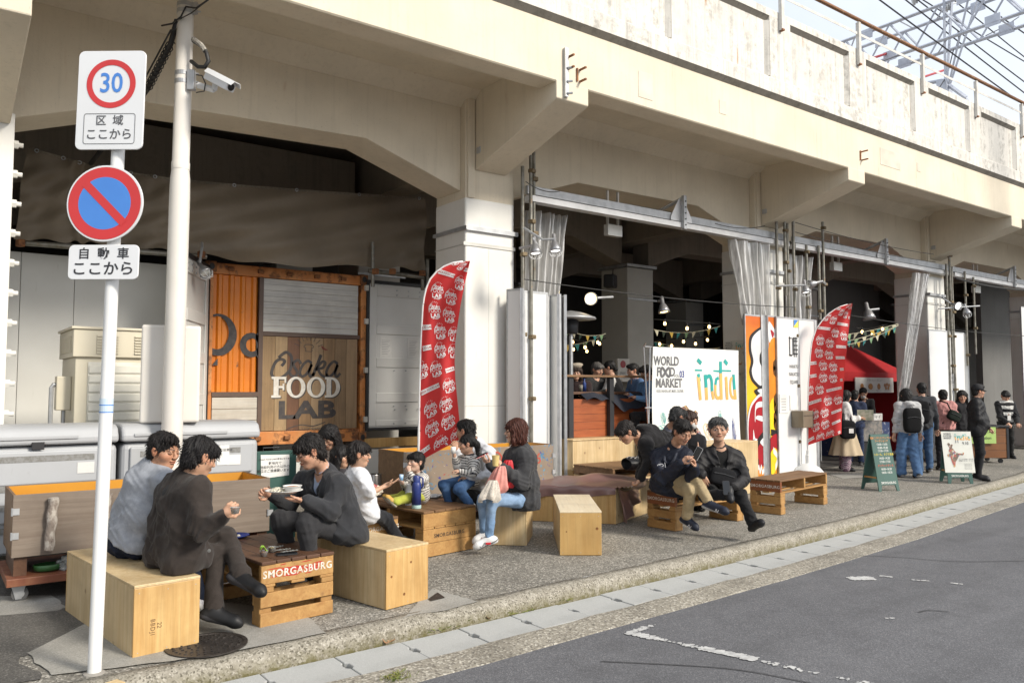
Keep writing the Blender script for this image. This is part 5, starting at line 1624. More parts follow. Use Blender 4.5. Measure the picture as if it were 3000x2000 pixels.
spray(gc + .02, 8.9, gd - gc - .02, [('white', [(.1, .97), (.7, .93), (.98, .88), (.6, .82), (.1, .85)], 0), ('red', [(.3, .92), (.7, .90), (.5, .87)], 0), ('orange', [(.02, .8), (.98, .85), (.98, .5), (.02, .45)], 0), ('brown', [(.98, .72), (.5, .68), (.98, .64)], .06),
  ('yellow', [(.02, .45), (.9, .5), (.7, .38), (.9, .27), (.1, .25)], 0), ('brown', [(.98, .5), (.5, .46), (.8, .4), (.45, .35), (.98, .3)], .07), ('black', [(.1, .28), (.9, .27)], .04), ('red', [(.02, .24), (.98, .26), (.98, .12), (.02, .1)], 0), ('yellow', [(.02, .15), (.6, .18), (.9, .1), (.4, .03), (.02, .03)], 0), ('white', [(.3, .17), (.8, .12), (.5, .06)], .04)])
wx0, wx1, wx2 = PY(2279, 1200, 8.86)[0], PY(2346, 1200, 8.86)[0], PY(2394, 1200, 8.86)[0]
t = fold_panel('white gate leaf lettered HANKYU NAKATSU SQUARE with a mailbox', [(wx0, 8.86), (wx1, 8.86), (wx1 + .03, 8.9), (wx2, 8.88), (wx2 + .05, 9.05), (wx2 + .1, 8.9), (wx2 + .15, 9.05)], .02, 2.98, FPW)
t['group'] = 'white folding gate leaves'
mb = MB()
hx = PY(2327, 1100, 8.85)[0]
for i, s_ in enumerate(('HANKYU', 'NAKATSU', 'SQUARE')): mb.text(s_, lambda x, y: np.array([hx + x, 8.852, 2.06 - i * .145 + y]), .095, sx=.72)
for a in ([(-.12, 2.62), (-.12, 2.26), (-.06, 2.26)], [(-.14, 2.59), (-.02, 2.59), (-.02, 2.28), (-.14, 2.28)], [(.02, 2.62), (.02, 2.24)], [(.08, 2.62), (.08, 2.24)], [(.0, 2.54), (.13, 2.54)], [(.0, 2.46), (.13, 2.46)], [(.0, 2.38), (.13, 2.38)], [(.0, 2.30), (.13, 2.30)], [(-.02, 2.59), (.13, 2.59)]):
 mb.stroke(a, .022, lambda x, y: np.array([hx + x, 8.851, y]), smooth=False)
mb.build('lettering', INK, t)
MB().bb(hx + .02, hx + .16, 8.85, 8.855, 2.80, 2.94).build('sticker', mat('yellow_sticker', (.72, .62, .08), .5), t)
MB().add([(hx + .02, 8.848, 2.94), (hx + .16, 8.848, 2.94), (hx + .02, 8.848, 2.82)], [(0, 2, 1)]).build('sticker_corner', BLUE, t)
for x_, z0_, z1_ in ((-.02, 1.25, 1.52), (-.34, 1.20, 1.55)): MB().bb(hx + x_ - .13, hx + x_ + .13, 8.849, 8.855, z0_, z1_).build('paper_notice', PAPER, t)
mb = MB()
for i in range(5): mb.bb(hx - .42, hx - .28, 8.8470, 8.8488, 1.25 + i * .05, 1.27 + i * .05)
mb.build('notice_print', mat('grey_print', (.4, .4, .4), .8), t)
mbx = MB().bb(hx - .12, hx + .34, 8.60, 8.855, .93, 1.24).build('mailbox', mat('bronze_mailbox', (.235, .195, .14), .4, .3), t, bevel=.012)
mb = MB()
mb.bb(hx - .10, hx + .32, 8.592, 8.598, 1.15, 1.157)
mb.tube([(hx + .21, 8.602, .99), (hx + .21, 8.585, .99)], .014, 8)
mb.build('slot', DARKST, mbx)
x31, x32, x33 = PY(2727, 1200, 8.9)[0], PY(2782, 1200, 8.9)[0], PY(2846, 1200, 8.9)[0]
t = fold_panel('pair of plain white folding gate leaves behind the queueing people', [(x31, 8.9), (x32, 8.9), (x32 + .06, 9.02), (x33 - .15, 8.95), (x33, 9.1), (x33 + .06, 8.95)], .02, 3.0, FPW)
mb = MB()
mb.text('HANKYU\nNAKATSU\nSQUARE', lambda x, y: np.array([x32 + .25 + x, 8.93, 1.9 + y]), .1, sx=.7)
mb.build('lettering', INK, t)
fold_panel('narrow white gate leaf with bolts at the far right edge', [(24.2, 9.2), (25.1, 9.1)], .02, 3.9, FPW)
# lamps on arms
l1 = lamp(at(1568, 734, 10.6), (0, -.15, -1), 'grey caged lamp hanging left of its pair beside the plastic strip curtain', LAMPON, arm=[at(1562, 700, 10.6), at(1575, 715, 10.6), at(1522, 728, 10.7)])
lamp(at(1626, 727, 10.6), (0, -.15, -1), 'grey caged lamp hanging right of its pair beside the plastic strip curtain', LAMPON, arm=[at(1626, 700, 10.6), at(1590, 702, 10.6), at(1535, 668, 10.7)])
lamp(at(2360, 850, 14.6), (0, -.15, -1), 'grey caged lamp on an arm right of the middle pillar', LAMPON, arm=[at(2358, 835, 14.6), at(2275, 838, 14.6)])
lamp(at(2378, 832, 14.9), (-.5, .6, -.2), 'grey lamp seen from behind on the arm right of the middle pillar', LAMPOFF, arm=[at(2420, 833, 14.8)])
lamp(at(2804, 895, 17.5), (-.4, -.8, -.3), 'bright lamp facing the street on the arm right of the third pillar', LAMPON, arm=[at(2760, 872, 17.5)])
lamp(at(2832, 915, 17.5), (.1, -.2, -1), 'caged lamp hanging at the end of the arm right of the third pillar', LAMPON, arm=[at(2830, 898, 17.5), at(2870, 896, 17.5), at(2750, 904, 17.5)])
lamp(at(1730, 875, 13.3), (-.55, -.8, -.1), 'glowing warm lamp facing the street left of the inner pillar', LAMPWARM, False, 1.25, arm=[at(1760, 872, 13.6), at(1795, 870, 13.8)])
lamp(at(1944, 906, 14.2), (0, -.2, -1), 'warm lamp hanging right of the inner pillar', LAMPWARM, False, 1.2, arm=[at(1940, 885, 14.2), at(1930, 882, 14.4)])
lamp(at(2545, 925, 17.0), (0, -.2, -1), 'bell shaped lamp hanging before the red tent', LAMPOFF, False, 1.5, arm=[at(2545, 908, 17), at(2575, 905, 17)])
# ================================================================== stage, bar, banner, boxes in the middle
t = thing('plywood_stage', 'raised pale plywood stage carrying the bar under the second arch', 'stage', (9, 9.5, 0))
MB().prism([(7.62, 9.45), (7.78, 9.0), (11.2, 9.0), (11.2, 12.2), (7.62, 12.2)], (0, 0, .445), EX, EY, EZ * .43).build('riser_board', PLYP, t, bevel=.004)
MB().prism([(7.625, 9.452), (7.782, 9.004), (11.2, 9.004), (11.2, 12.2), (7.625, 12.2)], (0, 0, .004), EX, EY, EZ * .438).build('riser_board', m_ply('plywood_warm_pale', (.57, .41, .20), (.47, .31, .13), .75, .5), t, bevel=.004)
MB().prism([(7.60, 9.44), (7.765, 8.985), (11.2, 8.985), (11.2, 12.2), (7.60, 12.2)], (0, 0, .877), EX, EY, EZ * .02).build('stage_top', PLYP, t, bevel=.003)
bar_ = thing('bar_counter', 'red brown boarded bar counter with black posts and a wooden rail on the plywood stage', 'bar counter', (9.3, 9.7, .9))
bx0, bx1 = 7.72, 10.35
for i in range(5): MB().bb(bx0, bx1, 9.30 + .002 * (i % 2), 9.34, .90 + i * .118, 1.015 + i * .118).build('front_board', REDWD, bar_, bevel=.003)
MB().bb(bx0, bx1 + .3, 9.36, 10.0, 1.56, 1.60).build('counter_top', PALLETD, bar_, bevel=.004)
for px_ in (1671, 1790, 1905):
 x_ = PY(px_, 1250, 9.25)[0]
 MB().bb(x_ - .045, x_ + .045, 9.22, 9.297, .9, 1.825).build('post', DARKST, bar_, bevel=.004)
MB().bb(bx0 - .1, bx1 + .25, 9.18, 9.32, 1.826, 1.86).build('rail', PALLETB, bar_, bevel=.004)
t = thing('india_banner', 'white WORLD FOOD MARKET india banner on a silver stand behind the seated men', 'banner', (10.5, 8.75, 0))
BX0, BX1, BZ1 = PY(1911, 1100, 8.72)[0], PY(2166, 1100, 8.72)[0], PY(1911, 1015, 8.72)[2]
BW = BX1 - BX0
BAN = mat('banner_vinyl', (.70, .71, .69), .35, c2=(.66, .67, .65), ns=2)
fb = lambda x, y, k=0.0: np.array([BX0 + x * BW, 8.72 - k + .015 * math.sin(x * 7 + y * 3) + .012 * math.sin(y * 5), BZ1 - y * BW])
MB().grid(lambda u, v: fb(u + (.012 * (1 - v) if u < .5 else -.012 * v * 0), v * .93), 24, 24).build('sheet', BAN, t, smooth=True)
GRL = mat('banner_grey_ink', (.10, .10, .105), .5, c2=(.17, .17, .175), ns=9)
mb = MB()
mb.text('WORLD', lambda x, y: fb(.158 + x, .105 - y, .005), .092, bold=.028, sx=.80)
mb.text('F', lambda x, y: fb(.075 + x, .185 - y, .005), .092, bold=.028, sx=.9)
mb.text('D', lambda x, y: fb(.225 + x, .185 - y, .005), .092, bold=.028, sx=.8)
a_ = np.linspace(0, 2 * math.pi, 40)
mb.stroke([(0.15 + .05 * math.cos(q), .185 + .034 * math.sin(2 * q) * .95) for q in a_], .02, lambda x, y: fb(x, y, .005), smooth=False)
mb.text('MARKET', lambda x, y: fb(.185 + x, .268 - y, .005), .092, bold=.028, sx=.80)
mb.text('FOOD, FASHION, ART, MUSIC, CULTURE', lambda x, y: fb(.195 + x, .325 - y, .005), .026, sx=.60, bold=.01)
mb.text('VOL.', lambda x, y: fb(.27 + x, .212 - y, .005), .03)
mb.build('grey_lettering', GRL, t)
MB().text('03', lambda x, y: fb(.325 + x, .20 - y, .005), .07, bold=.015, sx=.75).build('blue_lettering', mat('banner_navy_ink', (.03, .05, .26), .5), t)
TEAL, APR = mat('teal_ink', (.02, .36, .33), .5), mat('apricot_ink', (.80, .43, .12), .5)
def india(par, f, s=1.0, world=True):
 """the word india, strokes split into teal tops and apricot feet"""
 te, ap = MB(), MB()
 S_ = lambda mb, p, w_: mb.stroke([(x * s, y * s) for x, y in p], w_ * s, f, smooth=len(p) > 3)
 S_(te, [(.0, .0), (.30, .005)], .014)
 S_(te, [(.30, .0), (.44, .0)], .012)
 for x in (.04, .36): S_(te, [(x - .012, -.085), (x + .03, -.055)], .032)
 S_(ap, [(.035, .05), (.055, .24)], .032)
 S_(te, [(.035, .03), (.05, .09)], .030)
 S_(te, [(.115, .035), (.125, .14)], .034)
 S_(ap, [(.125, .14), (.13, .24)], .034)
 S_(te, [(.13, .06), (.165, .045), (.19, .08), (.195, .15), (.20, .18)], .030)
 S_(ap, [(.197, .17), (.215, .235)], .030)
 S_(te, [(.30, -.075), (.305, .03)], .034)
 S_(ap, [(.305, .02), (.315, .24)], .034)
 S_(te, [(.28, .06), (.25, .07), (.238, .12)], .028)
 S_(ap, [(.238, .11), (.24, .19), (.265, .225), (.31, .215)], .028)
 S_(ap, [(.375, .05), (.39, .24)], .032)
 S_(te, [(.47, .03), (.485, .16)], .032)
 S_(ap, [(.485, .15), (.495, .24)], .032)
 S_(ap, [(.475, .06), (.44, .07), (.43, .14), (.44, .2), (.465, .225), (.49, .21)], .026)
 te.build('teal_lettering', TEAL, par, world=world)
 ap.build('apricot_lettering', APR, par, world=world)
india(t, lambda x, y: fb(.465 + x, .165 + y * .95, .006), 1.0)
def scribble(c, wx, wy, n, seed, jag_=.25):
 r = np.random.default_rng(seed)
 a = np.linspace(0, n * 2 * math.pi, n * 9)
 return [(c[0] + wx * (1 - i / len(a) * .8) * math.cos(q) * (1 + jag_ * r.normal() * .5), c[1] + wy * (1 - i / len(a) * .5) * math.sin(q * 1.07) * (1 + jag_ * r.normal() * .4)) for i, q in enumerate(a)]
for col_, nm, c, wx, wy, sd in ((TEAL, 'teal_sketch', (.12, .62), .075, .055, 1), (TEAL, 'teal_sketch', (.12, .52), .028, .05, 2), (APR, 'apricot_sketch', (.60, .63), .065, .07, 3), (TEAL, 'teal_sketch', (.765, .53), .033, .05, 4),
        (TEAL, 'teal_sketch', (.77, .63), .035, .05, 5), (mat('banner_navy_ink', (.03, .05, .26), .5), 'navy_sketch', (.925, .67), .022, .14, 6), (APR, 'apricot_sketch', (.80, .80), .04, .045, 7), (APR, 'apricot_sketch', (.88, .98), .05, .06, 8)):
 mb = MB()
 mb.stroke(scribble(c, wx, wy, 3, sd, .5), .003, lambda x, y: fb(x, min(y, .92), .006), smooth=False)
 mb.build(nm, col_, t)
COLL = NT('photo_collage_print')
_vo = COLL.n('ShaderNodeTexVoronoi')
_vo.inputs['Scale'].default_value = 26
COLL.L(COLL.map((1, 1, 1), rand=False), _vo.inputs['Vector'])
_sc = COLL.n('ShaderNodeSeparateColor')
COLL.L(_vo.outputs['Color'], _sc.inputs[0])
_r = COLL.n('ShaderNodeValToRGB')
_r.color_ramp.interpolation = 'CONSTANT'
for i, (p_, c_) in enumerate(((0, (.05, .035, .03, 1)), (.2, (.42, .04, .04, 1)), (.38, (.62, .34, .08, 1)), (.55, (.65, .60, .5, 1)), (.68, (.18, .09, .05, 1)), (.8, (.55, .12, .1, 1)), (.9, (.08, .10, .25, 1)))):
 e = _r.color_ramp.elements[i] if i < 2 else _r.color_ramp.elements.new(p_)
 e.position, e.color = p_, c_
COLL.L(_sc.outputs[0], _r.inputs[0])
COLL.L(COLL.mix(COLL.mix(1.0, COLL.noise(COLL.map((1, 1, 1), rand=False), 60, 4), (.8, .8, .8), 'MULTIPLY'), _r.outputs[0], (.3, .22, .16)), COLL.b.inputs['Base Color'])
COLL.b.inputs['Roughness'].default_value = .45
IMAP = [(.30, .45), (.36, .43), (.40, .47), (.40, .50), (.46, .47), (.49, .49), (.45, .58), (.50, .62), (.56, .70), (.64, .735), (.74, .74), (.80, .75), (.82, .70), (.86, .73), (.82, .79), (.74, .79), (.66, .82), (.60, .90), (.52, 1.0), (.50, 1.12), (.45, 1.15), (.40, 1.0), (.36, .86), (.28, .84), (.26, .78), (.33, .74), (.33, .64), (.37, .58), (.33, .52)]
mb = MB()
pts = [p for p in IMAP if p[1] < .925]
mb.add([fb(x, min(y, .925), .004) for x, y in pts], [tuple(range(len(pts)))[::-1]])
mb.build('collage_map', COLL.mat, t)
mb = MB()
sx_ = PY(1888, 1100, 8.75)[0]
for a, b in (((sx_, 8.76, 2.30), (BX0 + .05, 8.80, .05)), ((BX0 + .04, 8.80, 2.30), (sx_ + .05, 8.76, .05)), ((sx_, 8.76, 2.30), (sx_, 8.72, 2.36)), ((sx_, 8.74, 2.30), (BX0, 8.74, 2.30)), ((sx_, 8.74, 1.35), (BX0 + .05, 8.76, 1.35)), ((BX1 + .02, 8.76, .05), (BX1 + .02, 8.76, 2.28))): mb.tube([a, b], .013, 6)
mb.build('stand', mat('silver_tube', (.6, .6, .6), .25, .9), t)
ply_box('plywood_box', 'tall pale plywood box forming the back of the seat behind the two men', 'box', (8.95, 7.95), 0, .55, 1.82, .82, side=PLYP, end=PLYP)
stp = thing('pallet_stack', 'worn pallet lying on a low plywood step behind the bending man', 'pallet', (8.2, 8.5, 0))
MB().bb(7.75, 8.9, 8.12, 8.95, .004, .40).build('step_box', PLYP, stp, bevel=.004)
for i in range(6): MB().bb(7.72, 8.9, 8.10 + i * .14, 8.225 + i * .14, .525, .545).build('deck_board', PALLETB, stp, bevel=.003, seg=1)
for x_ in (7.73, 8.28, 8.85): MB().bb(x_, x_ + .045, 8.10, 8.92, .425, .524).build('stringer', PALLETB, stp, bevel=.003, seg=1)
for i in (0, 3, 5): MB().bb(7.72, 8.9, 8.10 + i * .14, 8.225 + i * .14, .404, .424).build('bottom_board', PALLETB, stp, bevel=.003, seg=1)
q = at(1862, 1358, 10.6)
mb = MB()
mb.grid(lambda u, v: q + np.array([(v - .5) * .34, .13 * math.cos(u * 6.283) * (1 - .25 * abs(2 * v - 1) ** 3), .085 * math.sin(u * 6.283) * (1 - .2 * abs(2 * v - 1) ** 3) + .01 * math.sin(u * 14) + .01]), 24, 10)
bg = tag(mb.build('sports_bag', mat('black_nylon', (.018, .018, .02), .5, bump=.3, bs=25, bd=.01), smooth=True), 'black sports bag with pale piping lying on the worn pallet', 'bag')
mb = MB()
for y_ in (-.09, -.02, .05):
 mb.tube([q + np.array([(k / 12 - .5) * .32, y_ - .05, .085 + .02 * math.sin(k)]) for k in range(13)], .004, 5)
mb.build('piping', mat('pale_piping', (.5, .48, .45), .7), bg)
# ================================================================== hall interior: speaker, string lights, bunting, heater, posters
tag(MB().box(PY(1788, 824, 12.35), (.26, .24, .28), .5).build('wall_speaker', BLACK, bevel=.03), 'small black loudspeaker hanging on the inner pillar', 'speaker')
sp_ = bpy.data.objects['wall_speaker']
MB().tube([PY(1795, 805, 12.35), PY(1796, 790, 12.5)], .012, 6).build('mount', BLACK, sp_)
q = at(1672, 935, 13.0)
hp = thing('patio_heater', 'wide silver dish top of a patio heater behind the folding gate', 'heater', q)
MB().lathe([(.42, 0), (.40, .03), (.18, .11), (.02, .14)], q, 30).build('dish', GALV, hp, smooth=True)
MB().lathe([(.10, -.24), (.12, -.22), (.13, -.02), (.1, -.01)], q, 20).build('burner', DARKST, hp, smooth=True)
MB().tube([q + (0, 0, -.24), (q[0], q[1], .9)], .035, 10).build('pole', GALV, hp)
BULB = mat('glowing_bulb', (.9, .8, .6), .3, emit=(1.0, .66, .25), es=5.0)
def string_light(label, pts, d, n, par=None):
 t = thing('string_light', label, 'string lights', at(*pts[0], d), 0, 'strings of warm bulbs in the hall')
 P_ = [at(*p, d) for p in pts]
 line = [pw(P_, s_) for s_ in np.linspace(0, 1, 24)]
 MB().tube(line, .007, 4).build('cable', CAB, t)
 for i in range(n):
  p = pw(P_, (i + .5) / n) - EZ * (.04 + .06 * (i % 2))
  b = MB().lathe([(.0, -.06), (.022, -.048), (.027, -.03), (.022, -.01), (.012, .01)], p, 10).build('bulb', BULB, t, smooth=True)
  MB().tube([p + EZ * .005, p + EZ * .06], .017, 6).build('socket', BLACK, b)
string_light('string of warm bulbs in the dark left of the inner pillar', [(1660, 985), (1700, 1000), (1770, 990)], 15.2, 3)
string_light('lower string of warm bulbs left of the inner pillar', [(1660, 1015), (1720, 1010), (1775, 990)], 15.8, 3)
string_light('string of warm bulbs between the inner pillar and the second pillar', [(1915, 935), (2060, 945), (2110, 950)], 14.6, 3)
string_light('lower string of warm bulbs between the inner pillar and the second pillar', [(1915, 1000), (2010, 990), (2090, 985)], 16, 5)
string_light('short string of warm bulbs above the red tent', [(2510, 960), (2540, 965), (2600, 950)], 16.0, 3)
PEN = [mat('pennant_%s' % n, c, .8) for n, c in (('green', (.25, .42, .22)), ('ochre', (.55, .36, .06)), ('cream', (.62, .58, .42)), ('teal', (.03, .22, .22)), ('dark', (.04, .06, .04)))]
def bunting(label, a, b, d, n, sag=12, k0=0):
 t = thing('bunting', label, 'bunting', at(*a, d), 0, 'strings of triangular bunting')
 P_ = [at(a[0] + (b[0] - a[0]) * s_, a[1] + (b[1] - a[1]) * s_ + sag * 4 * s_ * (1 - s_), d) for s_ in np.linspace(0, 1, 20)]
 MB().tube(P_, .006, 4).build('cord', PEN[2], t)
 for i in range(n):
  p, q_ = pw(P_, (i + .12) / n), pw(P_, (i + .68) / n)
  h_ = np.linalg.norm(q_ - p) * 1.5
  m_ = (p + q_) / 2 - EZ * h_ + cF0 * rng.normal() * .04 + cR * rng.normal() * .02
  MB().add([p, q_, m_, p + cF0 * .004, q_ + cF0 * .004, m_ + cF0 * .004], [(0, 2, 1), (3, 4, 5), (0, 1, 4, 3), (1, 2, 5, 4), (2, 0, 3, 5)]).build('pennant', PEN[(i * 2 + k0) % 5], t)
bunting('dim bunting crossing the dark hall left of the inner pillar', (1655, 962), (1775, 978), 14.8, 6)
bunting('second dim bunting left of the inner pillar', (1655, 1010), (1775, 975), 15.6, 5, 10, 1)
bunting('bunting with green and ochre pennants right of the inner pillar', (1915, 965), (2110, 955), 15.0, 9, 14, 2)
bunting('lower bunting behind the top edge of the india banner', (1915, 1000), (2110, 1018), 16.5, 10, 10, 3)
bunting('upper bunting with green pennants in front of the red tent', (2478, 980), (2632, 948), 15.6, 7, 3, 0)
bunting('middle bunting in front of the red tent', (2478, 1000), (2632, 952), 15.3, 7, 4, 3)
bunting('lowest white and ochre bunting in front of the red tent', (2470, 1012), (2632, 953), 15.0, 9, 8, 2)
WIRE = mat('dark_wire', (.03, .03, .03), .6)
for i, (a, b, d0, d1, lab) in enumerate((((1535, 818), (2330, 900), 10.6, 14.5, 'thin wire stretched under the arch from the big pillar to the middle pillar'), ((1540, 532), (1640, 560), 10.6, 11.3, 'short wire running from the scaffold tubes to the girder'),
  ((2330, 652), (2735, 745), 14.6, 17.3, 'thin barbed wire under the girder of the third arch'), ((2330, 680), (2740, 768), 14.6, 17.3, 'lower thin wire under the girder of the third arch'), ((2095, 655), (2240, 662), 13.5, 14.3, 'slack wire leading to the middle pillar tubes'),
  ((2470, 920), (3020, 985), 15, 20, 'thin wire stretched low across the third and fourth arches'), ((2800, 815), (3020, 850), 17.4, 19.5, 'pale conduit curling under the far gate beam'))):
 p, q_ = at(*a, d0), at(*b, d1)
 tag(MB().tube([p + (q_ - p) * s_ - EZ * .12 * s_ * (1 - s_) * 4 * .5 for s_ in np.linspace(0, 1, 12)], .007 if i < 6 else .02, 5).build('tension_wire', WIRE), lab, 'wire')
def poster(name, label, o, u, w_, h_, par=None):
 """cream market poster: lettering, india, dates, collage"""
 u = nrm(u)
 n_ = np.cross(u, EZ)
 t = MB().prism([(0, 0), (w_, 0), (w_, h_), (0, h_)], o, u, EZ, n_ * .006).build(name, mat('cream_poster', (.66, .66, .60), .5), par)
 if par is None: tag(t, label, 'poster')
 f = lambda x, y: np.asarray(o, float) + u * x * w_ + EZ * (h_ - y * w_) + n_ * .009
 mb = MB()
 for i, s_ in enumerate(('WORLD', 'FOOD.03', 'MARKET')): mb.text(s_, lambda x, y: f(.19 + x, .08 + i * .075 - y), .085, bold=.02, sx=.8)
 mb.text('11', lambda x, y: f(.52 + x, .36 - y), .15, bold=.01)
 mb.text('9.10', lambda x, y: f(.80 + x, .42 - y), .15, bold=.015, sx=.8)
 mb.text('インドの食と文化を\n体験するマーケット', lambda x, y: f(.74 + x, 1.03 - y), .046)
 mb.text('12:00-20:00', lambda x, y: f(.8 + x, .32 - y), .04)
 for i in range(4): mb.text('OSAKA FOOD LAB', lambda x, y: f(.78 + x, 1.13 + i * .04 - y), .03)
 mb.build('poster_lettering', GRL, t)
 india(t, lambda x, y: f(.42 + x, .13 + y * .6), 1.08)
 mb = MB()
 mb.add([f((x - .26) * .95 + .12, (y - .43) * 1.05 + .38) for x, y in IMAP], [tuple(range(len(IMAP)))[::-1]])
 mb.build('collage_map', COLL.mat, t)
 return t
poster('wall_poster', 'small world food market poster on the side of the second pillar', (XC(2) - .436, 9.95, 1.72), (0, -1, 0), .62, .85)
t = MB().bb(12.15, 12.5, 12.55, 12.592, 1.8, 2.3).build('wifi_notice', PAPER)
tag(t, 'white notice with a dark red badge on the inner pillar', 'notice')
MB().prism(circ(.08, 20), (12.3, 12.545, 2.18), EX, EZ, EY * -.003).build('badge', SPR['red'], t)
MB().text('FREE', lambda x, y: np.array([12.3 + x, 12.547, 1.98 + y]), .08).build('lettering', INK, t)
# ================================================================== red tent, menu, boards, counter
TENT = mat('red_tent_cloth', (.42, .008, .012), .7, c2=(.36, .006, .01), ns=2)
t = thing('red_tent', 'red market tent with peaked roof and red back wall under the third arch', 'tent', (18.6, 11.6, 0))
tx0, tx1, ty0, ty1 = 16.6, 20.6, 10.55, 13.0
pk = np.array([(tx0 + tx1) / 2 - .1, (ty0 + ty1) / 2, 3.15])
mb = MB()
cn = [np.array(p) for p in ((tx0, ty0, 2.05), (tx1, ty0, 2.05), (tx1, ty1, 2.05), (tx0, ty1, 2.05))]
for i in range(4): mb.add([cn[i], cn[(i + 1) % 4], pk, pk + (0, 0, .001)], [(0, 1, 2)])
mb.build('roof', TENT, t)
mb = MB()
for i in range(4):
 a, b = cn[i], cn[(i + 1) % 4]
 mb.add([a, b, b - EZ * .22, a - EZ * .22], [(0, 3, 2, 1)])
mb.build('valance', TENT, t)
MB().bb(tx0, tx1, ty1 - .02, ty1, .02, 2.03).build('back_wall', TENT, t)
MB().bb(tx1 - .02, tx1, ty0 + .1, ty1 - .03, .02, 2.03).build('side_wall', TENT, t)
for p in cn: MB().tube([(p[0], p[1], 0), p], .022, 8).build('leg', GALV, t)
x0_, x1_ = PY(2495, 1130, 10.6)[0], PY(2606, 1130, 10.6)[0]
mn = MB().bb(x0_, x1_, 10.50, 10.52, 1.55, 1.92).build('menu_banner', mat('menu_cream', (.64, .62, .58), .5))
tag(mn, 'cream menu banner with four golden snacks hanging below the red tent eave', 'menu banner')
mb = MB()
for i in range(4):
 cx_ = x0_ + (x1_ - x0_) * (.16 + .22 * i)
 for dx, dz in (((0, 0),) if i < 3 else ((-.1, .03), (.0, .05), (.1, .03), (-.05, -.04), (.06, -.04))):
  mb.prism([(a * (1.4 if i == 1 else 1), b) for a, b in circ(.075 if i < 3 else .045, 14)], (cx_ + dx, 10.497, 1.70 + dz), EX, EZ, EY * -.003)
mb.build('food_picture', mat('fried_gold_print', (.34, .14, .035), .6, c2=(.45, .22, .06), ns=30), mn)
mb = MB()
mb.text('サモサ セットメニュー', lambda x, y: np.array([(x0_ + x1_) / 2 + x, 10.497, 1.85 + y]), .07)
for i in range(4): mb.text('カレーパン', lambda x, y: np.array([x0_ + (x1_ - x0_) * (.16 + .22 * i) + x, 10.497, 1.60 + y]), .05)
mb.build('lettering', GRL, mn)
q = G(2570, 1300)
sb_ = thing('menu_stand', 'white and grey photo menu stand in front of the red tent', 'menu stand', (17.2, 9.7, 0))
MB().box((17.25, 9.7, .78), (.62, .03, .62), -.3).build('panel', mat('grey_photo_print', (.16, .16, .16), .5, c2=(.34, .30, .26), ns=14), sb_)
MB().box((17.243, 9.683, 1.01), (.62, .03, .15), -.3).build('title_strip', PAPER, sb_)
MB().text('マサラチャイ', lambda x, y: np.array([17.238 + x * .955, 9.665 - x * .295, 1.01 + y]), .09).build('lettering', INK, sb_)
MB().box((17.26, 9.74, .24), (.5, .04, .48), -.3).build('foot', DARKST, sb_)
mb = MB()
mb.bb(17.9, 20.3, 10.9, 11.4, .0, .78)
o = tag(mb.build('stall_table', mat('indigo_table_cloth', (.03, .05, .13), .85, c2=(.3, .3, .36), ns=9, rng_=(.6, .66))), 'stall table under a dark indigo patterned cloth inside the red tent', 'table')
def aboard(label, p, ang, W, H, lean, front):
 t = thing('a_board', label, 'a-board', (p[0], p[1], 0), ang, 'green a-boards on the pavement')
 out = [(0, 0), (.05, 0), (.075, .10), (W - .075, .10), (W - .05, 0), (W, 0), (W - .02, H), (.02, H)]
 v = nrm((0, lean, 1))
 MB().prism(out, (0, 0, 0), EX, v, nrm(np.cross(EX, v)) * -.018).build('front_leaf', GREENB, t, bevel=.003, world=False)
 v2 = nrm((0, -lean, 1))
 MB().prism(out, (0, lean * H * 2 * .96 + .02, 0), EX, v2, nrm(np.cross(EX, v2)) * -.018).build('rear_leaf', GREENB, t, bevel=.003, world=False)
 mb = MB()
 mb.tube([(W / 2 - .09, lean * H, H - .01), (W / 2 - .09, lean * H, H + .03), (W / 2 + .09, lean * H, H + .03), (W / 2 + .09, lean * H, H - .01)], .006, 6)
 mb.build('handle', DARKST, t, world=False)
 for x_ in (.02, W - .04): MB().bb(x_, x_ + .02, lean * .2 + .01, lean * H * 2 - .02, .2, .225).build('stay', PALLET, t, world=False)
 f = lambda x, y, k=.0025: np.array([x, 0, 0]) + v * y + nrm(np.cross(EX, v)) * k
 front(t, f, W, H)
 return t
CH = {k: mat('chalk_' + k, c, .9) for k, c in dict(white=(.68, .70, .66), orange=(.65, .28, .09), yellow=(.62, .5, .09), red=(.55, .13, .08)).items()}
def fr1(t, f, W, H):
 def ln(s_, y, sz, c, sx=.9): MB().text(s_, lambda a, b: f(W / 2 + .01 + a, y + b), sz, bold=.014, sx=sx).build('chalk_line', CH[c], t, world=False)
 ln('古典インドダンスパフォーマンス', .86, .042, 'orange', .68)
 ln('ワークショップ', .81, .042, 'orange')
 for s_, y in (('13:00~13:30', .755), ('15:00~15:30', .70), ('17:00~17:30', .65), ('14:00~14:20', .53), ('17:30~17:50', .475), ('16:00~16:20', .355), ('18:00~18:20', .30)): ln(s_, y, .048, 'white')
 ln('シタール、タブラ演奏', .59, .044, 'yellow')
 ln('ボリウッドダンス', .41, .044, 'red')
 ln('SMORGASBURG', .135, .052, 'white', .8)
aboard('green a-board with chalked dance times in white, orange and red', (12.392, 6.853), rad(-18.5), .415, .92, .21, fr1)
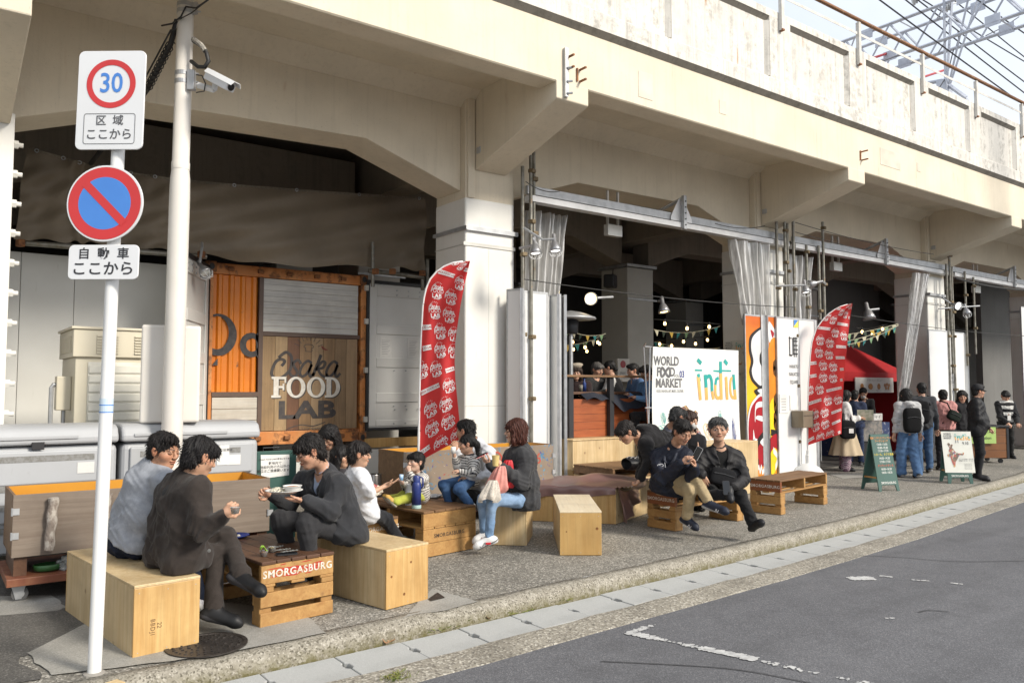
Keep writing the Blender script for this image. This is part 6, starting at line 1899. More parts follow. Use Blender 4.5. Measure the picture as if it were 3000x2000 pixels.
def fr2(t, f, W, H):
 MB().text('SMORGASBURG', lambda a, b: f(W / 2 + a, .135 + b), .05, bold=.014, sx=.8).build('lettering', CH['white'], t, world=False)
 t2 = bpy.data.objects.new('p', None)
 o = f(-.03, .19, .004)
 u = EX
 v = nrm(f(0, 1) - f(0, 0))
 n_ = np.cross(u, v)
 w_, h_ = .50, .72
 pp = MB().prism([(0, 0), (w_, 0), (w_, h_), (0, h_)], o, u, v, n_ * .003).build('poster', mat('cream_poster', (.66, .66, .60), .5), t, world=False)
 g = lambda x, y: o + u * x * w_ + v * (h_ - y * w_) + n_ * .006
 mb = MB()
 for i, s_ in enumerate(('WORLD', 'FOOD.03', 'MARKET')): mb.text(s_, lambda x, y: g(.20 + x, .09 + i * .075 - y), .085, bold=.02, sx=.8)
 mb.text('11', lambda x, y: g(.50 + x, .36 - y), .15, bold=.01)
 mb.text('9.10', lambda x, y: g(.78 + x, .42 - y), .15, bold=.015, sx=.8)
 mb.text('インドの食と文化を\n体験するマーケット', lambda x, y: g(.74 + x, 1.0 - y), .055)
 for i in range(5): mb.text('OSAKA FOOD LAB', lambda x, y: g(.78 + x, 1.13 + i * .045 - y), .03)
 mb.build('poster_lettering', GRL, pp, world=False)
 india(pp, lambda x, y: g(.42 + x, .15 + y * .62), 1.05, False)
 mb = MB()
 mb.add([g((x - .26) * .95 + .13, (y - .43) * 1.2 + .40) for x, y in IMAP], [tuple(range(len(IMAP)))[::-1]])
 mb.build('collage_map', COLL.mat, pp, world=False)
 bpy.data.objects.remove(t2)
aboard('green a-board covered by the world food market india poster beside the guard', (14.42, 6.723), rad(-42), .42, .88, .19, fr2)
pc = at(2963, 1352, 17.9)
t = thing('information_counter', 'wooden information counter on casters with a lime paper sign at the right edge', 'counter', (pc[0] - .3, pc[1] + .4, 0), -YAW)
WOODC = m_ply('brown_counter_board', (.24, .10, .035), (.17, .065, .022), .3, .45, 0)
for i in range(4): MB().bb(-1.0, .30, -.30, -.27, .12 + i * .165, .28 + i * .165).build('front_board', WOODC, t, bevel=.003, world=False)
for i in range(4): MB().bb(.302, .33, -.29, .40, .12 + i * .165, .28 + i * .165).build('side_board', WOODC, t, bevel=.003, world=False)
for x_, y_ in ((-1.03, -.31), (.29, -.31), (.29, .36)): MB().bb(x_, x_ + .05, y_, y_ + .05, .10, .80).build('corner_post', DARKST, t, world=False)
MB().bb(-1.06, .37, -.34, .43, .80, .83).build('top', DARKST, t, bevel=.004, world=False)
for x_, y_ in ((-.9, -.2), (.2, -.2), (.2, .3)): MB().tube([(x_, y_ - .02, .05), (x_, y_ + .02, .05)], .05, 14).build('caster', BLACK, t, world=False)
LIME = mat('lime_paper', (.42, .60, .18), .7)
pp = MB().bb(-.60, .03, -.352, -.348, .44, .80).build('paper_sign', LIME, t, world=False)
mb = MB()
mb.text('インフォメーション', lambda x, y: (-.285 + x, -.354, .69 + y), .075)
mb.text('information', lambda x, y: (-.285 + x, -.354, .56 + y), .09, bold=.01)
mb.build('lettering', INK, pp, world=False)
# ================================================================== people: bodies and clothes grown as smooth implicit surfaces
f4 = np.float32
def axis_(lo, hi, h, fine):
 out, x = [lo], lo
 while x < hi:
  st = h
  for c, r, hf in fine:
   if c - r - h < x < c + r: st = min(st, hf)
  x += st
  out.append(x)
 return np.array(out, f4)
class Vol:
 def __init__(s, lo, hi, h, fine=()):
  s.ax = [axis_(lo[i], hi[i], h, [(c[i], r, hf) for c, r, hf in fine]) for i in range(3)]
  s.F = np.full([len(a) for a in s.ax], .2, f4)
  s.h = h
 def blk(s, lo, hi):
  sl = []
  for i in range(3):
   a, b = np.searchsorted(s.ax[i], lo[i]), np.searchsorted(s.ax[i], hi[i])
   sl.append(slice(max(a - 1, 0), min(b + 1, len(s.ax[i]))))
  return tuple(sl)
 def pts(s, sl):
  return s.ax[0][sl[0]][:, None, None], s.ax[1][sl[1]][None, :, None], s.ax[2][sl[2]][None, None, :]
 def op(s, sl, d, k, sub=False):
  F = s.F[sl]
  if F.size == 0: return
  if sub:
   a, b = -F, d
   h = np.maximum(k - np.abs(a - b), 0) / k if k > 0 else 0
   s.F[sl] = -(np.minimum(a, b) - h * h * k * .25)
  else:
   h = np.maximum(k - np.abs(F - d), 0) / k if k > 0 else 0
   s.F[sl] = np.minimum(F, d) - h * h * k * .25
 def cone(s, a, b, ra, rb, k=.03, sub=False):
  a, b = np.asarray(a, f4), np.asarray(b, f4)
  m = max(ra, rb) + k + 3 * s.h
  sl = s.blk(np.minimum(a, b) - m, np.maximum(a, b) + m)
  x, y, z = s.pts(sl)
  d = b - a
  L2 = float(d @ d) + 1e-9
  t = np.clip(((x - a[0]) * d[0] + (y - a[1]) * d[1] + (z - a[2]) * d[2]) / L2, 0, 1)
  q = np.sqrt((x - a[0] - d[0] * t) ** 2 + (y - a[1] - d[1] * t) ** 2 + (z - a[2] - d[2] * t) ** 2) - (ra + (rb - ra) * t)
  s.op(sl, q.astype(f4), k, sub)
 def ell(s, c, r, Rm=None, k=.02, sub=False):
  c, r = np.asarray(c, f4), np.asarray(r, f4)
  Rm = np.eye(3) if Rm is None else np.asarray(Rm)
  m = float(r.max()) + k + 3 * s.h
  sl = s.blk(c - m, c + m)
  x, y, z = s.pts(sl)
  x, y, z = x - c[0], y - c[1], z - c[2]
  u = [(x * Rm[0, i] + y * Rm[1, i] + z * Rm[2, i]) / r[i] for i in range(3)]
  k0 = np.sqrt(u[0] ** 2 + u[1] ** 2 + u[2] ** 2)
  k1 = np.sqrt((u[0] / r[0]) ** 2 + (u[1] / r[1]) ** 2 + (u[2] / r[2]) ** 2) + 1e-6
  s.op(sl, (k0 * (k0 - 1) / k1).astype(f4), k, sub)
 def cut(s, o, n):
  """remove everything on the side the normal n points to"""
  n = nrm(n)
  x, y, z = s.pts((slice(None),) * 3)
  d = (x - o[0]) * n[0] + (y - o[1]) * n[1] + (z - o[2]) * n[2]
  s.F = np.maximum(s.F, d.astype(f4))
 def wrinkle(s, fn, band=.035):
  I = np.nonzero(np.abs(s.F) < band)
  P = np.stack([s.ax[i][I[i]] for i in range(3)], 1)
  s.F[I] += fn(P).astype(f4)
 def mesh(s):
  F = s.F
  S = F < 0
  nx, ny, nz = F.shape
  c = np.zeros((nx - 1, ny - 1, nz - 1), np.uint8)
  for i in (0, 1):
   for j in (0, 1):
    for k in (0, 1): c += S[i:nx - 1 + i, j:ny - 1 + j, k:nz - 1 + k]
  act = (c > 0) & (c < 8)
  I = np.argwhere(act)
  idx = np.full(act.shape, -1, np.int32)
  idx[tuple(I.T)] = np.arange(len(I))
  acc, cnt = np.zeros((len(I), 3)), np.zeros(len(I))
  ed = []
  for ax in range(3):
   o1, o2 = [a for a in range(3) if a != ax]
   for p in (0, 1):
    for q in (0, 1):
     a = np.zeros(3, int)
     a[o1], a[o2] = p, q
     b = a.copy()
     b[ax] = 1
     ed.append((a, b))
  for a, b in ed:
   ia, ib = I + a, I + b
   fa, fb_ = F[tuple(ia.T)], F[tuple(ib.T)]
   m = (fa < 0) != (fb_ < 0)
   t = np.where(m, fa / np.where(fa - fb_ == 0, 1, fa - fb_), 0)
   for x in range(3):
    pa, pb = s.ax[x][ia[:, x]], s.ax[x][ib[:, x]]
    acc[:, x] += np.where(m, pa + (pb - pa) * t, 0)
   cnt += m
  V = acc / np.maximum(cnt, 1)[:, None]
  Q = []
  for ax in range(3):
   o1, o2 = (ax + 1) % 3, (ax + 2) % 3
   sa = [slice(None)] * 3
   sb = [slice(None)] * 3
   sa[ax], sb[ax] = slice(0, -1), slice(1, None)
   ch = S[tuple(sa)] != S[tuple(sb)]
   E = np.argwhere(ch)
   E = E[(E[:, o1] > 0) & (E[:, o2] > 0) & (E[:, o1] < F.shape[o1] - 1) & (E[:, o2] < F.shape[o2] - 1)]
   if not len(E): continue
   u, v = np.zeros(3, int), np.zeros(3, int)
   u[o1], v[o2] = 1, 1
   q = np.stack([idx[tuple((E - u - v).T)], idx[tuple((E - v).T)], idx[tuple(E.T)], idx[tuple((E - u).T)]], 1)
   fl = ~S[tuple(E.T)]
   q[fl] = q[fl][:, ::-1]
   Q.append(q[(q >= 0).all(1)])
  return V, np.concatenate(Q) if Q else np.zeros((0, 4), int)
def vmesh(name, vol, material, parent, colfn, off):
 V, Q = vol.mesh()
 me = bpy.data.meshes.new(name)
 n, m = len(V), len(Q)
 me.vertices.add(n)
 me.vertices.foreach_set('co', (V - off).astype(f4).ravel())
 me.loops.add(m * 4)
 me.loops.foreach_set('vertex_index', Q.astype(np.int32).ravel())
 me.polygons.add(m)
 me.polygons.foreach_set('loop_start', np.arange(0, m * 4, 4, dtype=np.int32))
 me.polygons.foreach_set('use_smooth', np.ones(m, bool))
 me.update(calc_edges=True)
 me.validate()
 c = np.ones((n, 4), f4)
 c[:, :3] = colfn(V)
 me.attributes.new('Col', 'FLOAT_COLOR', 'POINT').data.foreach_set('color', c.ravel())
 me.materials.append(material)
 o = bpy.data.objects.new(name, me)
 COL.objects.link(o)
 o.parent = parent
 return o
SKIN = m_vcol('skin', .52, .15, 300, spec=.35, var=.05, sss=.10)
HAIRM = m_vcol('hair', .62, .5, 240, spec=.35, var=.30, vs=150, bd=.004)
CLOTH = m_vcol('woven_cloth', .9, .8, 380, sheen=.1, spec=.2, var=.16, vs=22, bd=.005, crease=True)
SMOOTHC = m_vcol('smooth_cloth', .6, .7, 90, var=.12, bd=.008, spec=.3, crease=True)
DENIM = m_vcol('denim_cloth', .85, .8, 500, var=.2, vs=18, bd=.005, spec=.2, crease=True)
LEATH = m_vcol('shoe_leather', .5, .15, 200, var=.08)
def view_dir(az, el=0.0):
 """az 0 looks at the camera, +90 to the image right, 180 away from it"""
 a, e = rad(az), rad(el)
 return (cR * math.sin(a) - cF0 * math.cos(a)) * math.cos(e) + cU0 * math.sin(e)
def wr(seed, amp, fr=1.0):
 r = np.random.default_rng(seed)
 k1, k2 = r.normal(size=(5, 3)), r.normal(size=(5, 3))
 k1 *= np.array([[9], [15], [24], [33], [48]]) * fr / np.linalg.norm(k1, axis=1, keepdims=True)
 k2 *= np.array([[7], [11], [16], [22], [30]]) * fr / np.linalg.norm(k2, axis=1, keepdims=True)
 am = np.array([1, .95, .8, .65, .4]) * amp * .7
 return lambda P: sum(am[i] * (np.abs(np.sin(P @ k1[i] + 1.6 * np.sin(P @ k2[i] + i))) * 2 - 1.2) for i in range(5))
class Person:
 def __init__(s, label, J, face, up=None, skin=(.50, .29, .19), hs=1.0, s_=1.0, q=1, hair=('short', (.012, .010, .009)), top=None, bot=None,
     shoes=None, hands=None, extra=None, group=None, eyes='down', elder=False, fat=1.0, shirt=None, skirt=None, mask=None, seed=0, hw=1.04, seat=None):
  s.J = {k: np.asarray(v, float) for k, v in J.items()}
  s.label, s.q, s.hs, s.s, s.fat, s.seed, s.hw, s.seat = label, q, hs, s_, fat, seed, hw, seat
  s.f = nrm(face)
  up = EZ if up is None else up
  s.r = nrm(np.cross(s.f, up))
  s.u = np.cross(s.r, s.f)
  s.HM = np.stack([s.r, s.f, s.u], 1)
  j = s.J
  P = np.stack([v for v in j.values()])
  base = (j['hl'] + j['hr']) / 2
  z0 = min(j['al'][2], j['ar'][2]) - .08 * s_
  s.t = thing('person', label, 'person', (base[0], base[1], max(z0, 0)), 0, group)
  s.off = np.array(s.t.location)
  s.lo, s.hi = P.min(0) - .26, P.max(0) + .26
  s.head_skin = skin
  s.col_skin = np.array(skin)
  s.eyes = eyes
  s.hands = hands or {}
  sh = nrm(j['sr'] - j['sl'])
  s.tf = nrm(np.cross(cU0, sh))          # chest direction
  if s.tf @ nrm(np.cross(j['nk'] - base, sh)) < 0: s.tf = -s.tf
  s.tf = nrm(np.cross(nrm(j['nk'] - base), sh))
  s.body()
  s.hairdo(*hair)
  if shirt: s.garment('shirt', dict(c=shirt, kind='under'))
  if top: s.garment('top' if 'name' not in top else top['name'], top)
  if bot: s.trousers(bot)
  if skirt: s.skirt(skirt)
  if shoes: s.shoe(shoes)
  if mask: s.maskon(mask)
 def H(s, x, y, z): return s.J['hd'] + (s.r * x * s.hw + s.f * y + s.u * z) * s.hs
 def hand(s, v, w_, d, n, curl, sgn, k=1.0, spread=1.0):
  """w_ wrist, d towards the knuckles, n palm normal, sgn +1: thumb on the n x d side"""
  d = nrm(d)
  n = nrm(n - d * (np.asarray(n) @ d))
  sd = np.cross(n, d) * sgn
  a = k * s.s
  kn = []
  for i, (lx, ly) in enumerate(((.030, .078), (.010, .083), (-.010, .080), (-.028, .072))):
   p = w_ + d * ly * a + sd * lx * a
   v.cone(w_ + d * .008 * a + sd * lx * .5 * a, p, .015 * a, .0115 * a, .012)
   kn.append(p)
  v.cone(w_ - d * .02 * a, w_ + d * .03 * a, .025 * a, .022 * a, .02)
  cs = curl if isinstance(curl, (list, tuple)) else [curl] * 4
  for i, ln in enumerate((.070, .078, .073, .058)):
   p, ang = kn[i], 0.0
   for j_, (fr, da) in enumerate(((.45, 55), (.30, 85), (.25, 50))):
    ang += rad(da) * cs[i]
    dd = d * math.cos(ang) + n * math.sin(ang) + sd * (.10 - .07 * i) * spread * (1 - cs[i])
    e = p + nrm(dd) * ln * fr * a
    v.cone(p, e, (.0095 - .0012 * j_) * a, (.0085 - .0012 * j_) * a, .004)
    p = e
  p = w_ + d * .02 * a + sd * .022 * a
  c = float(np.mean(cs))
  for dd, ln, r0 in ((d * .55 + sd * .75 + n * .45, .042, .0125), (d * (.9 - .3 * c) + sd * (.45 - .5 * c) + n * (.25 + .4 * c), .033, .0105), (d * (.9 - .4 * c) + sd * (.1 - .6 * c) + n * .35, .026, .009)):
   e = p + nrm(dd) * ln * a
   v.cone(p, e, r0 * a, (r0 - .0018) * a, .008)
   p = e
 def body(s):
  j, a, q, h = s.J, s.s, s.q, s.hs
  fine = [(s.J['hd'], .135 * h, .0042 * q)]
  hv = {}
  for sd in 'lr':
   w_, e_ = j['w' + sd], j['e' + sd]
   sp = s.hands.get(sd, {})
   if sp is None: continue
   d = nrm(sp['d']) if 'd' in sp else nrm(w_ - e_)
   hv[sd] = (d, sp)
   fine.append((w_ + d * .09 * a, .11 * a, .0048 * q))
  v = Vol(s.lo, s.hi, .013 * q, fine if q < 1.6 else fine[:1])
  b = (j['hl'] + j['hr']) / 2
  v.cone(s.H(0, -.018, -.05), j['nk'], .050 * h, .056 * a, .02)
  v.cone(j['nk'] - EZ * .06 * a, b, .085 * a, .10 * a, .06)
  for sd in 'lr':
   v.cone(j['nk'], j['s' + sd], .05 * a, .048 * a, .05)
   v.cone(j['s' + sd], j['e' + sd], .043 * a, .034 * a, .03)
   v.cone(j['e' + sd], j['w' + sd], .034 * a, .023 * a, .02)
   v.cone(b, j['h' + sd], .09 * a, .075 * a, .05)
   v.cone(j['h' + sd], j['k' + sd], .068 * a, .046 * a, .04)
   v.cone(j['k' + sd], j['a' + sd], .044 * a, .030 * a, .03)
   v.cone(j['a' + sd], j['a' + sd] * .45 + j['t' + sd] * .55, .028 * a, .018 * a, .02)
   if sd in hv:
    d, sp = hv[sd]
    n = np.asarray(sp.get('n', -EZ), float)
    sg = sp.get('sg', 1 if sd == 'r' else -1)
    s.hand(v, j['w' + sd], d, n, sp.get('curl', .35), sg, 1.0, sp.get('spread', 1.0))
  # head
  E = lambda c, r, k=.02, sub=False: v.ell(s.H(*c), np.array(r) * h * (s.hw, 1, 1), s.HM, k * h, sub)
  C = lambda c, d, r0, r1, k=.012, sub=False: v.cone(s.H(*c), s.H(*d), r0 * h, r1 * h, k * h, sub)
  E((0, -.014, .030), (.074, .092, .086))
  E((0, .020, -.036), (.060, .066, .076), .03)
  E((0, .056, -.088), (.030, .028, .024), .03)
  for x in (-1, 1):
   E((x * .040, .052, -.022), (.026, .028, .026), .025)
   E((x * .032, .092, .006), (.017, .016, .010), .014, True)
   E((x * .031, .076, .005), (.0145, .0135, .0125), .003)
   C((x * .012, .088, .026), (x * .044, .070, .024), .0075, .006, .012)
   E((x * .0105, .098, -.026), (.0085, .010, .0075), .006)
   E((x * .0765, -.006, -.004), (.007, .019, .030), .006)
   E((x * .083, -.010, .006), (.005, .017, .021), .006)
   E((x * .085, .0, -.002), (.004, .008, .012), .004, True)
  C((0, .084, .014), (0, .104, -.020), .0085, .0115, .010)
  E((0, .088, -.048), (.024, .011, .006), .007)
  E((0, .087, -.060), (.021, .0115, .007), .006)
  C((-.022, .088, -.0535), (.022, .088, -.0535), .0022, .0022, .003, True)
  s.vol_body = None
  def col(P):
   L = (P - j['hd']) @ s.HM / h
   x, y, z = np.abs(L[:, 0]) / s.hw, L[:, 1], L[:, 2]
   c = np.tile(s.col_skin, (len(P), 1))
   near = (np.linalg.norm(L, axis=1) < .16)
   def put(mask_, cc, w_=1.0):
    m = mask_ & near
    c[m] = c[m] * (1 - w_) + np.array(cc) * w_
   put((np.hypot(x - .042, z + .022) < .024) & (y > .04), s.col_skin * (1.02, .88, .84), .6)
   put((x > .066) & (np.abs(z) < .04), s.col_skin * (1.0, .82, .76), .8)
   put((np.abs(z + .054) < .0105 - x * .2) & (x < .025) & (y > .075), s.col_skin * (.82, .50, .47), .85)
   put((np.abs(z + .0535) < .002) & (x < .024) & (y > .075), s.col_skin * .25)
   put((np.abs(z - .029 + (x - .028) ** 2 * 9) < .0042) & (x > .011) & (x < .047) & (y > .05), (.03, .022, .018), .85)
   if s.eyes == 'open':
    put((np.hypot((x - .031) / .0145, (z - .005) / .0062) < 1) & (y > .06), (.55, .52, .48))
    put((np.hypot(x - .030, z - .0055) < .0058) & (y > .06), (.012, .009, .008))
    put((np.abs(z - .0115 + ((x - .031) / .016) ** 2 * .004) < .0022) & (np.abs(x - .031) < .016) & (y > .06), (.02, .014, .012))
   elif s.eyes:
    put((np.abs(z + .001 - ((x - .031) / .016) ** 2 * .003) < .0027) & (np.abs(x - .031) < .016) & (y > .06), (.02, .014, .012))
    put((np.abs(z - .0105 + ((x - .031) / .016) ** 2 * .003) < .0012) & (np.abs(x - .031) < .015) & (y > .06), s.col_skin * .45)
   put((np.hypot(x - .008, z + .0335) < .0042) & (y > .085), s.col_skin * .18)
   return c
  s.bo = vmesh('body', v, SKIN, s.t, col, s.off)
 def hairdo(s, style, c, **kw):
  if style is None: return
  h, q = s.hs, s.q
  ext = .34 if style in ('long', 'pony') else .2
  v = Vol(s.J['hd'] - ext * h, s.J['hd'] + np.array([.2, .2, .2]) * h if style != 'x' else 0, .0050 * q)
  E = lambda c_, r, k=.012, sub=False: v.ell(s.H(*c_), np.array(r) * h * (s.hw, 1, 1), s.HM, k * h, sub)
  C = lambda a, b, r0, r1, k=.02, sub=False: v.cone(s.H(*a), s.H(*b), r0 * h, r1 * h, k * h, sub)
  if style == 'short':
   E((0, -.018, .037), (.082, .100, .090))
   E((0, -.052, -.035), (.066, .052, .062), .02)
   E((.018, .040, .088), (.050, .05, .028), .03)
   E((0, .100, -.042), (.068, .064, .108), .012, True)
   E((0, .03, -.170), (.14, .16, .105), .02, True)
   for x in (-1, 1): E((x * .088, .012, -.012), (.022, .022, .040), .008, True)
  elif style == 'fringe':
   E((0, -.016, .036), (.085, .103, .094))
   E((0, -.050, -.035), (.070, .056, .066), .02)
   for x in (-1, 0, 1): E((x * .04, .054, .058), (.036, .040, .032), .025)
   E((0, .100, -.058), (.066, .058, .088), .010, True)
   E((0, .03, -.190), (.14, .16, .110), .02, True)
   for x in (-1, 1): E((x * .088, .016, -.018), (.020, .018, .032), .008, True)
  elif style == 'bob':
   E((0, -.014, .034), (.092, .108, .098))
   E((0, -.022, -.045), (.094, .092, .110), .03)
   for x in (-1, 1): C((x * .074, .03, .03), (x * .082, .035, -.11), .03, .022)
   E((0, .048, .052), (.062, .045, .036), .02)
   E((0, .112, -.068), (.060, .066, .098), .010, True)
   v.cut(s.H(0, 0, -.125), -s.u)
  elif style == 'long':
   E((0, -.012, .034), (.090, .106, .096))
   for x in (-1, 1): C((x * .066, .025, .04), (x * .085, .02, -.16), .034, .03)
   C((0, -.05, .0), (0, -.065, -.24), .085, .07, .03)
   E((0, .115, -.040), (.054, .068, .098), .010, True)
  elif style == 'pony':
   E((0, -.016, .034), (.085, .102, .090))
   C((0, -.09, .03), (0, -.13, -.02), .035, .032)
   C((0, -.13, -.02), (0, -.12, -.19), .034, .014)
   E((0, .10, -.055), (.070, .075, .100), .012, True)
   E((0, .03, -.16), (.14, .14, .10), .015, True)
   for x in (-1, 1): E((x * .088, .012, -.012), (.022, .022, .038), .008, True)
  elif style == 'bun':
   E((0, -.016, .034), (.085, .102, .090))
   E((0, -.105, -.035), (.042, .036, .036), .01)
   E((0, .10, -.055), (.070, .075, .100), .012, True)
   E((0, .03, -.16), (.14, .14, .10), .015, True)
  r = np.random.default_rng(s.seed + 5)
  p1, p2 = r.random(2) * 6
  def strands(P):
   L = (P - s.J['hd']) @ s.HM / h
   a = np.arctan2(L[:, 0], -L[:, 1] + .02)
   return (.0026 * np.sin(a * 29 + 3 * np.sin(L[:, 2] * 30 + p1) + p1) + .0024 * np.sin(a * 53 + 4 * np.sin(L[:, 2] * 22 + p2)) + .0018 * np.sin(L[:, 2] * 75 + a * 13 + p2) + .0016 * np.sin(a * 97 + L[:, 2] * 40) + .0035 * np.sin(L[:, 0] * 70 + p2) * np.sin(L[:, 1] * 60 + p1 + L[:, 2] * 45)) * h
  v.wrinkle(strands, .03)
  cc = np.array(c)
  def col(P):
   L = (P - s.J['hd']) @ s.HM / h
   a = np.arctan2(L[:, 0], -L[:, 1] + .02)
   k = .8 + .35 * np.sin(a * 37 + 2 * np.sin(L[:, 2] * 25)) * np.sin(a * 61 + L[:, 2] * 20)
   out = cc[None] * k[:, None]
   if kw.get('grey'): out = out + np.clip(np.sin(a * 47 + L[:, 2] * 30), 0, 1)[:, None] * kw['grey']
   return out
  s.ho = vmesh('hair', v, HAIRM, s.t, col, s.off)
  if q > 1.35: return
  # loose locks that break the outline
  me = s.ho.data
  n = len(me.vertices)
  co, no = np.zeros(n * 3, f4), np.zeros(n * 3, f4)
  me.vertices.foreach_get('co', co)
  me.vertices.foreach_get('normal', no)
  co, no = co.reshape(-1, 3), no.reshape(-1, 3)
  mb = MB()
  for i in r.choice(n, min(n, 900), replace=False):
   p, nn = co[i] + s.off, no[i]
   L = (p - s.J['hd']) @ s.HM
   t_ = -s.u * (1.2 if style in ('bob', 'long') else .8) + s.HM @ np.array([L[0], L[1] * (1 if L[1] > 0 else .6), 0]) / (.08 * h) * .7 + r.normal(size=3) * .22
   t_ = nrm(t_ - nn * (t_ @ nn))
   w_ = np.cross(nn, t_) * r.uniform(.0012, .0028) * h
   ln = r.uniform(.018, .042) * h
   p0, p1, p2 = p - nn * .003, p + t_ * ln * .5 + nn * .0035, p + t_ * ln + nn * r.uniform(.0, .008) * h
   mb.add([p0 - w_, p0 + w_, p1 + w_, p1 - w_, p2], [(0, 1, 2, 3), (3, 2, 4)])
  tag(mb.build('hair_locks', mat('hair_locks_%.3f_%.3f' % (c[0], c[2]), tuple(x * 1.15 for x in c), .6, spec=.35), s.ho), kind='stuff')
 def colour(s, spec):
  c = np.array(spec['c'])
  if 'stripe' not in spec: return lambda P: np.tile(c, (len(P), 1))
  c2, per, duty = spec['stripe']
  j = s.J
  b = (j['hl'] + j['hr']) / 2
  segs = [(j['nk'], b), (j['sl'], j['el']), (j['el'], j['wl']), (j['sr'], j['er']), (j['er'], j['wr'])]
  def fn(P):
   best = np.full(len(P), 9.0)
   val, idx = np.zeros(len(P)), np.zeros(len(P), int)
   for i, (a, e) in enumerate(segs):
    d = e - a
    L = np.linalg.norm(d)
    t = np.clip((P - a) @ d / L ** 2, 0, 1.2)
    dist = np.linalg.norm(P - a - t[:, None] * d, axis=1) - (.10 * s.s if i == 0 else .02 * s.s)
    m = dist < best
    best[m], idx[m] = dist[m], i
    val[m] = ((P - a) @ d / L)[m]
   val = val + .006 * np.sin(P[:, 0] * 30 + P[:, 2] * 21)
   o = np.where((((val / per) % 1) < duty)[:, None], np.array(c2)[None], c[None])
   if 'arms' in spec: o[idx > 0] = spec['arms']
   return o
  return fn
 def garment(s, name, g):
  """top clothes: kind sweater / tee / jacket / coat / vest / under"""
  j, a, q, kd, F = s.J, s.s, s.q, g.get('kind', 'sweater'), s.fat
  v = Vol(s.lo, s.hi, (.0078 if q <= 1 else .0085) * q)
  b = (j['hl'] + j['hr']) / 2
  dn = nrm(b - j['nk'])
  un = kd == 'under'
  g0 = -.006 if un else g.get('ease', 0.0)
  lf = nrm(j['sr'] - j['sl'])
  w_ = .080 * a * F
  for sg, sd in ((-1, 'l'), (1, 'r')):
   top_ = j['nk'] + (j['s' + sd] - j['nk']) * .45 + dn * .10 * a
   mid = (top_ + j['h' + sd]) / 2 + lf * sg * .012 * a + s.tf * .0
   bt = b + (j['h' + sd] - b) * .75 - dn * .0
   v.cone(top_ * .5 + (j['nk'] + dn * .1 * a) * .5, b - dn * .02 * a, .108 * a * F + g0, .112 * a * F + g0, .05)
   v.cone(top_, mid, .100 * a * F + g0, .100 * a * F + g0, .07)
   v.cone(mid, bt, .100 * a * F + g0, (.108 * a * F + g0), .06)
   v.cone(j['nk'] + dn * .02 * a, j['s' + sd], .066 * a + g0, .064 * a + g0, .05)
  if F > 1.05: v.ell(b - dn * .14 * a + s.tf * .05 * a, np.array([.15, .13, .15]) * a * F, None, .06)
  v.ell(j['nk'] + dn * .16 * a - s.tf * .02 * a, np.array([.12, .12, .14]) * a, None, .06)
  sl = g.get('sleeve', 1.0)
  if not un and sl > 0:
   for sd in 'lr':
    S_, E_, W_ = j['s' + sd], j['e' + sd], j['w' + sd]
    if sl < 1:
     E2 = S_ + (E_ - S_) * sl * 1.25
     v.cone(S_, E2, .064 * a + g0, .066 * a + g0, .04)
    else:
     v.cone(S_, E_, .070 * a + g0, .058 * a + g0, .05)
     v.cone(E_, W_ - nrm(W_ - E_) * .012, .058 * a + g0, g.get('cuff', .043) * a + g0 * .6, .03)
  if kd in ('jacket', 'coat'):
   ln = g.get('len', .10)
   for sd in 'lr':
    # skirt of the jacket falls over hips and the start of the thighs
    t_ = nrm(j['k' + sd] - j['h' + sd])
    sh_ = j['nk'] + (j['s' + sd] - j['nk']) * .72 + dn * .10 * a
    v.cone(sh_, b + (j['h' + sd] - b) * 1.25 + s.tf * .01, .088 * a * F + g0, .10 * a * F + g0, .06)
    v.cone(b + (j['h' + sd] - b) * .9, b + (j['h' + sd] - b) * 1.1 + t_ * ln, .115 * a * F, .105 * a * F, .05)
    v.cone(b + (j['h' + sd] - b) * .9, b + (j['h' + sd] - b) * 1.15 - EZ * ln * .35 - s.tf * .03, .115 * a * F, .11 * a * F, .05)
  elif not un and kd != 'vest':
   v.cone(j['hl'], j['hr'], .108 * a * F + g0, .108 * a * F + g0, .05)
  if kd == 'hoodie':
   v.ell(j['nk'] - s.tf * .075 * a + dn * .0, np.array([.10, .10, .06]) * a, None, .03)
  if not un:
   A = g.get('wr', .0065) * 1.7
   w1 = wr(s.seed + 11, A * a ** .5)
   jo = [(j['el'], .11), (j['er'], .11), (b, .17), ((j['nk'] + b) / 2, .14)]
   def wf(P):
    o = w1(P)
    m = np.full(len(P), .42)
    for c_, r_ in jo: m += .9 * np.exp(-(np.linalg.norm(P - c_, axis=1) / (r_ * a)) ** 2)
    return o * m
   v.wrinkle(wf)
  # neck opening, jacket front
  if kd in ('jacket', 'open'):
   p0 = j['nk'] + s.tf * .09 * a - dn * .02
   p1 = b + s.tf * .155 * a * F - dn * g.get('vee', .20) * a
   v.cone(p0, p1, .070 * a, .014 * a, .01, True)
  nkd = nrm(s.J['hd'] - s.u * .05 - j['nk'])
  if kd == 'under':
   tee = max(g['c']) < .1
   v.cone(j['nk'] + dn * .02, j['nk'] + nkd * (.02 if tee else .06) * a, .066 * a, .065 * a, .02)
   v.cone(j['nk'] + nkd * (.022 if tee else .066) * a, j['nk'] + nkd * .25 * a, .058 * a, .08 * a, .005, True)
   if not tee: v.cone(j['nk'] + s.tf * .075 * a, j['nk'] + s.tf * .085 * a + nkd * .12, .006 * a, .035 * a, .006, True)
  else:
   r_ = g.get('neck', .064)
   v.cone(j['nk'], j['nk'] + nkd * g.get('collar', .05) * a, r_ * a + .012, r_ * a + .006, .02)
   v.cone(j['nk'] + nkd * (g.get('collar', .05) - .012) * a, j['nk'] + nkd * .25 * a, r_ * a - .004, r_ * a + .03, .006, True)
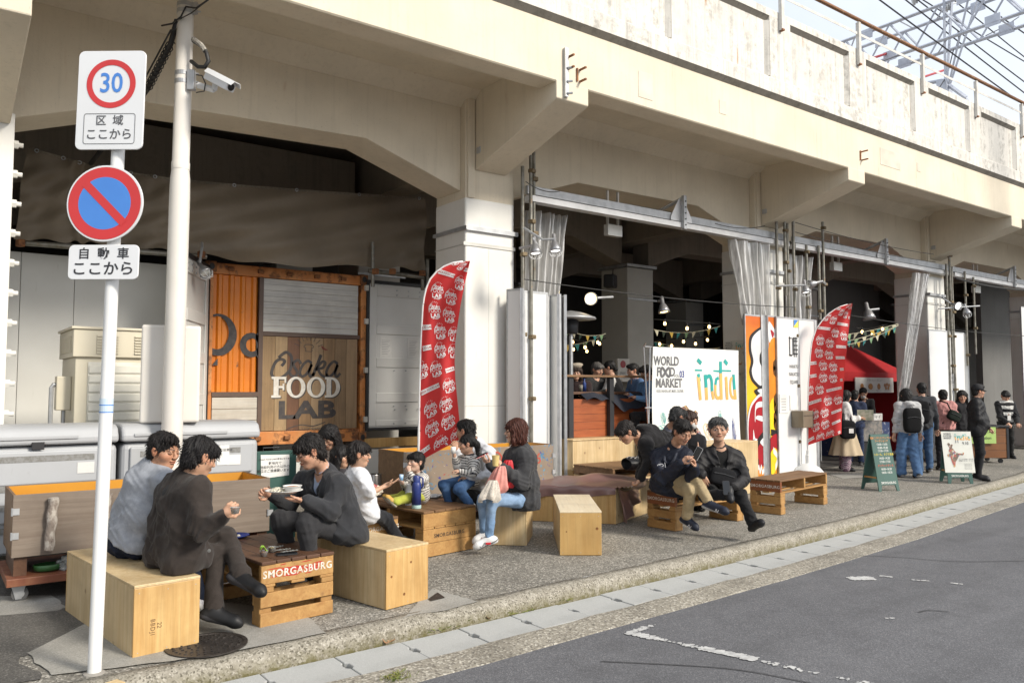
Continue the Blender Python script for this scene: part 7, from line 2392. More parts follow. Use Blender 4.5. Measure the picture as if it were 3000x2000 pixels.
  if 'hem' in g: v.cut(b + dn * g['hem'], dn)
  if s.seat and not un: v.cut((0, 0, s.seat + .006), -EZ)
  return vmesh(name if not un else 'shirt', v, g.get('m', CLOTH), s.t, s.colour(g), s.off)
 def trousers(s, g):
  j, a, q, F = s.J, s.s, s.q, s.fat
  v = Vol(s.lo, s.hi, .0082 * q)
  b = (j['hl'] + j['hr']) / 2
  wd = g.get('w', 1.0)
  v.cone(j['hl'], j['hr'], .102 * a * F, .102 * a * F, .05)
  v.cone(b, b + nrm(j['nk'] - b) * .09 * a, .10 * a * F, .105 * a * F, .06)
  for sd in 'lr':
   h_, k_, a_ = j['h' + sd], j['k' + sd], j['a' + sd]
   v.cone(h_, k_, .092 * a * F, .070 * a * wd, .035)
   ae = a_ - nrm(a_ - k_) * g.get('short', .01)
   v.cone(k_, ae, .068 * a * wd, .058 * a * wd, .03)
   v.cone(ae + nrm(k_ - a_) * .02, ae, .059 * a * wd, .061 * a * wd, .01)
  w1 = wr(s.seed + 3, g.get('wr', .005) * 1.8 * a ** .5, 1.1)
  jo = [(j['kl'], .10), (j['kr'], .10), (b, .14), (j['al'], .09), (j['ar'], .09)]
  def wf(P):
   m = np.full(len(P), .35)
   for c_, r_ in jo: m += .9 * np.exp(-(np.linalg.norm(P - c_, axis=1) / (r_ * a)) ** 2)
   return w1(P) * m
  v.wrinkle(wf)
  c = np.array(g['c'])
  fade = g.get('fade')
  def col(P):
   out = np.tile(c, (len(P), 1))
   if fade is not None:
    for sd in 'lr':
     for t in (.35, .6, .85, 1.25):
      p = j['h' + sd] + (j['k' + sd] - j['h' + sd]) * t if t <= 1 else j['k' + sd] + (j['a' + sd] - j['k' + sd]) * (t - 1)
      k = np.exp(-(np.linalg.norm(P - p, axis=1) / (.085 * a)) ** 2)[:, None] * .55
      out = out * (1 - k) + np.array(fade) * k
   if 'check' in g:
    m = (np.sin(P[:, 0] * 150 + P[:, 1] * 60) * np.sin(P[:, 2] * 150) > 0)
    out[m] = g['check']
   return out
  return vmesh('trousers', v, g.get('m', CLOTH), s.t, col, s.off)
 def lapel(s, c, wd=.016, low=.16, top_=.062):
  """turned collar and lapels: a rolled edge from the front opening round the neck"""
  j, a = s.J, s.s
  b = (j['hl'] + j['hr']) / 2
  dn, lf = nrm(b - j['nk']), nrm(j['sr'] - j['sl'])
  k = -nrm(s.J['hd'] - j['nk'])
  lo = b + s.tf * .135 * a * s.fat - dn * low * a
  pts = [lo]
  for sx in (-1, 1):
   side = [lo * .6 + (j['nk'] + s.tf * .10 * a) * .4 + lf * sx * .055 * a + s.tf * .025 * a, j['nk'] + s.tf * .075 * a + lf * sx * .07 * a + dn * .02, j['nk'] - k * .035 * a + lf * sx * top_ * 1.15 * a, ]
   pts = pts + side if sx < 0 else pts + [j['nk'] - k * .05 * a - s.tf * top_ * a * 1.1] + side[::-1]
  pts.append(lo + s.tf * .004)
  MB().tube(pts, [wd * .3, wd * 1.5, wd * 1.2, wd, wd, wd, wd * 1.2, wd * 1.5, wd * .3], 8).build('collar', mat('collar_%d' % s.seed, c, .8), s.t, smooth=True)
 def skirt(s, g):
  j, a = s.J, s.s
  b = (j['hl'] + j['hr']) / 2
  mb = MB()
  n = 60
  def fn(u, t):
   r = (.15 + g.get('flare', .16) * t) * a
   q_ = u * 2 * math.pi
   r *= 1 + .09 * t * math.sin(q_ * 9) + .05 * t * math.sin(q_ * 5 + 1)
   return b + np.array([math.cos(q_) * r * 1.05, math.sin(q_) * r * .9, .12 * a - t * g['len']])
  mb.grid(fn, n, 14)
  return mb.build('skirt', mat(g['n'], g['c'], .85, bump=.2, bs=200), s.t, smooth=True)
 def shoe(s, g):
  j, a = s.J, s.s
  for sd in 'lr':
   A, T = j['a' + sd], j['t' + sd]
   d = nrm(T - A)
   sg = g.get('up', {}).get(sd)
   # sole normal: perpendicular to the foot, leaning towards the shin
   sh = nrm(j['k' + sd] - A)
   up = nrm(sh - d * (sh @ d)) if sg is None else nrm(np.asarray(sg) - d * (np.asarray(sg) @ d))
   v = Vol(np.minimum(A, T) - .14, np.maximum(A, T) + .14, .0062 * s.q)
   heel = A - up * .045 * a - d * .035 * a
   ball = T - up * .012 * a - d * .06 * a
   v.cone(A + up * g.get('high', .0), heel, .043 * a, .037 * a, .03)
   v.cone(heel, ball, .036 * a, .037 * a, .03)
   v.cone(ball, T - d * .028 * a - up * .012 * a, .037 * a, .026 * a, .03)
   v.cone(A + d * .01, ball + up * .01 * a, .038 * a, .028 * a, .03)
   fl = A - up * .076 * a
   v.cut(fl, -up)
   v.cone(A + up * (.04 * a + g.get('high', 0)), A + up * (.15 * a), .040 * a, .05 * a, .006, True)
   c, so = np.array(g['c']), np.array(g.get('sole', g['c']))
   c3 = g.get('c2')
   def col(P):
    h_ = (P - fl) @ up / a
    x_ = (P - A) @ d / a
    out = np.where((h_ < .022)[:, None], so[None], c[None])
    if c3 is not None:
     out = np.where(((h_ > .024) & (h_ < .036))[:, None], np.array(c3)[None], out)
    return out
   vmesh('shoe', v, g.get('m', LEATH), s.t, col, s.off)
   if 'sock' in g:
    vv = Vol(np.minimum(A, j['k' + sd]) - .1, np.maximum(A, j['k' + sd]) + .1, .008 * s.q)
    vv.cone(A, A + sh * .10 * a, .036 * a, .040 * a)
    vmesh('sock', vv, CLOTH, s.t, lambda P: np.tile(np.array(g['sock']), (len(P), 1)), s.off)
 def maskon(s, c):
  v = Vol(s.J['hd'] - .15, s.J['hd'] + .15, .005 * s.q)
  v.ell(s.H(0, .060, -.05), np.array([.056, .052, .05]) * s.hs, s.HM, .01)
  v.ell(s.H(0, .02, .035), np.array([.09, .09, .045]) * s.hs, s.HM, .01, True)
  vmesh('face_mask', v, CLOTH, s.t, lambda P: np.tile(np.array(c), (len(P), 1)), s.off)
def J_(**k):
 """joints given as (image x, image y, distance) in the photograph's own pixels"""
 return {n: at(*p) for n, p in k.items()}
# ------------------------------------------------------------------ the seated people in front
BLK = (.014, .013, .014)
P1 = Person('man in a grey sweatshirt seated with his back to the street, head turned right', J_(hd=(481, 1320, 5.72), nk=(446, 1366, 5.75), sl=(408, 1400, 5.92), sr=(487, 1412, 5.60), el=(520, 1500, 5.98), wl=(590, 1495, 5.95), er=(528, 1500, 5.58), wr=(600, 1520, 5.7),
  hl=(352, 1583, 5.9), hr=(402, 1592, 5.72), kl=(500, 1600, 6.3), kr=(535, 1605, 6.1), al=(575, 1758, 6.2), ar=(592, 1762, 6.02), tl=(615, 1775, 6.25), tr=(632, 1785, 6.1)),
  view_dir(72, -12), skin=(.47, .25, .155), hs=1.08, hair=('short', (.013, .010, .009)), top=dict(c=(.36, .38, .42), kind='sweater', ease=.016, wr=.008, hem=-.015), bot=dict(c=(.018, .024, .045), m=DENIM),
  shoes=dict(c=(.62, .62, .66), sole=(.7, .7, .7)), hands=dict(l=None, r=dict(curl=.5)), seed=1)
P2 = Person(seat=.44, label='person in a dark brown blazer with crossed legs on the front plywood bench', J=J_(hd=(586, 1338, 5.36), nk=(546, 1392, 5.40), sl=(498, 1425, 5.58), sr=(582, 1432, 5.24), el=(600, 1545, 5.62), wl=(648, 1512, 5.5), er=(588, 1558, 5.18), wr=(655, 1510, 5.16),
  hl=(482, 1610, 5.56), hr=(535, 1628, 5.36), kl=(664, 1565, 5.72), kr=(632, 1618, 5.62), al=(706, 1684, 5.50), ar=(626, 1788, 5.45), tl=(782, 1738, 5.36), tr=(716, 1826, 5.44)),
  face=view_dir(136, -22), skin=(.50, .29, .19), hs=1.08, hair=('fringe', (.010, .008, .0085)), top=dict(c=(.040, .032, .028), kind='jacket', len=.12, ease=.012, wr=.008, vee=.2, neck=.066), bot=dict(c=(.042, .034, .030)),
  shirt=(.02, .02, .022), shoes=dict(c=(.012, .012, .013), sole=(.045, .045, .05), up=dict(l=-cF0 * -.75 + EZ * .65 + cR * .3), high=.03), hands=dict(l=None, r=dict(d=cR * .7 + EZ * .75 - cF0 * .1, n=-cR * -.2 + cF0 * .9, curl=.95)), seed=2)
P3 = Person(seat=.445, label='man in a charcoal suit eating rice from a plate on the second plywood bench', J=J_(hd=(908, 1322, 6.30), nk=(958, 1384, 6.42), sl=(992, 1420, 6.22), sr=(893, 1408, 6.58), el=(970, 1502, 6.10), wl=(897, 1466, 5.96), er=(848, 1484, 6.50), wr=(800, 1452, 6.28),
  hl=(1028, 1560, 6.34), hr=(985, 1550, 6.58), kl=(893, 1530, 6.0), kr=(818, 1518, 6.30), al=(922, 1708, 6.10), ar=(878, 1716, 6.40), tl=(880, 1745, 6.0), tr=(905, 1752, 6.32)),
  face=view_dir(-60, -24), skin=(.53, .30, .20), hs=1.10, hair=('fringe', (.014, .011, .010)), top=dict(c=(.034, .035, .039), kind='jacket', len=.13, ease=.010, wr=.007, vee=.16, neck=.066), bot=dict(c=(.034, .034, .037)),
  shirt=(.42, .50, .66), shoes=dict(c=(.008, .008, .009), sole=(.01, .01, .01)), hands=dict(l=dict(d=-cR * .95 + EZ * .06 + cF0 * .10, n=EZ, curl=.10, sg=1), r=dict(d=-cR * .75 + EZ * .45 - cF0 * .2, n=cR * .6 - EZ * .5 - cF0 * .3, curl=.85)), seed=3)
P4 = Person('woman with a reddish bob in a charcoal sweatshirt and light jeans holding a cup', J_(hd=(1511, 1263, 8.36), nk=(1525, 1313, 8.42), sl=(1543, 1344, 8.24), sr=(1500, 1338, 8.60), el=(1529, 1412, 8.14), wl=(1471, 1372, 8.05), er=(1482, 1395, 8.52), wr=(1436, 1358, 8.38),
  hl=(1545, 1466, 8.30), hr=(1530, 1460, 8.52), kl=(1440, 1462, 7.98), kr=(1412, 1466, 8.20), al=(1434, 1575, 8.02), ar=(1420, 1562, 8.24), tl=(1384, 1603, 7.98), tr=(1382, 1588, 8.2)),
  view_dir(-84, -2), skin=(.56, .34, .24), hs=1.06, s_=.95, hair=('bob', (.085, .024, .014)), top=dict(c=(.050, .050, .053), kind='sweater', ease=.028, wr=.009, cuff=.045, hem=.10), bot=dict(c=(.20, .32, .50), m=DENIM, fade=(.42, .54, .70), short=.035, w=.84),
  shoes=dict(c=(.70, .70, .70), sole=(.72, .72, .72), c2=(.03, .03, .03)), hands=dict(l=dict(d=-cR * .35 + EZ * .9, n=-cR * .85 - EZ * .3 + cF0 * .3, curl=.55), r=dict(d=-cR * .8 + EZ * .55, n=-cR * .3 + cF0 * .2 + EZ * .6, curl=.5)), seed=4)
P5 = Person('man in a white long sleeved shirt holding the girl, fist at his mouth', J_(hd=(1364, 1262, 9.02), nk=(1400, 1300, 9.08), sl=(1430, 1325, 8.90), sr=(1372, 1322, 9.26), el=(1430, 1392, 8.78), wl=(1374, 1398, 8.58), er=(1345, 1372, 9.1), wr=(1338, 1318, 8.95),
  hl=(1418, 1462, 8.98), hr=(1385, 1458, 9.2), kl=(1335, 1446, 8.62), kr=(1318, 1440, 8.95), al=(1345, 1560, 8.7), ar=(1325, 1552, 9.0), tl=(1300, 1575, 8.6), tr=(1285, 1568, 8.9)),
  view_dir(-112, -6), skin=(.46, .26, .17), hs=1.05, hair=('short', (.011, .010, .010)), top=dict(c=(.66, .67, .70), kind='sweater', ease=.010, wr=.008), bot=dict(c=(.016, .016, .018)),
  shoes=dict(c=(.02, .02, .02)), hands=dict(l=dict(d=-cR * .55 - EZ * .8, n=cF0 * -.2 - cR * .3 + EZ * .2 + cF0, curl=.2, sg=1), r=dict(d=EZ * .9 - cR * .3, n=-cR * .2 + cF0 * .6, curl=.95)), seed=5)
P6 = Person('little girl in a striped shirt and jeans sitting on the man in white', J_(hd=(1368, 1300, 8.70), nk=(1376, 1336, 8.74), sl=(1390, 1350, 8.64), sr=(1352, 1348, 8.84), el=(1386, 1384, 8.54), wl=(1345, 1380, 8.50), er=(1338, 1364, 8.74), wr=(1332, 1338, 8.66),
  hl=(1386, 1404, 8.68), hr=(1368, 1402, 8.82), kl=(1345, 1432, 8.44), kr=(1300, 1420, 8.62), al=(1378, 1478, 8.44), ar=(1318, 1472, 8.6), tl=(1360, 1490, 8.4), tr=(1296, 1486, 8.56)),
  view_dir(-82, -4), skin=(.50, .30, .21), hs=.86, s_=.62, hair=('pony', (.011, .010, .010)), top=dict(c=(.66, .64, .60), kind='sweater', ease=.006, wr=.005, stripe=((.015, .015, .022), .030, .34)), bot=dict(c=(.045, .10, .22), m=DENIM, fade=(.12, .21, .36), w=1.25),
  shoes=dict(c=(.5, .5, .5)), hands=dict(l=dict(curl=.5), r=dict(d=EZ, curl=.7, n=-cR)), seed=6)
P7 = Person('toddler in a striped shirt and lime trousers sitting on the pallet table, hand at mouth', J_(hd=(1218, 1353, 8.30), nk=(1224, 1388, 8.36), sl=(1241, 1401, 8.28), sr=(1202, 1399, 8.44), el=(1216, 1412, 8.10), wl=(1200, 1382, 8.12), er=(1188, 1425, 8.34), wr=(1178, 1413, 8.22),
  hl=(1240, 1452, 8.38), hr=(1216, 1450, 8.5), kl=(1196, 1458, 8.14), kr=(1178, 1452, 8.36), al=(1156, 1470, 8.04), ar=(1142, 1462, 8.3), tl=(1130, 1450, 8.0), tr=(1122, 1448, 8.3)),
  view_dir(-42, 4), skin=(.60, .39, .29), hs=.86, s_=.54, eyes='open', hair=('fringe', (.012, .010, .010)), top=dict(c=(.68, .65, .60), kind='sweater', ease=.008, wr=.005, stripe=((.015, .015, .02), .026, .34)), bot=dict(c=(.42, .44, .07), w=1.3, wr=.006),
  shoes=dict(c=(.55, .33, .08), sole=(.55, .5, .42), c2=(.12, .2, .2)), hands=dict(l=dict(d=EZ * .9 - cR * .2, n=cF0, curl=.55), r=dict(curl=.7, d=-cR * .5 + EZ * .5)), seed=7)
P8 = Person('boy in a white tee shirt seen from behind reaching towards the toddler', J_(hd=(1052, 1330, 7.38), nk=(1042, 1376, 7.42), sl=(1028, 1398, 7.56), sr=(1062, 1402, 7.28), el=(1060, 1450, 7.6), wl=(1105, 1430, 7.65), er=(1084, 1445, 7.22), wr=(1134, 1420, 7.34),
  hl=(1062, 1498, 7.50), hr=(1080, 1502, 7.32), kl=(1120, 1515, 7.75), kr=(1130, 1520, 7.55), al=(1160, 1572, 7.85), ar=(1168, 1578, 7.66), tl=(1196, 1580, 7.95), tr=(1204, 1588, 7.78)),
  view_dir(104, -6), skin=(.50, .30, .20), hs=.98, s_=.78, hair=('fringe', (.016, .012, .011)), top=dict(c=(.70, .71, .74), kind='tee', sleeve=.72, ease=.012, wr=.008), bot=dict(c=(.016, .017, .02), w=1.1),
  shoes=dict(c=(.02, .022, .02), sole=(.28, .5, .02), sock=(.6, .6, .6)), hands=dict(l=None, r=dict(d=cR * .85 + EZ * .35, n=EZ * .9, curl=.15, sg=-1)), seed=8)
P9 = Person('woman with long dark hair and a taupe jacket looking down behind the suited man', J_(hd=(964, 1279, 8.60), nk=(960, 1322, 8.68), sl=(995, 1352, 8.7), sr=(905, 1350, 8.7), el=(1000, 1420, 8.6), wl=(960, 1450, 8.4), er=(885, 1425, 8.6), wr=(920, 1450, 8.4),
  hl=(975, 1470, 8.75), hr=(930, 1470, 8.75), kl=(960, 1480, 8.35), kr=(910, 1480, 8.35), al=(960, 1590, 8.3), ar=(910, 1590, 8.3), tl=(955, 1605, 8.1), tr=(905, 1605, 8.1)),
  view_dir(-18, -34), skin=(.50, .30, .21), hs=1.04, s_=.92, hair=('long', (.011, .009, .009)), top=dict(c=(.115, .095, .085), kind='coat', ease=.01), bot=dict(c=(.03, .03, .035)), shoes=dict(c=(.02, .02, .02)), hands=dict(l=dict(), r=dict()), seed=9, q=1.3)
P10 = Person('dark haired girl half hidden between the suited man and the boy', J_(hd=(1000, 1336, 8.05), nk=(996, 1376, 8.08), sl=(985, 1395, 8.2), sr=(1010, 1398, 7.98), el=(1000, 1430, 8.2), wl=(1030, 1425, 8.2), er=(1020, 1440, 7.98), wr=(1050, 1430, 8.0),
  hl=(1000, 1490, 8.15), hr=(1015, 1492, 8.02), kl=(1050, 1500, 8.3), kr=(1055, 1500, 8.2), al=(1060, 1580, 8.3), ar=(1065, 1585, 8.2), tl=(1085, 1590, 8.3), tr=(1090, 1590, 8.2)),
  view_dir(70, -8), skin=(.50, .30, .2), hs=.92, s_=.7, hair=('long', (.011, .009, .009)), top=dict(c=(.05, .045, .05), kind='sweater'), bot=dict(c=(.03, .03, .04)), shoes=dict(c=(.2, .2, .2)), hands=dict(l=None, r=dict()), seed=10, q=1.4)
P11 = Person('man in a black hoodie bending down to pull the brown plastic sheet', J_(hd=(1834, 1266, 9.28), nk=(1878, 1272, 9.42), sl=(1893, 1300, 9.24), sr=(1884, 1285, 9.60), el=(1900, 1354, 9.16), wl=(1876, 1402, 9.18), er=(1890, 1345, 9.6), wr=(1872, 1395, 9.5),
  hl=(1972, 1318, 9.72), hr=(1985, 1300, 9.95), kl=(1965, 1430, 9.65), kr=(1980, 1420, 9.9), al=(1990, 1522, 9.9), ar=(2000, 1508, 10.1), tl=(1955, 1533, 9.75), tr=(1965, 1520, 9.95)),
  view_dir(-72, -38), skin=(.47, .27, .18), hs=1.06, hair=('fringe', (.022, .017, .015)), top=dict(c=(.013, .012, .013), kind='hoodie', ease=.012, wr=.008), bot=dict(c=(.02, .02, .022)), shoes=dict(c=(.03, .03, .03), sole=(.4, .4, .4)),
  hands=dict(l=dict(d=-cR * .55 - EZ * .8, n=-cR * .6 + EZ * .5 + cF0 * .3, curl=.8), r=None), seed=11)
P12 = Person('man in a navy sports jacket and khaki trousers looking at his phone', J_(hd=(1999, 1265, 8.88), nk=(1972, 1312, 9.05), sl=(2008, 1335, 8.98), sr=(1926, 1338, 9.12), el=(2026, 1398, 8.86), wl=(2034, 1366, 8.66), er=(1938, 1402, 8.90), wr=(1998, 1356, 8.68),
  hl=(1978, 1424, 9.14), hr=(1938, 1422, 9.22), kl=(2022, 1436, 8.78), kr=(2036, 1402, 8.84), al=(2012, 1518, 8.88), ar=(2080, 1474, 8.62), tl=(2048, 1550, 8.76), tr=(2138, 1500, 8.44)),
  view_dir(24, -28), skin=(.48, .27, .18), hs=1.12, hair=('short', (.016, .013, .012)), top=dict(c=(.012, .015, .028), kind='coat', len=.05, ease=.012, wr=.009, cuff=.046, m=SMOOTHC, collar=.075, hem=.075), bot=dict(c=(.40, .31, .18), short=.045),
  shoes=dict(c=(.016, .020, .035), sole=(.36, .36, .36), sock=(.02, .02, .025)), hands=dict(l=dict(d=EZ * .8 - cR * .15 - cF0 * .35, n=-cR * .85 - cF0 * .25 + EZ * .2, curl=.6), r=dict(d=cR * .55 + EZ * .7 - cF0 * .2, n=cR * .5 - EZ * .5 + cF0 * .3, curl=[.25, .6, .7, .75])), seed=12)
P13 = Person('stout man in an open black bomber jacket facing the camera, ankle on knee', J_(hd=(2104, 1258, 9.02), nk=(2108, 1312, 9.14), sl=(2158, 1338, 9.14), sr=(2056, 1338, 9.14), el=(2180, 1402, 9.0), wl=(2150, 1424, 8.76), er=(2044, 1392, 8.98), wr=(2058, 1390, 8.78),
  hl=(2132, 1432, 9.22), hr=(2092, 1430, 9.22), kl=(2170, 1452, 8.84), kr=(2066, 1452, 8.82), al=(2208, 1534, 8.74), ar=(2130, 1446, 8.66), tl=(2238, 1526, 8.56), tr=(2142, 1474, 8.56)),
  view_dir(-8, -3), skin=(.52, .31, .21), hs=1.12, fat=1.16, hw=1.16, eyes='open', hair=('short', (.085, .084, .083)), top=dict(c=(.017, .016, .017), kind='jacket', len=.04, ease=.012, wr=.010, hem=.08, vee=.06, cuff=.046, m=SMOOTHC), shirt=(.012, .012, .012), bot=dict(c=(.013, .013, .014)),
  shoes=dict(c=(.012, .012, .014), sole=(.02, .02, .02), up=dict(l=EZ * .6 + cF0 * .8)), hands=dict(r=dict(d=-EZ * .85 + cR * .35, n=cF0 * .8 + cR * .3, curl=.25), l=dict(d=-cR * .85 - EZ * .1, n=EZ * .3 - cF0 * .2 - cR * .2 + EZ * .5, curl=.55)), seed=13)
P14 = Person('grey templed man in a grey shirt seated behind the man with the phone', J_(hd=(1985, 1222, 10.3), nk=(1962, 1258, 10.4), sl=(1938, 1280, 10.5), sr=(1985, 1285, 10.25), el=(1950, 1340, 10.5), wl=(1990, 1350, 10.5), er=(2000, 1340, 10.2), wr=(2030, 1345, 10.3),
  hl=(1945, 1385, 10.5), hr=(1975, 1388, 10.3), kl=(2020, 1395, 10.7), kr=(2030, 1395, 10.5), al=(2030, 1480, 10.7), ar=(2040, 1480, 10.5), tl=(2055, 1490, 10.8), tr=(2065, 1490, 10.6)),
  view_dir(112, -28), skin=(.36, .20, .13), hs=1.06, hair=('short', (.03, .03, .031)), top=dict(c=(.12, .12, .15), kind='sweater'), bot=dict(c=(.03, .03, .04)), shoes=dict(c=(.02, .02, .02)), hands=dict(l=None, r=dict()), seed=14, q=1.3)
P15 = Person('brown haired woman in a black coat wearing a white face mask', J_(hd=(2021, 1231, 10.7), nk=(2022, 1266, 10.8), sl=(2052, 1288, 10.8), sr=(1998, 1288, 10.8), el=(2062, 1335, 10.7), wl=(2045, 1325, 10.5), er=(1995, 1340, 10.7), wr=(2020, 1345, 10.5),
  hl=(2040, 1390, 10.85), hr=(2008, 1390, 10.85), kl=(2050, 1395, 10.45), kr=(2015, 1395, 10.45), al=(2050, 1480, 10.4), ar=(2015, 1480, 10.4), tl=(2055, 1490, 10.2), tr=(2020, 1490, 10.2)),
  view_dir(38, -12), skin=(.52, .32, .22), hs=1.05, s_=.92, hair=('long', (.05, .022, .014)), top=dict(c=(.012, .012, .014), kind='coat'), bot=dict(c=(.02, .02, .02)), shoes=dict(c=(.02, .02, .02)), mask=(.62, .60, .57), hands=dict(l=dict(d=EZ, curl=.5), r=dict()), seed=15, q=1.4)
P2.lapel((.046, .037, .032), .014, .2)
P3.lapel((.028, .029, .033), .016, .13)
P3.lapel((.62, .66, .74), .011, .34, .054)
P13.lapel((.014, .014, .015), .015, .10)
P12.lapel((.05, .055, .075), .010, .30)
# ------------------------------------------------------------------ standing and far people
def stand(px, py, d, az, h, arms='down', stride=0.0, lean=0.0, z0=None, head=None):
 b = at(px, py, d)
 b[2] = 0 if z0 is None else z0
 k = h / 1.72
 f = view_dir(az)
 f[2] = 0
 f = nrm(f)
 r = np.cross(f, EZ)
 P = lambda x, y, z: b + r * x * k + f * (y + lean * max(z - .9, 0)) * k + EZ * z * k
 wr_ = {'down': ((.245, .03, .84), (.225, -.03, 1.10)), 'front': ((.04, .17, .95), (.235, .0, 1.12)), 'read': ((.06, .28, 1.14), (.21, .05, 1.10)), 'reach': ((.12, .34, .92), (.2, .12, 1.08))}[arms]
 J = dict(hd=P(0, .035, 1.60), nk=P(0, .0, 1.435), sl=P(-.168, -.01, 1.395), sr=P(.168, -.01, 1.395), hl=P(-.085, 0, .93), hr=P(.085, 0, .93),
    el=P(-wr_[1][0], wr_[1][1], wr_[1][2]), er=P(*wr_[1]), wl=P(-wr_[0][0], wr_[0][1], wr_[0][2]), wr=P(*wr_[0]),
    kl=P(-.10, .03 + stride * .5, .50), kr=P(.10, .03 - stride * .3, .50), al=P(-.11, stride - .03, .085), ar=P(.11, -stride - .03, .085 + abs(stride) * .15), tl=P(-.125, stride + .18, .03), tr=P(.125, .18 - stride, .03))
 return J
def sitb(px, py, d, az, lean=.12, arms=.28):
 h_ = at(px, py, d)
 f = nrm(view_dir(az) * (1, 1, 0))
 r = np.cross(f, EZ)
 P = lambda x, y, z: h_ + r * x + f * y + EZ * z
 return dict(hd=h_, nk=P(0, -.05, -.17), sl=P(-.18, -.06, -.215), sr=P(.18, -.06, -.215), el=P(-.22, .04, -.46), er=P(.22, .04, -.46), wl=P(-.10, arms, -.40), wr=P(.10, arms, -.36),
    hl=P(-.085, -.08 - lean, -.72), hr=P(.085, -.08 - lean, -.72), kl=P(-.1, .30, -.70), kr=P(.1, .30, -.70), al=P(-.1, .28, -1.05), ar=P(.1, .28, -1.05), tl=P(-.1, .46, -1.1), tr=P(.1, .46, -1.1))
HB = (.011, .010, .010)
SK = (.50, .29, .20)
DK = dict(c=(.018, .018, .02))
BARG = 'people seated at the bar tables'
for lab, J, az, el, hr_, tp, kw in (
  ('woman in a beige beret and dark blouse seated at the bar', sitb(1688, 1091, 13.3, -6), -6, -8, ('bob', (.05, .03, .02)), dict(c=(.035, .022, .022)), dict(eyes='open')),
  ('person with a grey bowl haircut seated at the bar', sitb(1750, 1083, 13.6, 40), 40, -14, ('fringe', (.14, .13, .12)), dict(c=(.03, .03, .03)), dict(eyes='open')),
  ('woman in a black vest over white sleeves seen from behind at the bar', sitb(1785, 1078, 13.7, -112), -112, -8, ('bun', HB), dict(c=(.012, .012, .013), stripe=((.012, .012, .013), .1, .5), arms=(.58, .57, .55)), dict()),
  ('black haired man with glasses seated at the right end of the bar', sitb(1854, 1086, 13.9, -75), -75, -12, ('short', HB), dict(c=(.10, .18, .34)), dict()),
  ('man in a light blue shirt bowing over his food at the bar', sitb(1893, 1092, 13.1, -62), -62, -35, ('short', (.02, .018, .017)), dict(c=(.13, .27, .50)), dict())):
 Person(lab, J, view_dir(az, el), skin=SK, hair=hr_, top=dict(kind='sweater', **tp), bot=DK, hands=dict(l=dict(curl=.5), r=dict(curl=.5)), q=1.7, hs=1.05, seed=len(lab), **kw)
bp = bpy.data.objects['person.015'] if 'person.015' in bpy.data.objects else None
q = at(1687, 1076, 13.3)
tag(MB().lathe([(.0, .07), (.06, .075), (.115, .055), (.125, .03), (.10, .005), (.09, -.01), (.088, -.012), (.08, .0), (0, .01)], q, 20, axis=cU0 - cR * .1).build('beret', mat('oatmeal_beret', (.42, .36, .28), .9, bump=.4, bs=150), smooth=True), 'oatmeal beret on the head of the woman at the bar', 'beret')
tag(MB().lathe([(.03, 0), (.032, .13), (.012, .17), (.012, .21), (0, .212)], at(1712, 1143, 12.9) * (1, 1, 0) + EZ * 1.601, 14).build('bottle', mat('blue_bottle_glass', (.03, .06, .22), .2), smooth=True), 'dark blue bottle standing on the bar', 'bottle')
tag(MB().lathe([(.03, 0), (.038, .11), (.036, .11), (.03, .01), (0, .008)], at(1702, 1143, 12.9) * (1, 1, 0) + EZ * 1.601, 14).build('drinking_glass', mat('iced_drink_glass', (.5, .47, .4), .1, trans=.6), smooth=True), 'iced drink glass standing on the bar beside the blue bottle', 'glass')
JK = mat('navy_draped_jacket', (.018, .022, .035), .8, bump=.5, bs=20, bd=.03)
mb = MB()
mb.grid(lambda u, v: np.array([8.25 + u * 1.55, 9.36 - .16 * v - .03 * math.sin(u * 17), 1.57 + .02 * math.sin(u * 9) - v * (.10 + .16 * max(0, math.sin(u * 5.2 - 1.5))) + .03 * math.sin(u * 23) * v]), 40, 8)
tag(mb.build('draped_jacket', JK, smooth=True), 'dark navy jackets draped over the front of the bar', 'jacket')
CROWD = 'people queueing and standing at the right'
def bag(name, lab, cat, c, ax_, up_, sz, col_, straps=()):
 """soft box bag: centre, facing direction, size"""
 f = nrm(ax_)
 r = np.cross(f, nrm(up_))
 u = np.cross(r, f)
 t = thing(name, lab, cat, c)
 mb = MB()
 c = np.asarray(c, float)
 def fn(a, b):
  th, ph = a * 2 * math.pi, (b - .5) * math.pi
  sg = lambda x, p: math.copysign(abs(x) ** p, x)
  cx, sx, cy, sy = math.cos(th), math.sin(th), math.cos(ph), math.sin(ph)
  return c + r * sz[0] / 2 * sg(cx, .45) * sg(cy, .4) + f * sz[1] / 2 * sg(sx, .6) * sg(cy, .4) + u * sz[2] / 2 * sg(sy, .5)
 mb.grid(fn, 32, 20)
 m_ = mat(name + '_%.3f_%.3f' % (col_[0], col_[2]), tuple(x * .7 for x in col_), .8, bump=.35, bs=40, bd=.01, spec=.15)
 mb.build('body', m_, t, smooth=True)
 mb = MB()
 mb.tube([c + f * sz[1] * .52 - r * sz[0] * .38 + u * sz[2] * .10, c + f * sz[1] * .54 + u * sz[2] * .14, c + f * sz[1] * .52 + r * sz[0] * .38 + u * sz[2] * .10], .006, 5)
 mb.tube([c + u * sz[2] * .48 - r * .03, c + u * sz[2] * .56, c + u * sz[2] * .48 + r * .03], .006, 5)
 mb.build('zip_and_handle', mat('dark_zip', (.05, .05, .052), .4), t)
 for s_ in straps: MB().tube([np.asarray(p) for p in s_], .014, 6).build('strap', m_, t, smooth=True)
 return t
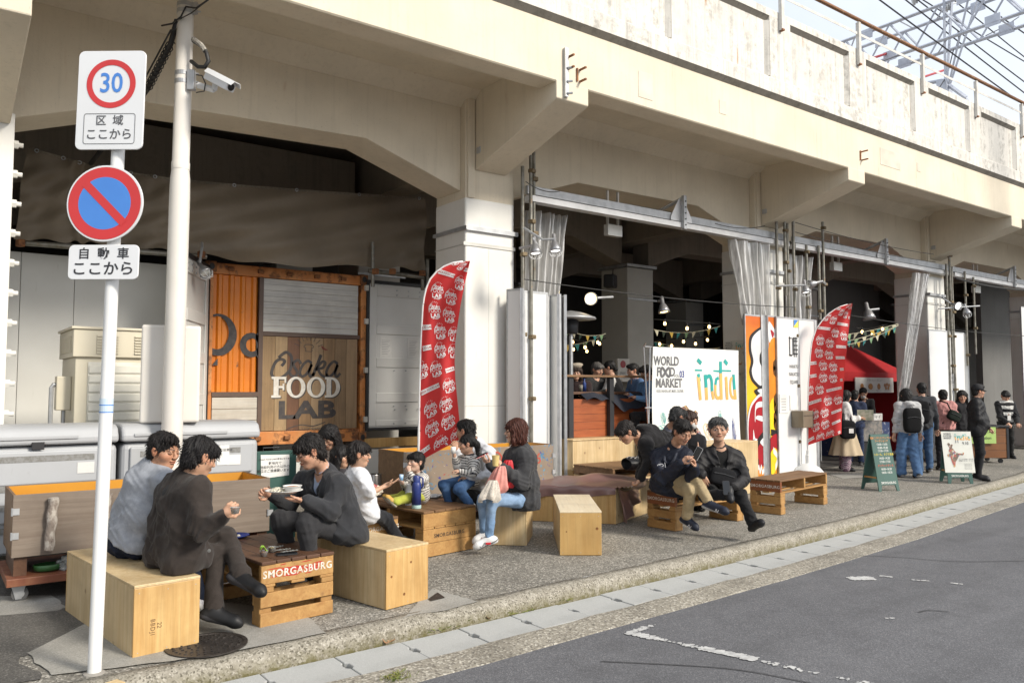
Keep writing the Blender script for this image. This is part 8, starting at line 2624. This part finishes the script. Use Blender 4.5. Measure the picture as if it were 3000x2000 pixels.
def std(lab, args, az, el, hr_, top, bot, kw=None, hands=None, **st):
 J = stand(*args, **st)
 p = Person(lab, J, view_dir(az, el), skin=SK, hair=hr_, top=top, bot=bot, shoes=(kw or {}).pop('shoes', dict(c=(.02, .02, .02), sole=(.4, .4, .4))), hands=hands or dict(l=dict(curl=.4), r=dict(curl=.4)), q=1.5, hs=1.02, group=CROWD, seed=len(lab), **(kw or {}))
 return p
W1 = std('woman in a pale grey hoodie and blue jeans walking away with a black backpack', (2663, 1393, 14.9, 178, 1.64), 178, 0, ('long', HB), dict(c=(.47, .47, .47), kind='hoodie', ease=.004, hem=.06), dict(c=(.10, .19, .36), m=DENIM, w=1.35, fade=(.16, .27, .45)), stride=.10)
j = W1.J
bk = lambda P: [[P.J[s_] + EZ * .06 + P.tf * .02, P.J[s_] * .5 + P.J['nk'] * .5 + EZ * .06 - P.tf * .02, P.J['s' + s_[1]] * .6 + P.J['nk'] * .4 - P.tf * .13 - EZ * .12] for s_ in ('sl', 'sr')]
bag('backpack', 'black backpack with small white badge on the woman in the pale hoodie', 'backpack', j['nk'] - W1.tf * .19 - EZ * .30, -W1.tf, EZ, (.31, .16, .46), (.012, .012, .013), bk(W1))
W2 = std('tall man in a dark grey jumper and jeans walking away with a black backpack', (2708, 1384, 15.7, 168, 1.76), 172, 0, ('short', HB), dict(c=(.045, .047, .052)), dict(c=(.07, .13, .24), m=DENIM, w=1.15), stride=-.08)
bag('backpack', 'slim black backpack on the tall man in the dark grey jumper', 'backpack', W2.J['nk'] - W2.tf * .18 - EZ * .28 - cR * .06, -W2.tf, EZ, (.26, .14, .44), (.014, .014, .016), bk(W2))
W3 = std('person in a pink knitted jumper with a dark green shoulder bag', (2770, 1378, 16.3, 166, 1.62), 168, 0, ('short', HB), dict(c=(.52, .25, .23), ease=.004, hem=.06, wr=.01), dict(c=(.02, .02, .024)), dict(fat=1.12), arms='front')
c = at(2795, 1218, 16.05)
bag('shoulder_bag', 'dark green shoulder bag hanging on the person in the pink jumper', 'bag', c, -cF0, EZ + cR * .5, (.26, .12, .20), (.022, .03, .024), ([c + EZ * .08 - cR * .05, at(2775, 1180, 16.05), W3.J['sl'] * .5 + W3.J['nk'] * .5 + EZ * .075],))
W4 = std('dark haired woman facing the street between the pink jumper and the guard', (2822, 1382, 16.6, 12, 1.60), -18, -12, ('long', HB), dict(c=(.02, .02, .022)), dict(c=(.02, .02, .02)), dict(eyes='open'))
W5 = std('security guard in black uniform and cap looking right with clasped hands', (2868, 1402, 14.5, 62, 1.72), 84, -4, ('short', HB), dict(c=(.012, .012, .014), kind='coat', len=.06, ease=.004, m=SMOOTHC, collar=.06), dict(c=(.012, .012, .014), w=1.1), dict(fat=1.1, shoes=dict(c=(.012, .012, .013), sole=(.6, .6, .6))), arms='front')
hd = W5.J['hd']
f_ = W5.f
t = thing('cap', 'black peaked cap worn by the security guard', 'cap', hd + W5.u * .08)
MB().lathe([(.098, -.055), (.10, -.02), (.094, .02), (.06, .055), (0, .065)], hd + W5.u * .075 - f_ * .012, 24, axis=W5.u).build('crown', mat('black_cap_cloth', (.012, .012, .014), .8), t, smooth=True)
MB().prism([(.085 * math.cos(a), .05 + .085 * math.sin(a)) for a in np.linspace(0, math.pi, 12)], hd + W5.u * .028 + f_ * .0, W5.r, f_ - W5.u * .15, W5.u * .008).build('peak', mat('black_cap_cloth', (.012, .012, .014), .8), t, smooth=True)
W6 = std('information clerk in a black and white striped vest writing at the counter', (2950, 1330, 19.0, -6, 1.58), -8, -32, ('fringe', HB), dict(c=(.62, .61, .58), stripe=((.02, .02, .022), .15, .5), arms=(.02, .02, .022), ease=.008, sleeve=1.0), dict(c=(.02, .02, .02)), arms='reach')
mb = MB()
nk = W6.J['nk']
mb.tube([nk - W6.tf * .06 + EZ * .03, nk + W6.r * .06 + W6.tf * .05, nk + W6.tf * .15 - EZ * .30, nk - W6.r * .06 + W6.tf * .05, nk - W6.tf * .06 + EZ * .03], .008, 5)
mb.build('lanyard', mat('orange_lanyard', (.65, .17, .02), .6), W6.t)
MB().box(nk + W6.tf * .16 - EZ * .36, (.08, .012, .11), -YAW).build('name_badge', PAPER, W6.t)
W7 = std('woman in a white blouse and beige skirt reading a leaflet behind the flag', (2478, 1372, 16.1, 78, 1.60), 88, -22, ('long', HB), dict(c=(.66, .65, .63), ease=.01, wr=.012), dict(c=(.22, .10, .17), w=1.5, check=(.5, .42, .45), wr=.01), dict(skirt=dict(c=(.50, .40, .27), n='beige_skirt_cloth', len=.66, flare=.17)), arms='read')
tag(MB().box(W7.J['wl'] * .5 + W7.J['wr'] * .5 + cR * .14 + EZ * .06, (.30, .006, .21), rad(-60)).build('leaflet', mat('folded_leaflet', (.45, .43, .34), .6, c2=(.25, .28, .2), ns=20)), 'unfolded leaflet in the hands of the woman in the beige skirt', 'leaflet')
c = at(2483, 1258, 15.8)
b_ = bag('shoulder_bag', 'large black shoulder bag with a white patch beside the beige skirt', 'bag', c, -cF0, EZ, (.30, .14, .36), (.012, .012, .014), ([c + EZ * .17 - cR * .1, W7.J['nk'] + EZ * .06, c + EZ * .17 + cR * .08],))
MB().box(c - cF0 * .078 + EZ * -.02 + cR * .04, (.09, .006, .09), -YAW).build('patch', PAPER, b_)
W8 = std('stall holder in black with a white mask leaning inside the red tent', (2535, 1300, 18.6, -28, 1.66), -30, -30, ('short', HB), dict(c=(.014, .014, .016), sleeve=.7), dict(c=(.03, .04, .07)), dict(mask=(.66, .65, .63)), arms='reach', lean=.30)
W9 = std('person in dark navy clothes queueing behind the woman in the beige skirt', (2508, 1352, 17.4, 150, 1.6), 150, -5, ('short', HB), dict(c=(.03, .04, .08)), dict(c=(.03, .045, .10)), arms='front')
# ------------------------------------------------------------------ things held and laid out
PLATE = mat('white_paper_plate', (.74, .73, .70), .5)
RICE = mat('steamed_rice', (.70, .67, .58), .8, c2=(.6, .55, .42), ns=120, bump=.6, bs=250, bd=.006)
CURRY = mat('orange_curry', (.45, .15, .02), .35, c2=(.34, .09, .015), ns=50)
pc = at(832, 1443, 5.98)
t = thing('food_plate', 'white oval paper plate of rice held by the man in the suit', 'plate', pc)
MB().lathe([(.0, 0), (.085, .0), (.125, .018), (.137, .020), (.137, .023), (.122, .021), (.084, .005), (0, .005)], pc, 36).build('plate', PLATE, t, smooth=True)
mb = MB()
for i in range(90):
 a, r_ = rng.random() * 6.28, rng.random() ** .5
 q = pc - cR * .05 + cR * .055 * r_ * math.cos(a) + cF0 * .06 * r_ * math.sin(a) + EZ * (.012 + .026 * (1 - r_ * r_))
 mb.box(q, (.017, .009, .008), rng.random() * 3)
mb.build('rice', RICE, t)
b_ = pc + cR * .062 + EZ * .008
MB().lathe([(.04, 0), (.055, .02), (.068, .043), (.071, .044), (.071, .047), (.066, .046), (.052, .02), (.0, .012)], b_, 28).build('bowl', PLATE, t, smooth=True)
MB().lathe([(0, .040), (.04, .041), (.060, .036)], b_, 20).build('curry', CURRY, t, smooth=True)
hp_ = at(789, 1432, 6.2)
o = MB().tube([hp_ + EZ * .02 - cR * .01, hp_ + cR * .06 - EZ * .015 - cF0 * .05, pc - cR * .02 + EZ * .04], .004, 6).build('spoon', mat('brown_plastic_spoon', (.2, .09, .05), .4))
tag(o, 'thin brown spoon in the right hand of the man in the suit', 'spoon')
wv = P3.J['wl'] + nrm(P3.J['el'] - P3.J['wl']) * .03
t = thing('wrist_watch', 'silver banded smart watch on the wrist of the man in the suit', 'watch', wv)
MB().tube([wv - nrm(P3.J['el'] - P3.J['wl']) * .011, wv + nrm(P3.J['el'] - P3.J['wl']) * .011], .036, 18).build('band', GALV, t, smooth=True, auto=40)
MB().box(wv - cF0 * .033 - EZ * .012, (.036, .012, .042), -YAW).build('case', BLACK, t, bevel=.006)
for c, lab in ((at(689, 1503, 5.06), 'small plastic cup of orange sauce held by the person in the brown blazer'), (None, 'clear plastic cup of orange sauce with a green leaf on the pallet table'), (None, 'clear plastic cup of yellow relish on the pallet table')):
 if c is None: c = G(773, 1628, .453) if 'orange sauce with' in lab else G(797, 1616, .453)
 t = thing('sauce_cup', lab, 'sauce cup', c)
 MB().lathe([(.022, 0), (.030, .038), (.032, .04), (.028, .038), (.02, .003), (0, .003)], c, 18).build('cup', mat('clear_cup_plastic', (.7, .7, .68), .1, trans=.7), t, smooth=True)
 MB().lathe([(0, .030), (.015, .034), (.024, .024), (.020, .005), (0, .005)], c, 14).build('sauce', CURRY if 'orange' in lab else mat('yellow_relish', (.5, .36, .05), .4), t, smooth=True)
 if 'leaf' in lab: MB().grid(lambda u, v: c + np.array([(u - .5) * .05, (v - .5) * .03, .05 + .02 * math.sin(u * 5) + .01 * math.sin(v * 7)]), 6, 4).build('lettuce_leaf', mat('lettuce', (.25, .45, .05), .6), t, smooth=True)
c = G(688, 1574, .452)
t = thing('food_plate', 'blue paper plate with leftovers on the far end of the pallet table', 'plate', c)
MB().lathe([(0, .002), (.075, .002), (.112, .02), (.112, .024), (.073, .007), (0, .007)], c, 30).build('plate', mat('blue_paper_plate', (.02, .05, .30), .4), t, smooth=True)
for i in range(5): MB().lathe([(0, 0), (.016, .004), (.012, .014), (0, .018)], c + np.array([.03 * math.cos(i * 1.4), .03 * math.sin(i * 1.4), .007]), 8).build('morsel', CURRY if i % 2 else RICE, t, smooth=True)
PH = mat('phone_glass', (.015, .017, .02), .12)
def phone(lab, c, r_, u_, m_=None):
 r_, u_ = nrm(r_), nrm(u_)
 t = thing('mobile_phone', lab, 'phone', c)
 MB().prism(rrect(.074, .15, .012), np.asarray(c), r_, u_, np.cross(r_, u_) * -.009).build('case', m_ or BLACK, t)
 MB().prism(rrect(.068, .144, .010), np.asarray(c) + np.cross(r_, u_) * .0008, r_, u_, np.cross(r_, u_) * -.0005).build('screen', PH, t)
c = G(840, 1619, .463)
phone('dark phone lying face up on the pallet table beside the sauce cups', c, (.25, .97, 0), (-.97, .25, 0))
phone('black phone with pale edge held by the man in the navy jacket', at(2042, 1328, 8.62), cR * .62 - EZ * .40 - cF0 * .55, cR * .45 + EZ * .85 - cF0 * .1, mat('pale_phone_edge', (.55, .55, .56), .3, .5))
phone('black phone held low by the stout man in the bomber jacket', at(2128, 1428, 8.62), cR, EZ * .95 + cF0 * .3)
phone('phone in a red spotted case held by the woman with the bobbed hair', at(1409, 1333, 8.22), cR * .35 - cF0 * .9, EZ * .4 + cR * .9 - cF0 * -.3, mat('red_spotted_case', (.35, .02, .03), .4, c2=(.6, .55, .52), ns=55, rng_=(.5, .53)))
mb = MB()
for k in range(3):
 q = G(805 + k * 22, 1607 + k * 4, .456)
 mb.grid(lambda u, v: q + np.array([(u - .5) * .13, (v - .5) * .035, .006 + .006 * math.sin(u * 17 + k) * math.sin(v * 9) + .012 * (k == 0) * u]), 14, 5)
tag(mb.build('plastic_wrapper', SB, smooth=True), 'crumpled clear wrappers beside the sauce cups on the pallet table', 'wrapper')
# family table
c = G(1220, 1488, .452)
t = thing('water_bottle', 'tall navy insulated bottle with pale base on the family pallet table', 'bottle', c)
NAVY = mat('navy_bottle_paint', (.02, .035, .16), .4, c2=(.025, .045, .19), ns=30)
MB().lathe([(.046, .035), (.047, .22), (.043, .25), (.036, .262)], c, 28).build('body', NAVY, t, smooth=True)
MB().lathe([(.046, 0), (.048, .003), (.048, .034), (.046, .0345)], c, 28).build('base_ring', mat('mint_base', (.42, .60, .58), .5), t, smooth=True, auto=40)
MB().lathe([(.036, .262), (.037, .31), (.028, .325), (0, .327)], c, 24).build('cap', NAVY, t, smooth=True, auto=40)
MB().tube([c + cR * .035 + EZ * .31, c + cR * .062 + EZ * .30, c + cR * .064 + EZ * .22, c + cR * .045 + EZ * .20], .009, 8).build('handle', NAVY, t, smooth=True)
c = G(1198, 1478, .452)
tag(MB().lathe([(.036, 0), (.038, .01), (.038, .14), (.03, .17), (.032, .18), (.032, .215), (0, .22)], c, 24).build('water_bottle', mat('white_bottle_enamel', (.66, .67, .70), .35), smooth=True, auto=50), 'white bottle standing behind the navy insulated bottle', 'bottle')
crumple('snack_bag', 'clear bag of pink wrapped sweets on the family pallet table', 'snack bag', G(1335, 1463, .455), (.12, .08, .025), mat('pink_sweets_in_plastic', (.55, .50, .50), .25, c2=(.6, .03, .15), ns=14, rng_=(.5, .56)))
crumple('napkin', 'crumpled white napkins and plastic behind the toddler', 'napkin', G(1272, 1455, .455), (.11, .05, .02), PLATE)
crumple('snack_bag', 'colourful crisp packet beside the boy in the white tee shirt', 'snack bag', at(1092, 1450, 7.9), (.09, .06, .06), mat('printed_crisp_packet', (.35, .05, .05), .3, c2=(.55, .5, .4), ns=16, rng_=(.45, .5)))
c = at(1452, 1348, 8.0)
t = thing('paper_cup', 'yellow paper cup held by the woman with the bobbed hair', 'cup', c - EZ * .055)
MB().lathe([(.028, -.055), (.038, .045), (.040, .046), (.040, .050), (.036, .05), (.027, -.05), (0, -.05)], c, 24).build('cup', mat('yellow_paper_cup', (.66, .50, .20), .6), t, smooth=True, auto=50)
tag(MB().lathe([(.018, -.03), (.022, .03), (.02, .03), (.015, -.025), (0, -.025)], at(1176, 1398, 8.12), 14).build('paper_cup', mat('blue_print_cup', (.2, .4, .65), .5, c2=(.6, .65, .7), ns=40), smooth=True), 'tiny blue cup in the hand of the toddler', 'cup')
tag(MB().lathe([(.024, -.035), (.03, .035), (.028, .035), (.02, -.03), (0, -.03)], at(1328, 1318, 8.55), 14).build('paper_cup', PLATE, smooth=True), 'white cup raised by the little girl in stripes', 'cup')
def cloth_heap(name, lab, cat, c, sz, m_, seed):
 r = np.random.default_rng(seed)
 p = r.random(4) * 6
 mb = MB()
 c = np.asarray(c, float)
 # a hanging bundle: gathered at the top, falling in folds to a slanted hem
 def fn(u, v):
  a = u * 6.283
  w_ = (.35 + .65 * v ** .7) * (1 - .25 * max(0, v - .85) / .15)
  fo = .22 * math.sin(a * 5 + p[0] + 1.5 * math.sin(v * 3)) * (.3 + v) + .12 * math.sin(a * 9 + p[1])
  return c + cR * (sz[0] * math.cos(a) * w_ * (1 + fo) - sz[0] * .5 * (v - .4)) + cF0 * sz[1] * math.sin(a) * w_ * (1 + fo) + EZ * (sz[2] * (1 - 2 * v) + .02 * math.sin(a * 2 + p[2]) * v)
 mb.grid(fn, 60, 16)
 return tag(mb.build(name, m_, smooth=True), lab, cat)
cloth_heap('folded_jacket', 'salmon pink jacket bundled on the lap of the woman with the bobbed hair', 'jacket', at(1462, 1402, 8.02), (.105, .08, .13), mat('salmon_nylon', (.62, .26, .22), .45, c2=(.50, .19, .16), ns=12, bump=.4, bs=30, bd=.01), 1)
cloth_heap('folded_jacket', 'bright red jacket pressed under the arm of the woman with the bobbed hair', 'jacket', at(1484, 1385, 8.10), (.09, .06, .13), mat('red_nylon', (.50, .012, .02), .45, bump=.4, bs=30, bd=.01), 2)
cloth_heap('tote_bag', 'off white fluffy tote with pink trim on the lap of the bobbed woman', 'bag', at(1438, 1436, 7.88), (.10, .05, .10), mat('off_white_fleece', (.62, .57, .50), .95, c2=(.5, .45, .39), ns=40, bump=.8, bs=120, bd=.01), 3)
# waist bag, watch and jacket details on the two men
bag('waist_bag', 'black nylon waist bag on the lap of the stout man', 'bag', at(2118, 1398, 8.80), -cF0 + EZ * .3, EZ + cR * .25, (.30, .10, .20), (.014, .014, .016))
wv = P13.J['wl'] + nrm(P13.J['el'] - P13.J['wl']) * .02
tag(MB().tube([wv - cR * .012, wv + cR * .012], .034, 16).build('wrist_watch', GALV, smooth=True, auto=40), 'silver watch on the wrist of the stout man', 'watch')
PIPEW = mat('pale_reflective_trim', (.52, .52, .54), .4)
def on_top(P, pts, wd, name, m_):
 """trim sewn on a sleeve or chest: points pushed out along a direction"""
 MB().tube([np.asarray(p) for p in pts], wd, 6).build(name, m_, P.t, smooth=True)
j = P12.J
out = nrm(-cF0 + cR * -.25)
sl_ = j['sr']
up_a = lambda t_, k, dz=0.0: sl_ + (j['er'] - sl_) * t_ + (-cF0) * (k + .0) + cR * dz
on_top(P12, [j['nk'] * .6 + sl_ * .4 + EZ * .075 - cF0 * .03, sl_ + EZ * .02 - cF0 * .082 + cR * .06, up_a(.55, .088, .05)], .0045, 'white_piping', PIPEW)
mb = MB()
for t_ in (.70, .715, .73, .745): mb.tube([up_a(t_, .066, -.045), up_a(t_ + .02, .086, -.01), up_a(t_ + .05, .082, .035)], .006, 6)
mb.build('reflective_band', PIPEW, P12.t)
mb = MB()
c = up_a(.42, .088, -.005)
fz = plane(c, cR + EZ * .1, EZ - cR * .1)
mb.stroke([(-.04, -.01), (-.02, .025), (.02, .03), (.04, .01), (.01, .0), (-.015, -.02), (.0, .03), (.02, -.02)], .007, fz)
mb.stroke([(-.02, -.04), (.035, -.035)], .006, fz)
mb.build('sleeve_emblem', PIPEW, P12.t)
for P, sides in ((P12, ('l', 'r')),):
 for sd in sides:
  A, T = P.J['a' + sd], P.J['t' + sd]
  d = nrm(T - A)
  u_ = nrm(EZ - d * d[2])
  c = A * .5 + T * .5 - u_ * .030 + np.cross(d, u_) * .046
  n_ = np.cross(d, u_)
  if n_ @ cF0 > 0: c = A * .5 + T * .5 - u_ * .030 - n_ * .046
  mb = MB()
  for pts in ([(-.022, -.018), (-.012, .02)], [(-.012, .02), (.008, -.018)], [(.008, -.018), (.018, .02)]): mb.stroke(pts, .008, lambda x, y: c + d * x + u_ * y + (-cF0) * .006, smooth=False)
  mb.build('shoe_letter', PIPEW, P.t)
for sd in 'lr':
 A, T = P4.J['a' + sd], P4.J['t' + sd]
 d = nrm(T - A)
 u_ = nrm(EZ - d * d[2])
 c = A * .55 + T * .45 - u_ * .030 - cF0 * .045
 mb = MB()
 mb.stroke([(-.03, .012), (-.015, -.008), (.035, .02)], .008, lambda x, y: c + d * -x + u_ * y)
 mb.build('swoosh', mat('grey_shoe_print', (.2, .2, .21), .5), P4.t)
 MB().box(A + d * .03 - u_ * .035 - cF0 * .042, (.05, .012, .018), math.atan2(d[1], d[0])).build('red_tab', mat('red_nylon', (.50, .012, .02), .45), P4.t)
mb = MB()
for x_ in (-.012, .03): mb.tube([P11.J['nk'] + P11.tf * .09 + P11.r * x_, P11.J['nk'] + P11.tf * .13 + P11.r * x_ - EZ * .08, P11.J['nk'] + P11.tf * .12 + P11.r * x_ * 1.4 - EZ * .17], .004, 5)
mb.build('hood_cord', BLACK, P11.t)
for z_ in (0, 1):
 q = P2.J['wr'] + nrm(P2.J['er'] - P2.J['wr']) * (.05 + .022 * z_) - cF0 * .05 - EZ * .005
 MB().lathe([(0, 0), (.008, .001), (.008, .004), (0, .005)], q, 10, axis=-cF0).build('cuff_button', mat('horn_button', (.10, .07, .05), .4), P2.t)
q = at(613, 1612, 5.20)
MB().lathe([(0, 0), (.011, .001), (.011, .005), (0, .006)], q, 12, axis=-cF0 + cR * .3).build('jacket_button', mat('steel_button', (.3, .3, .28), .3, .8), P2.t)
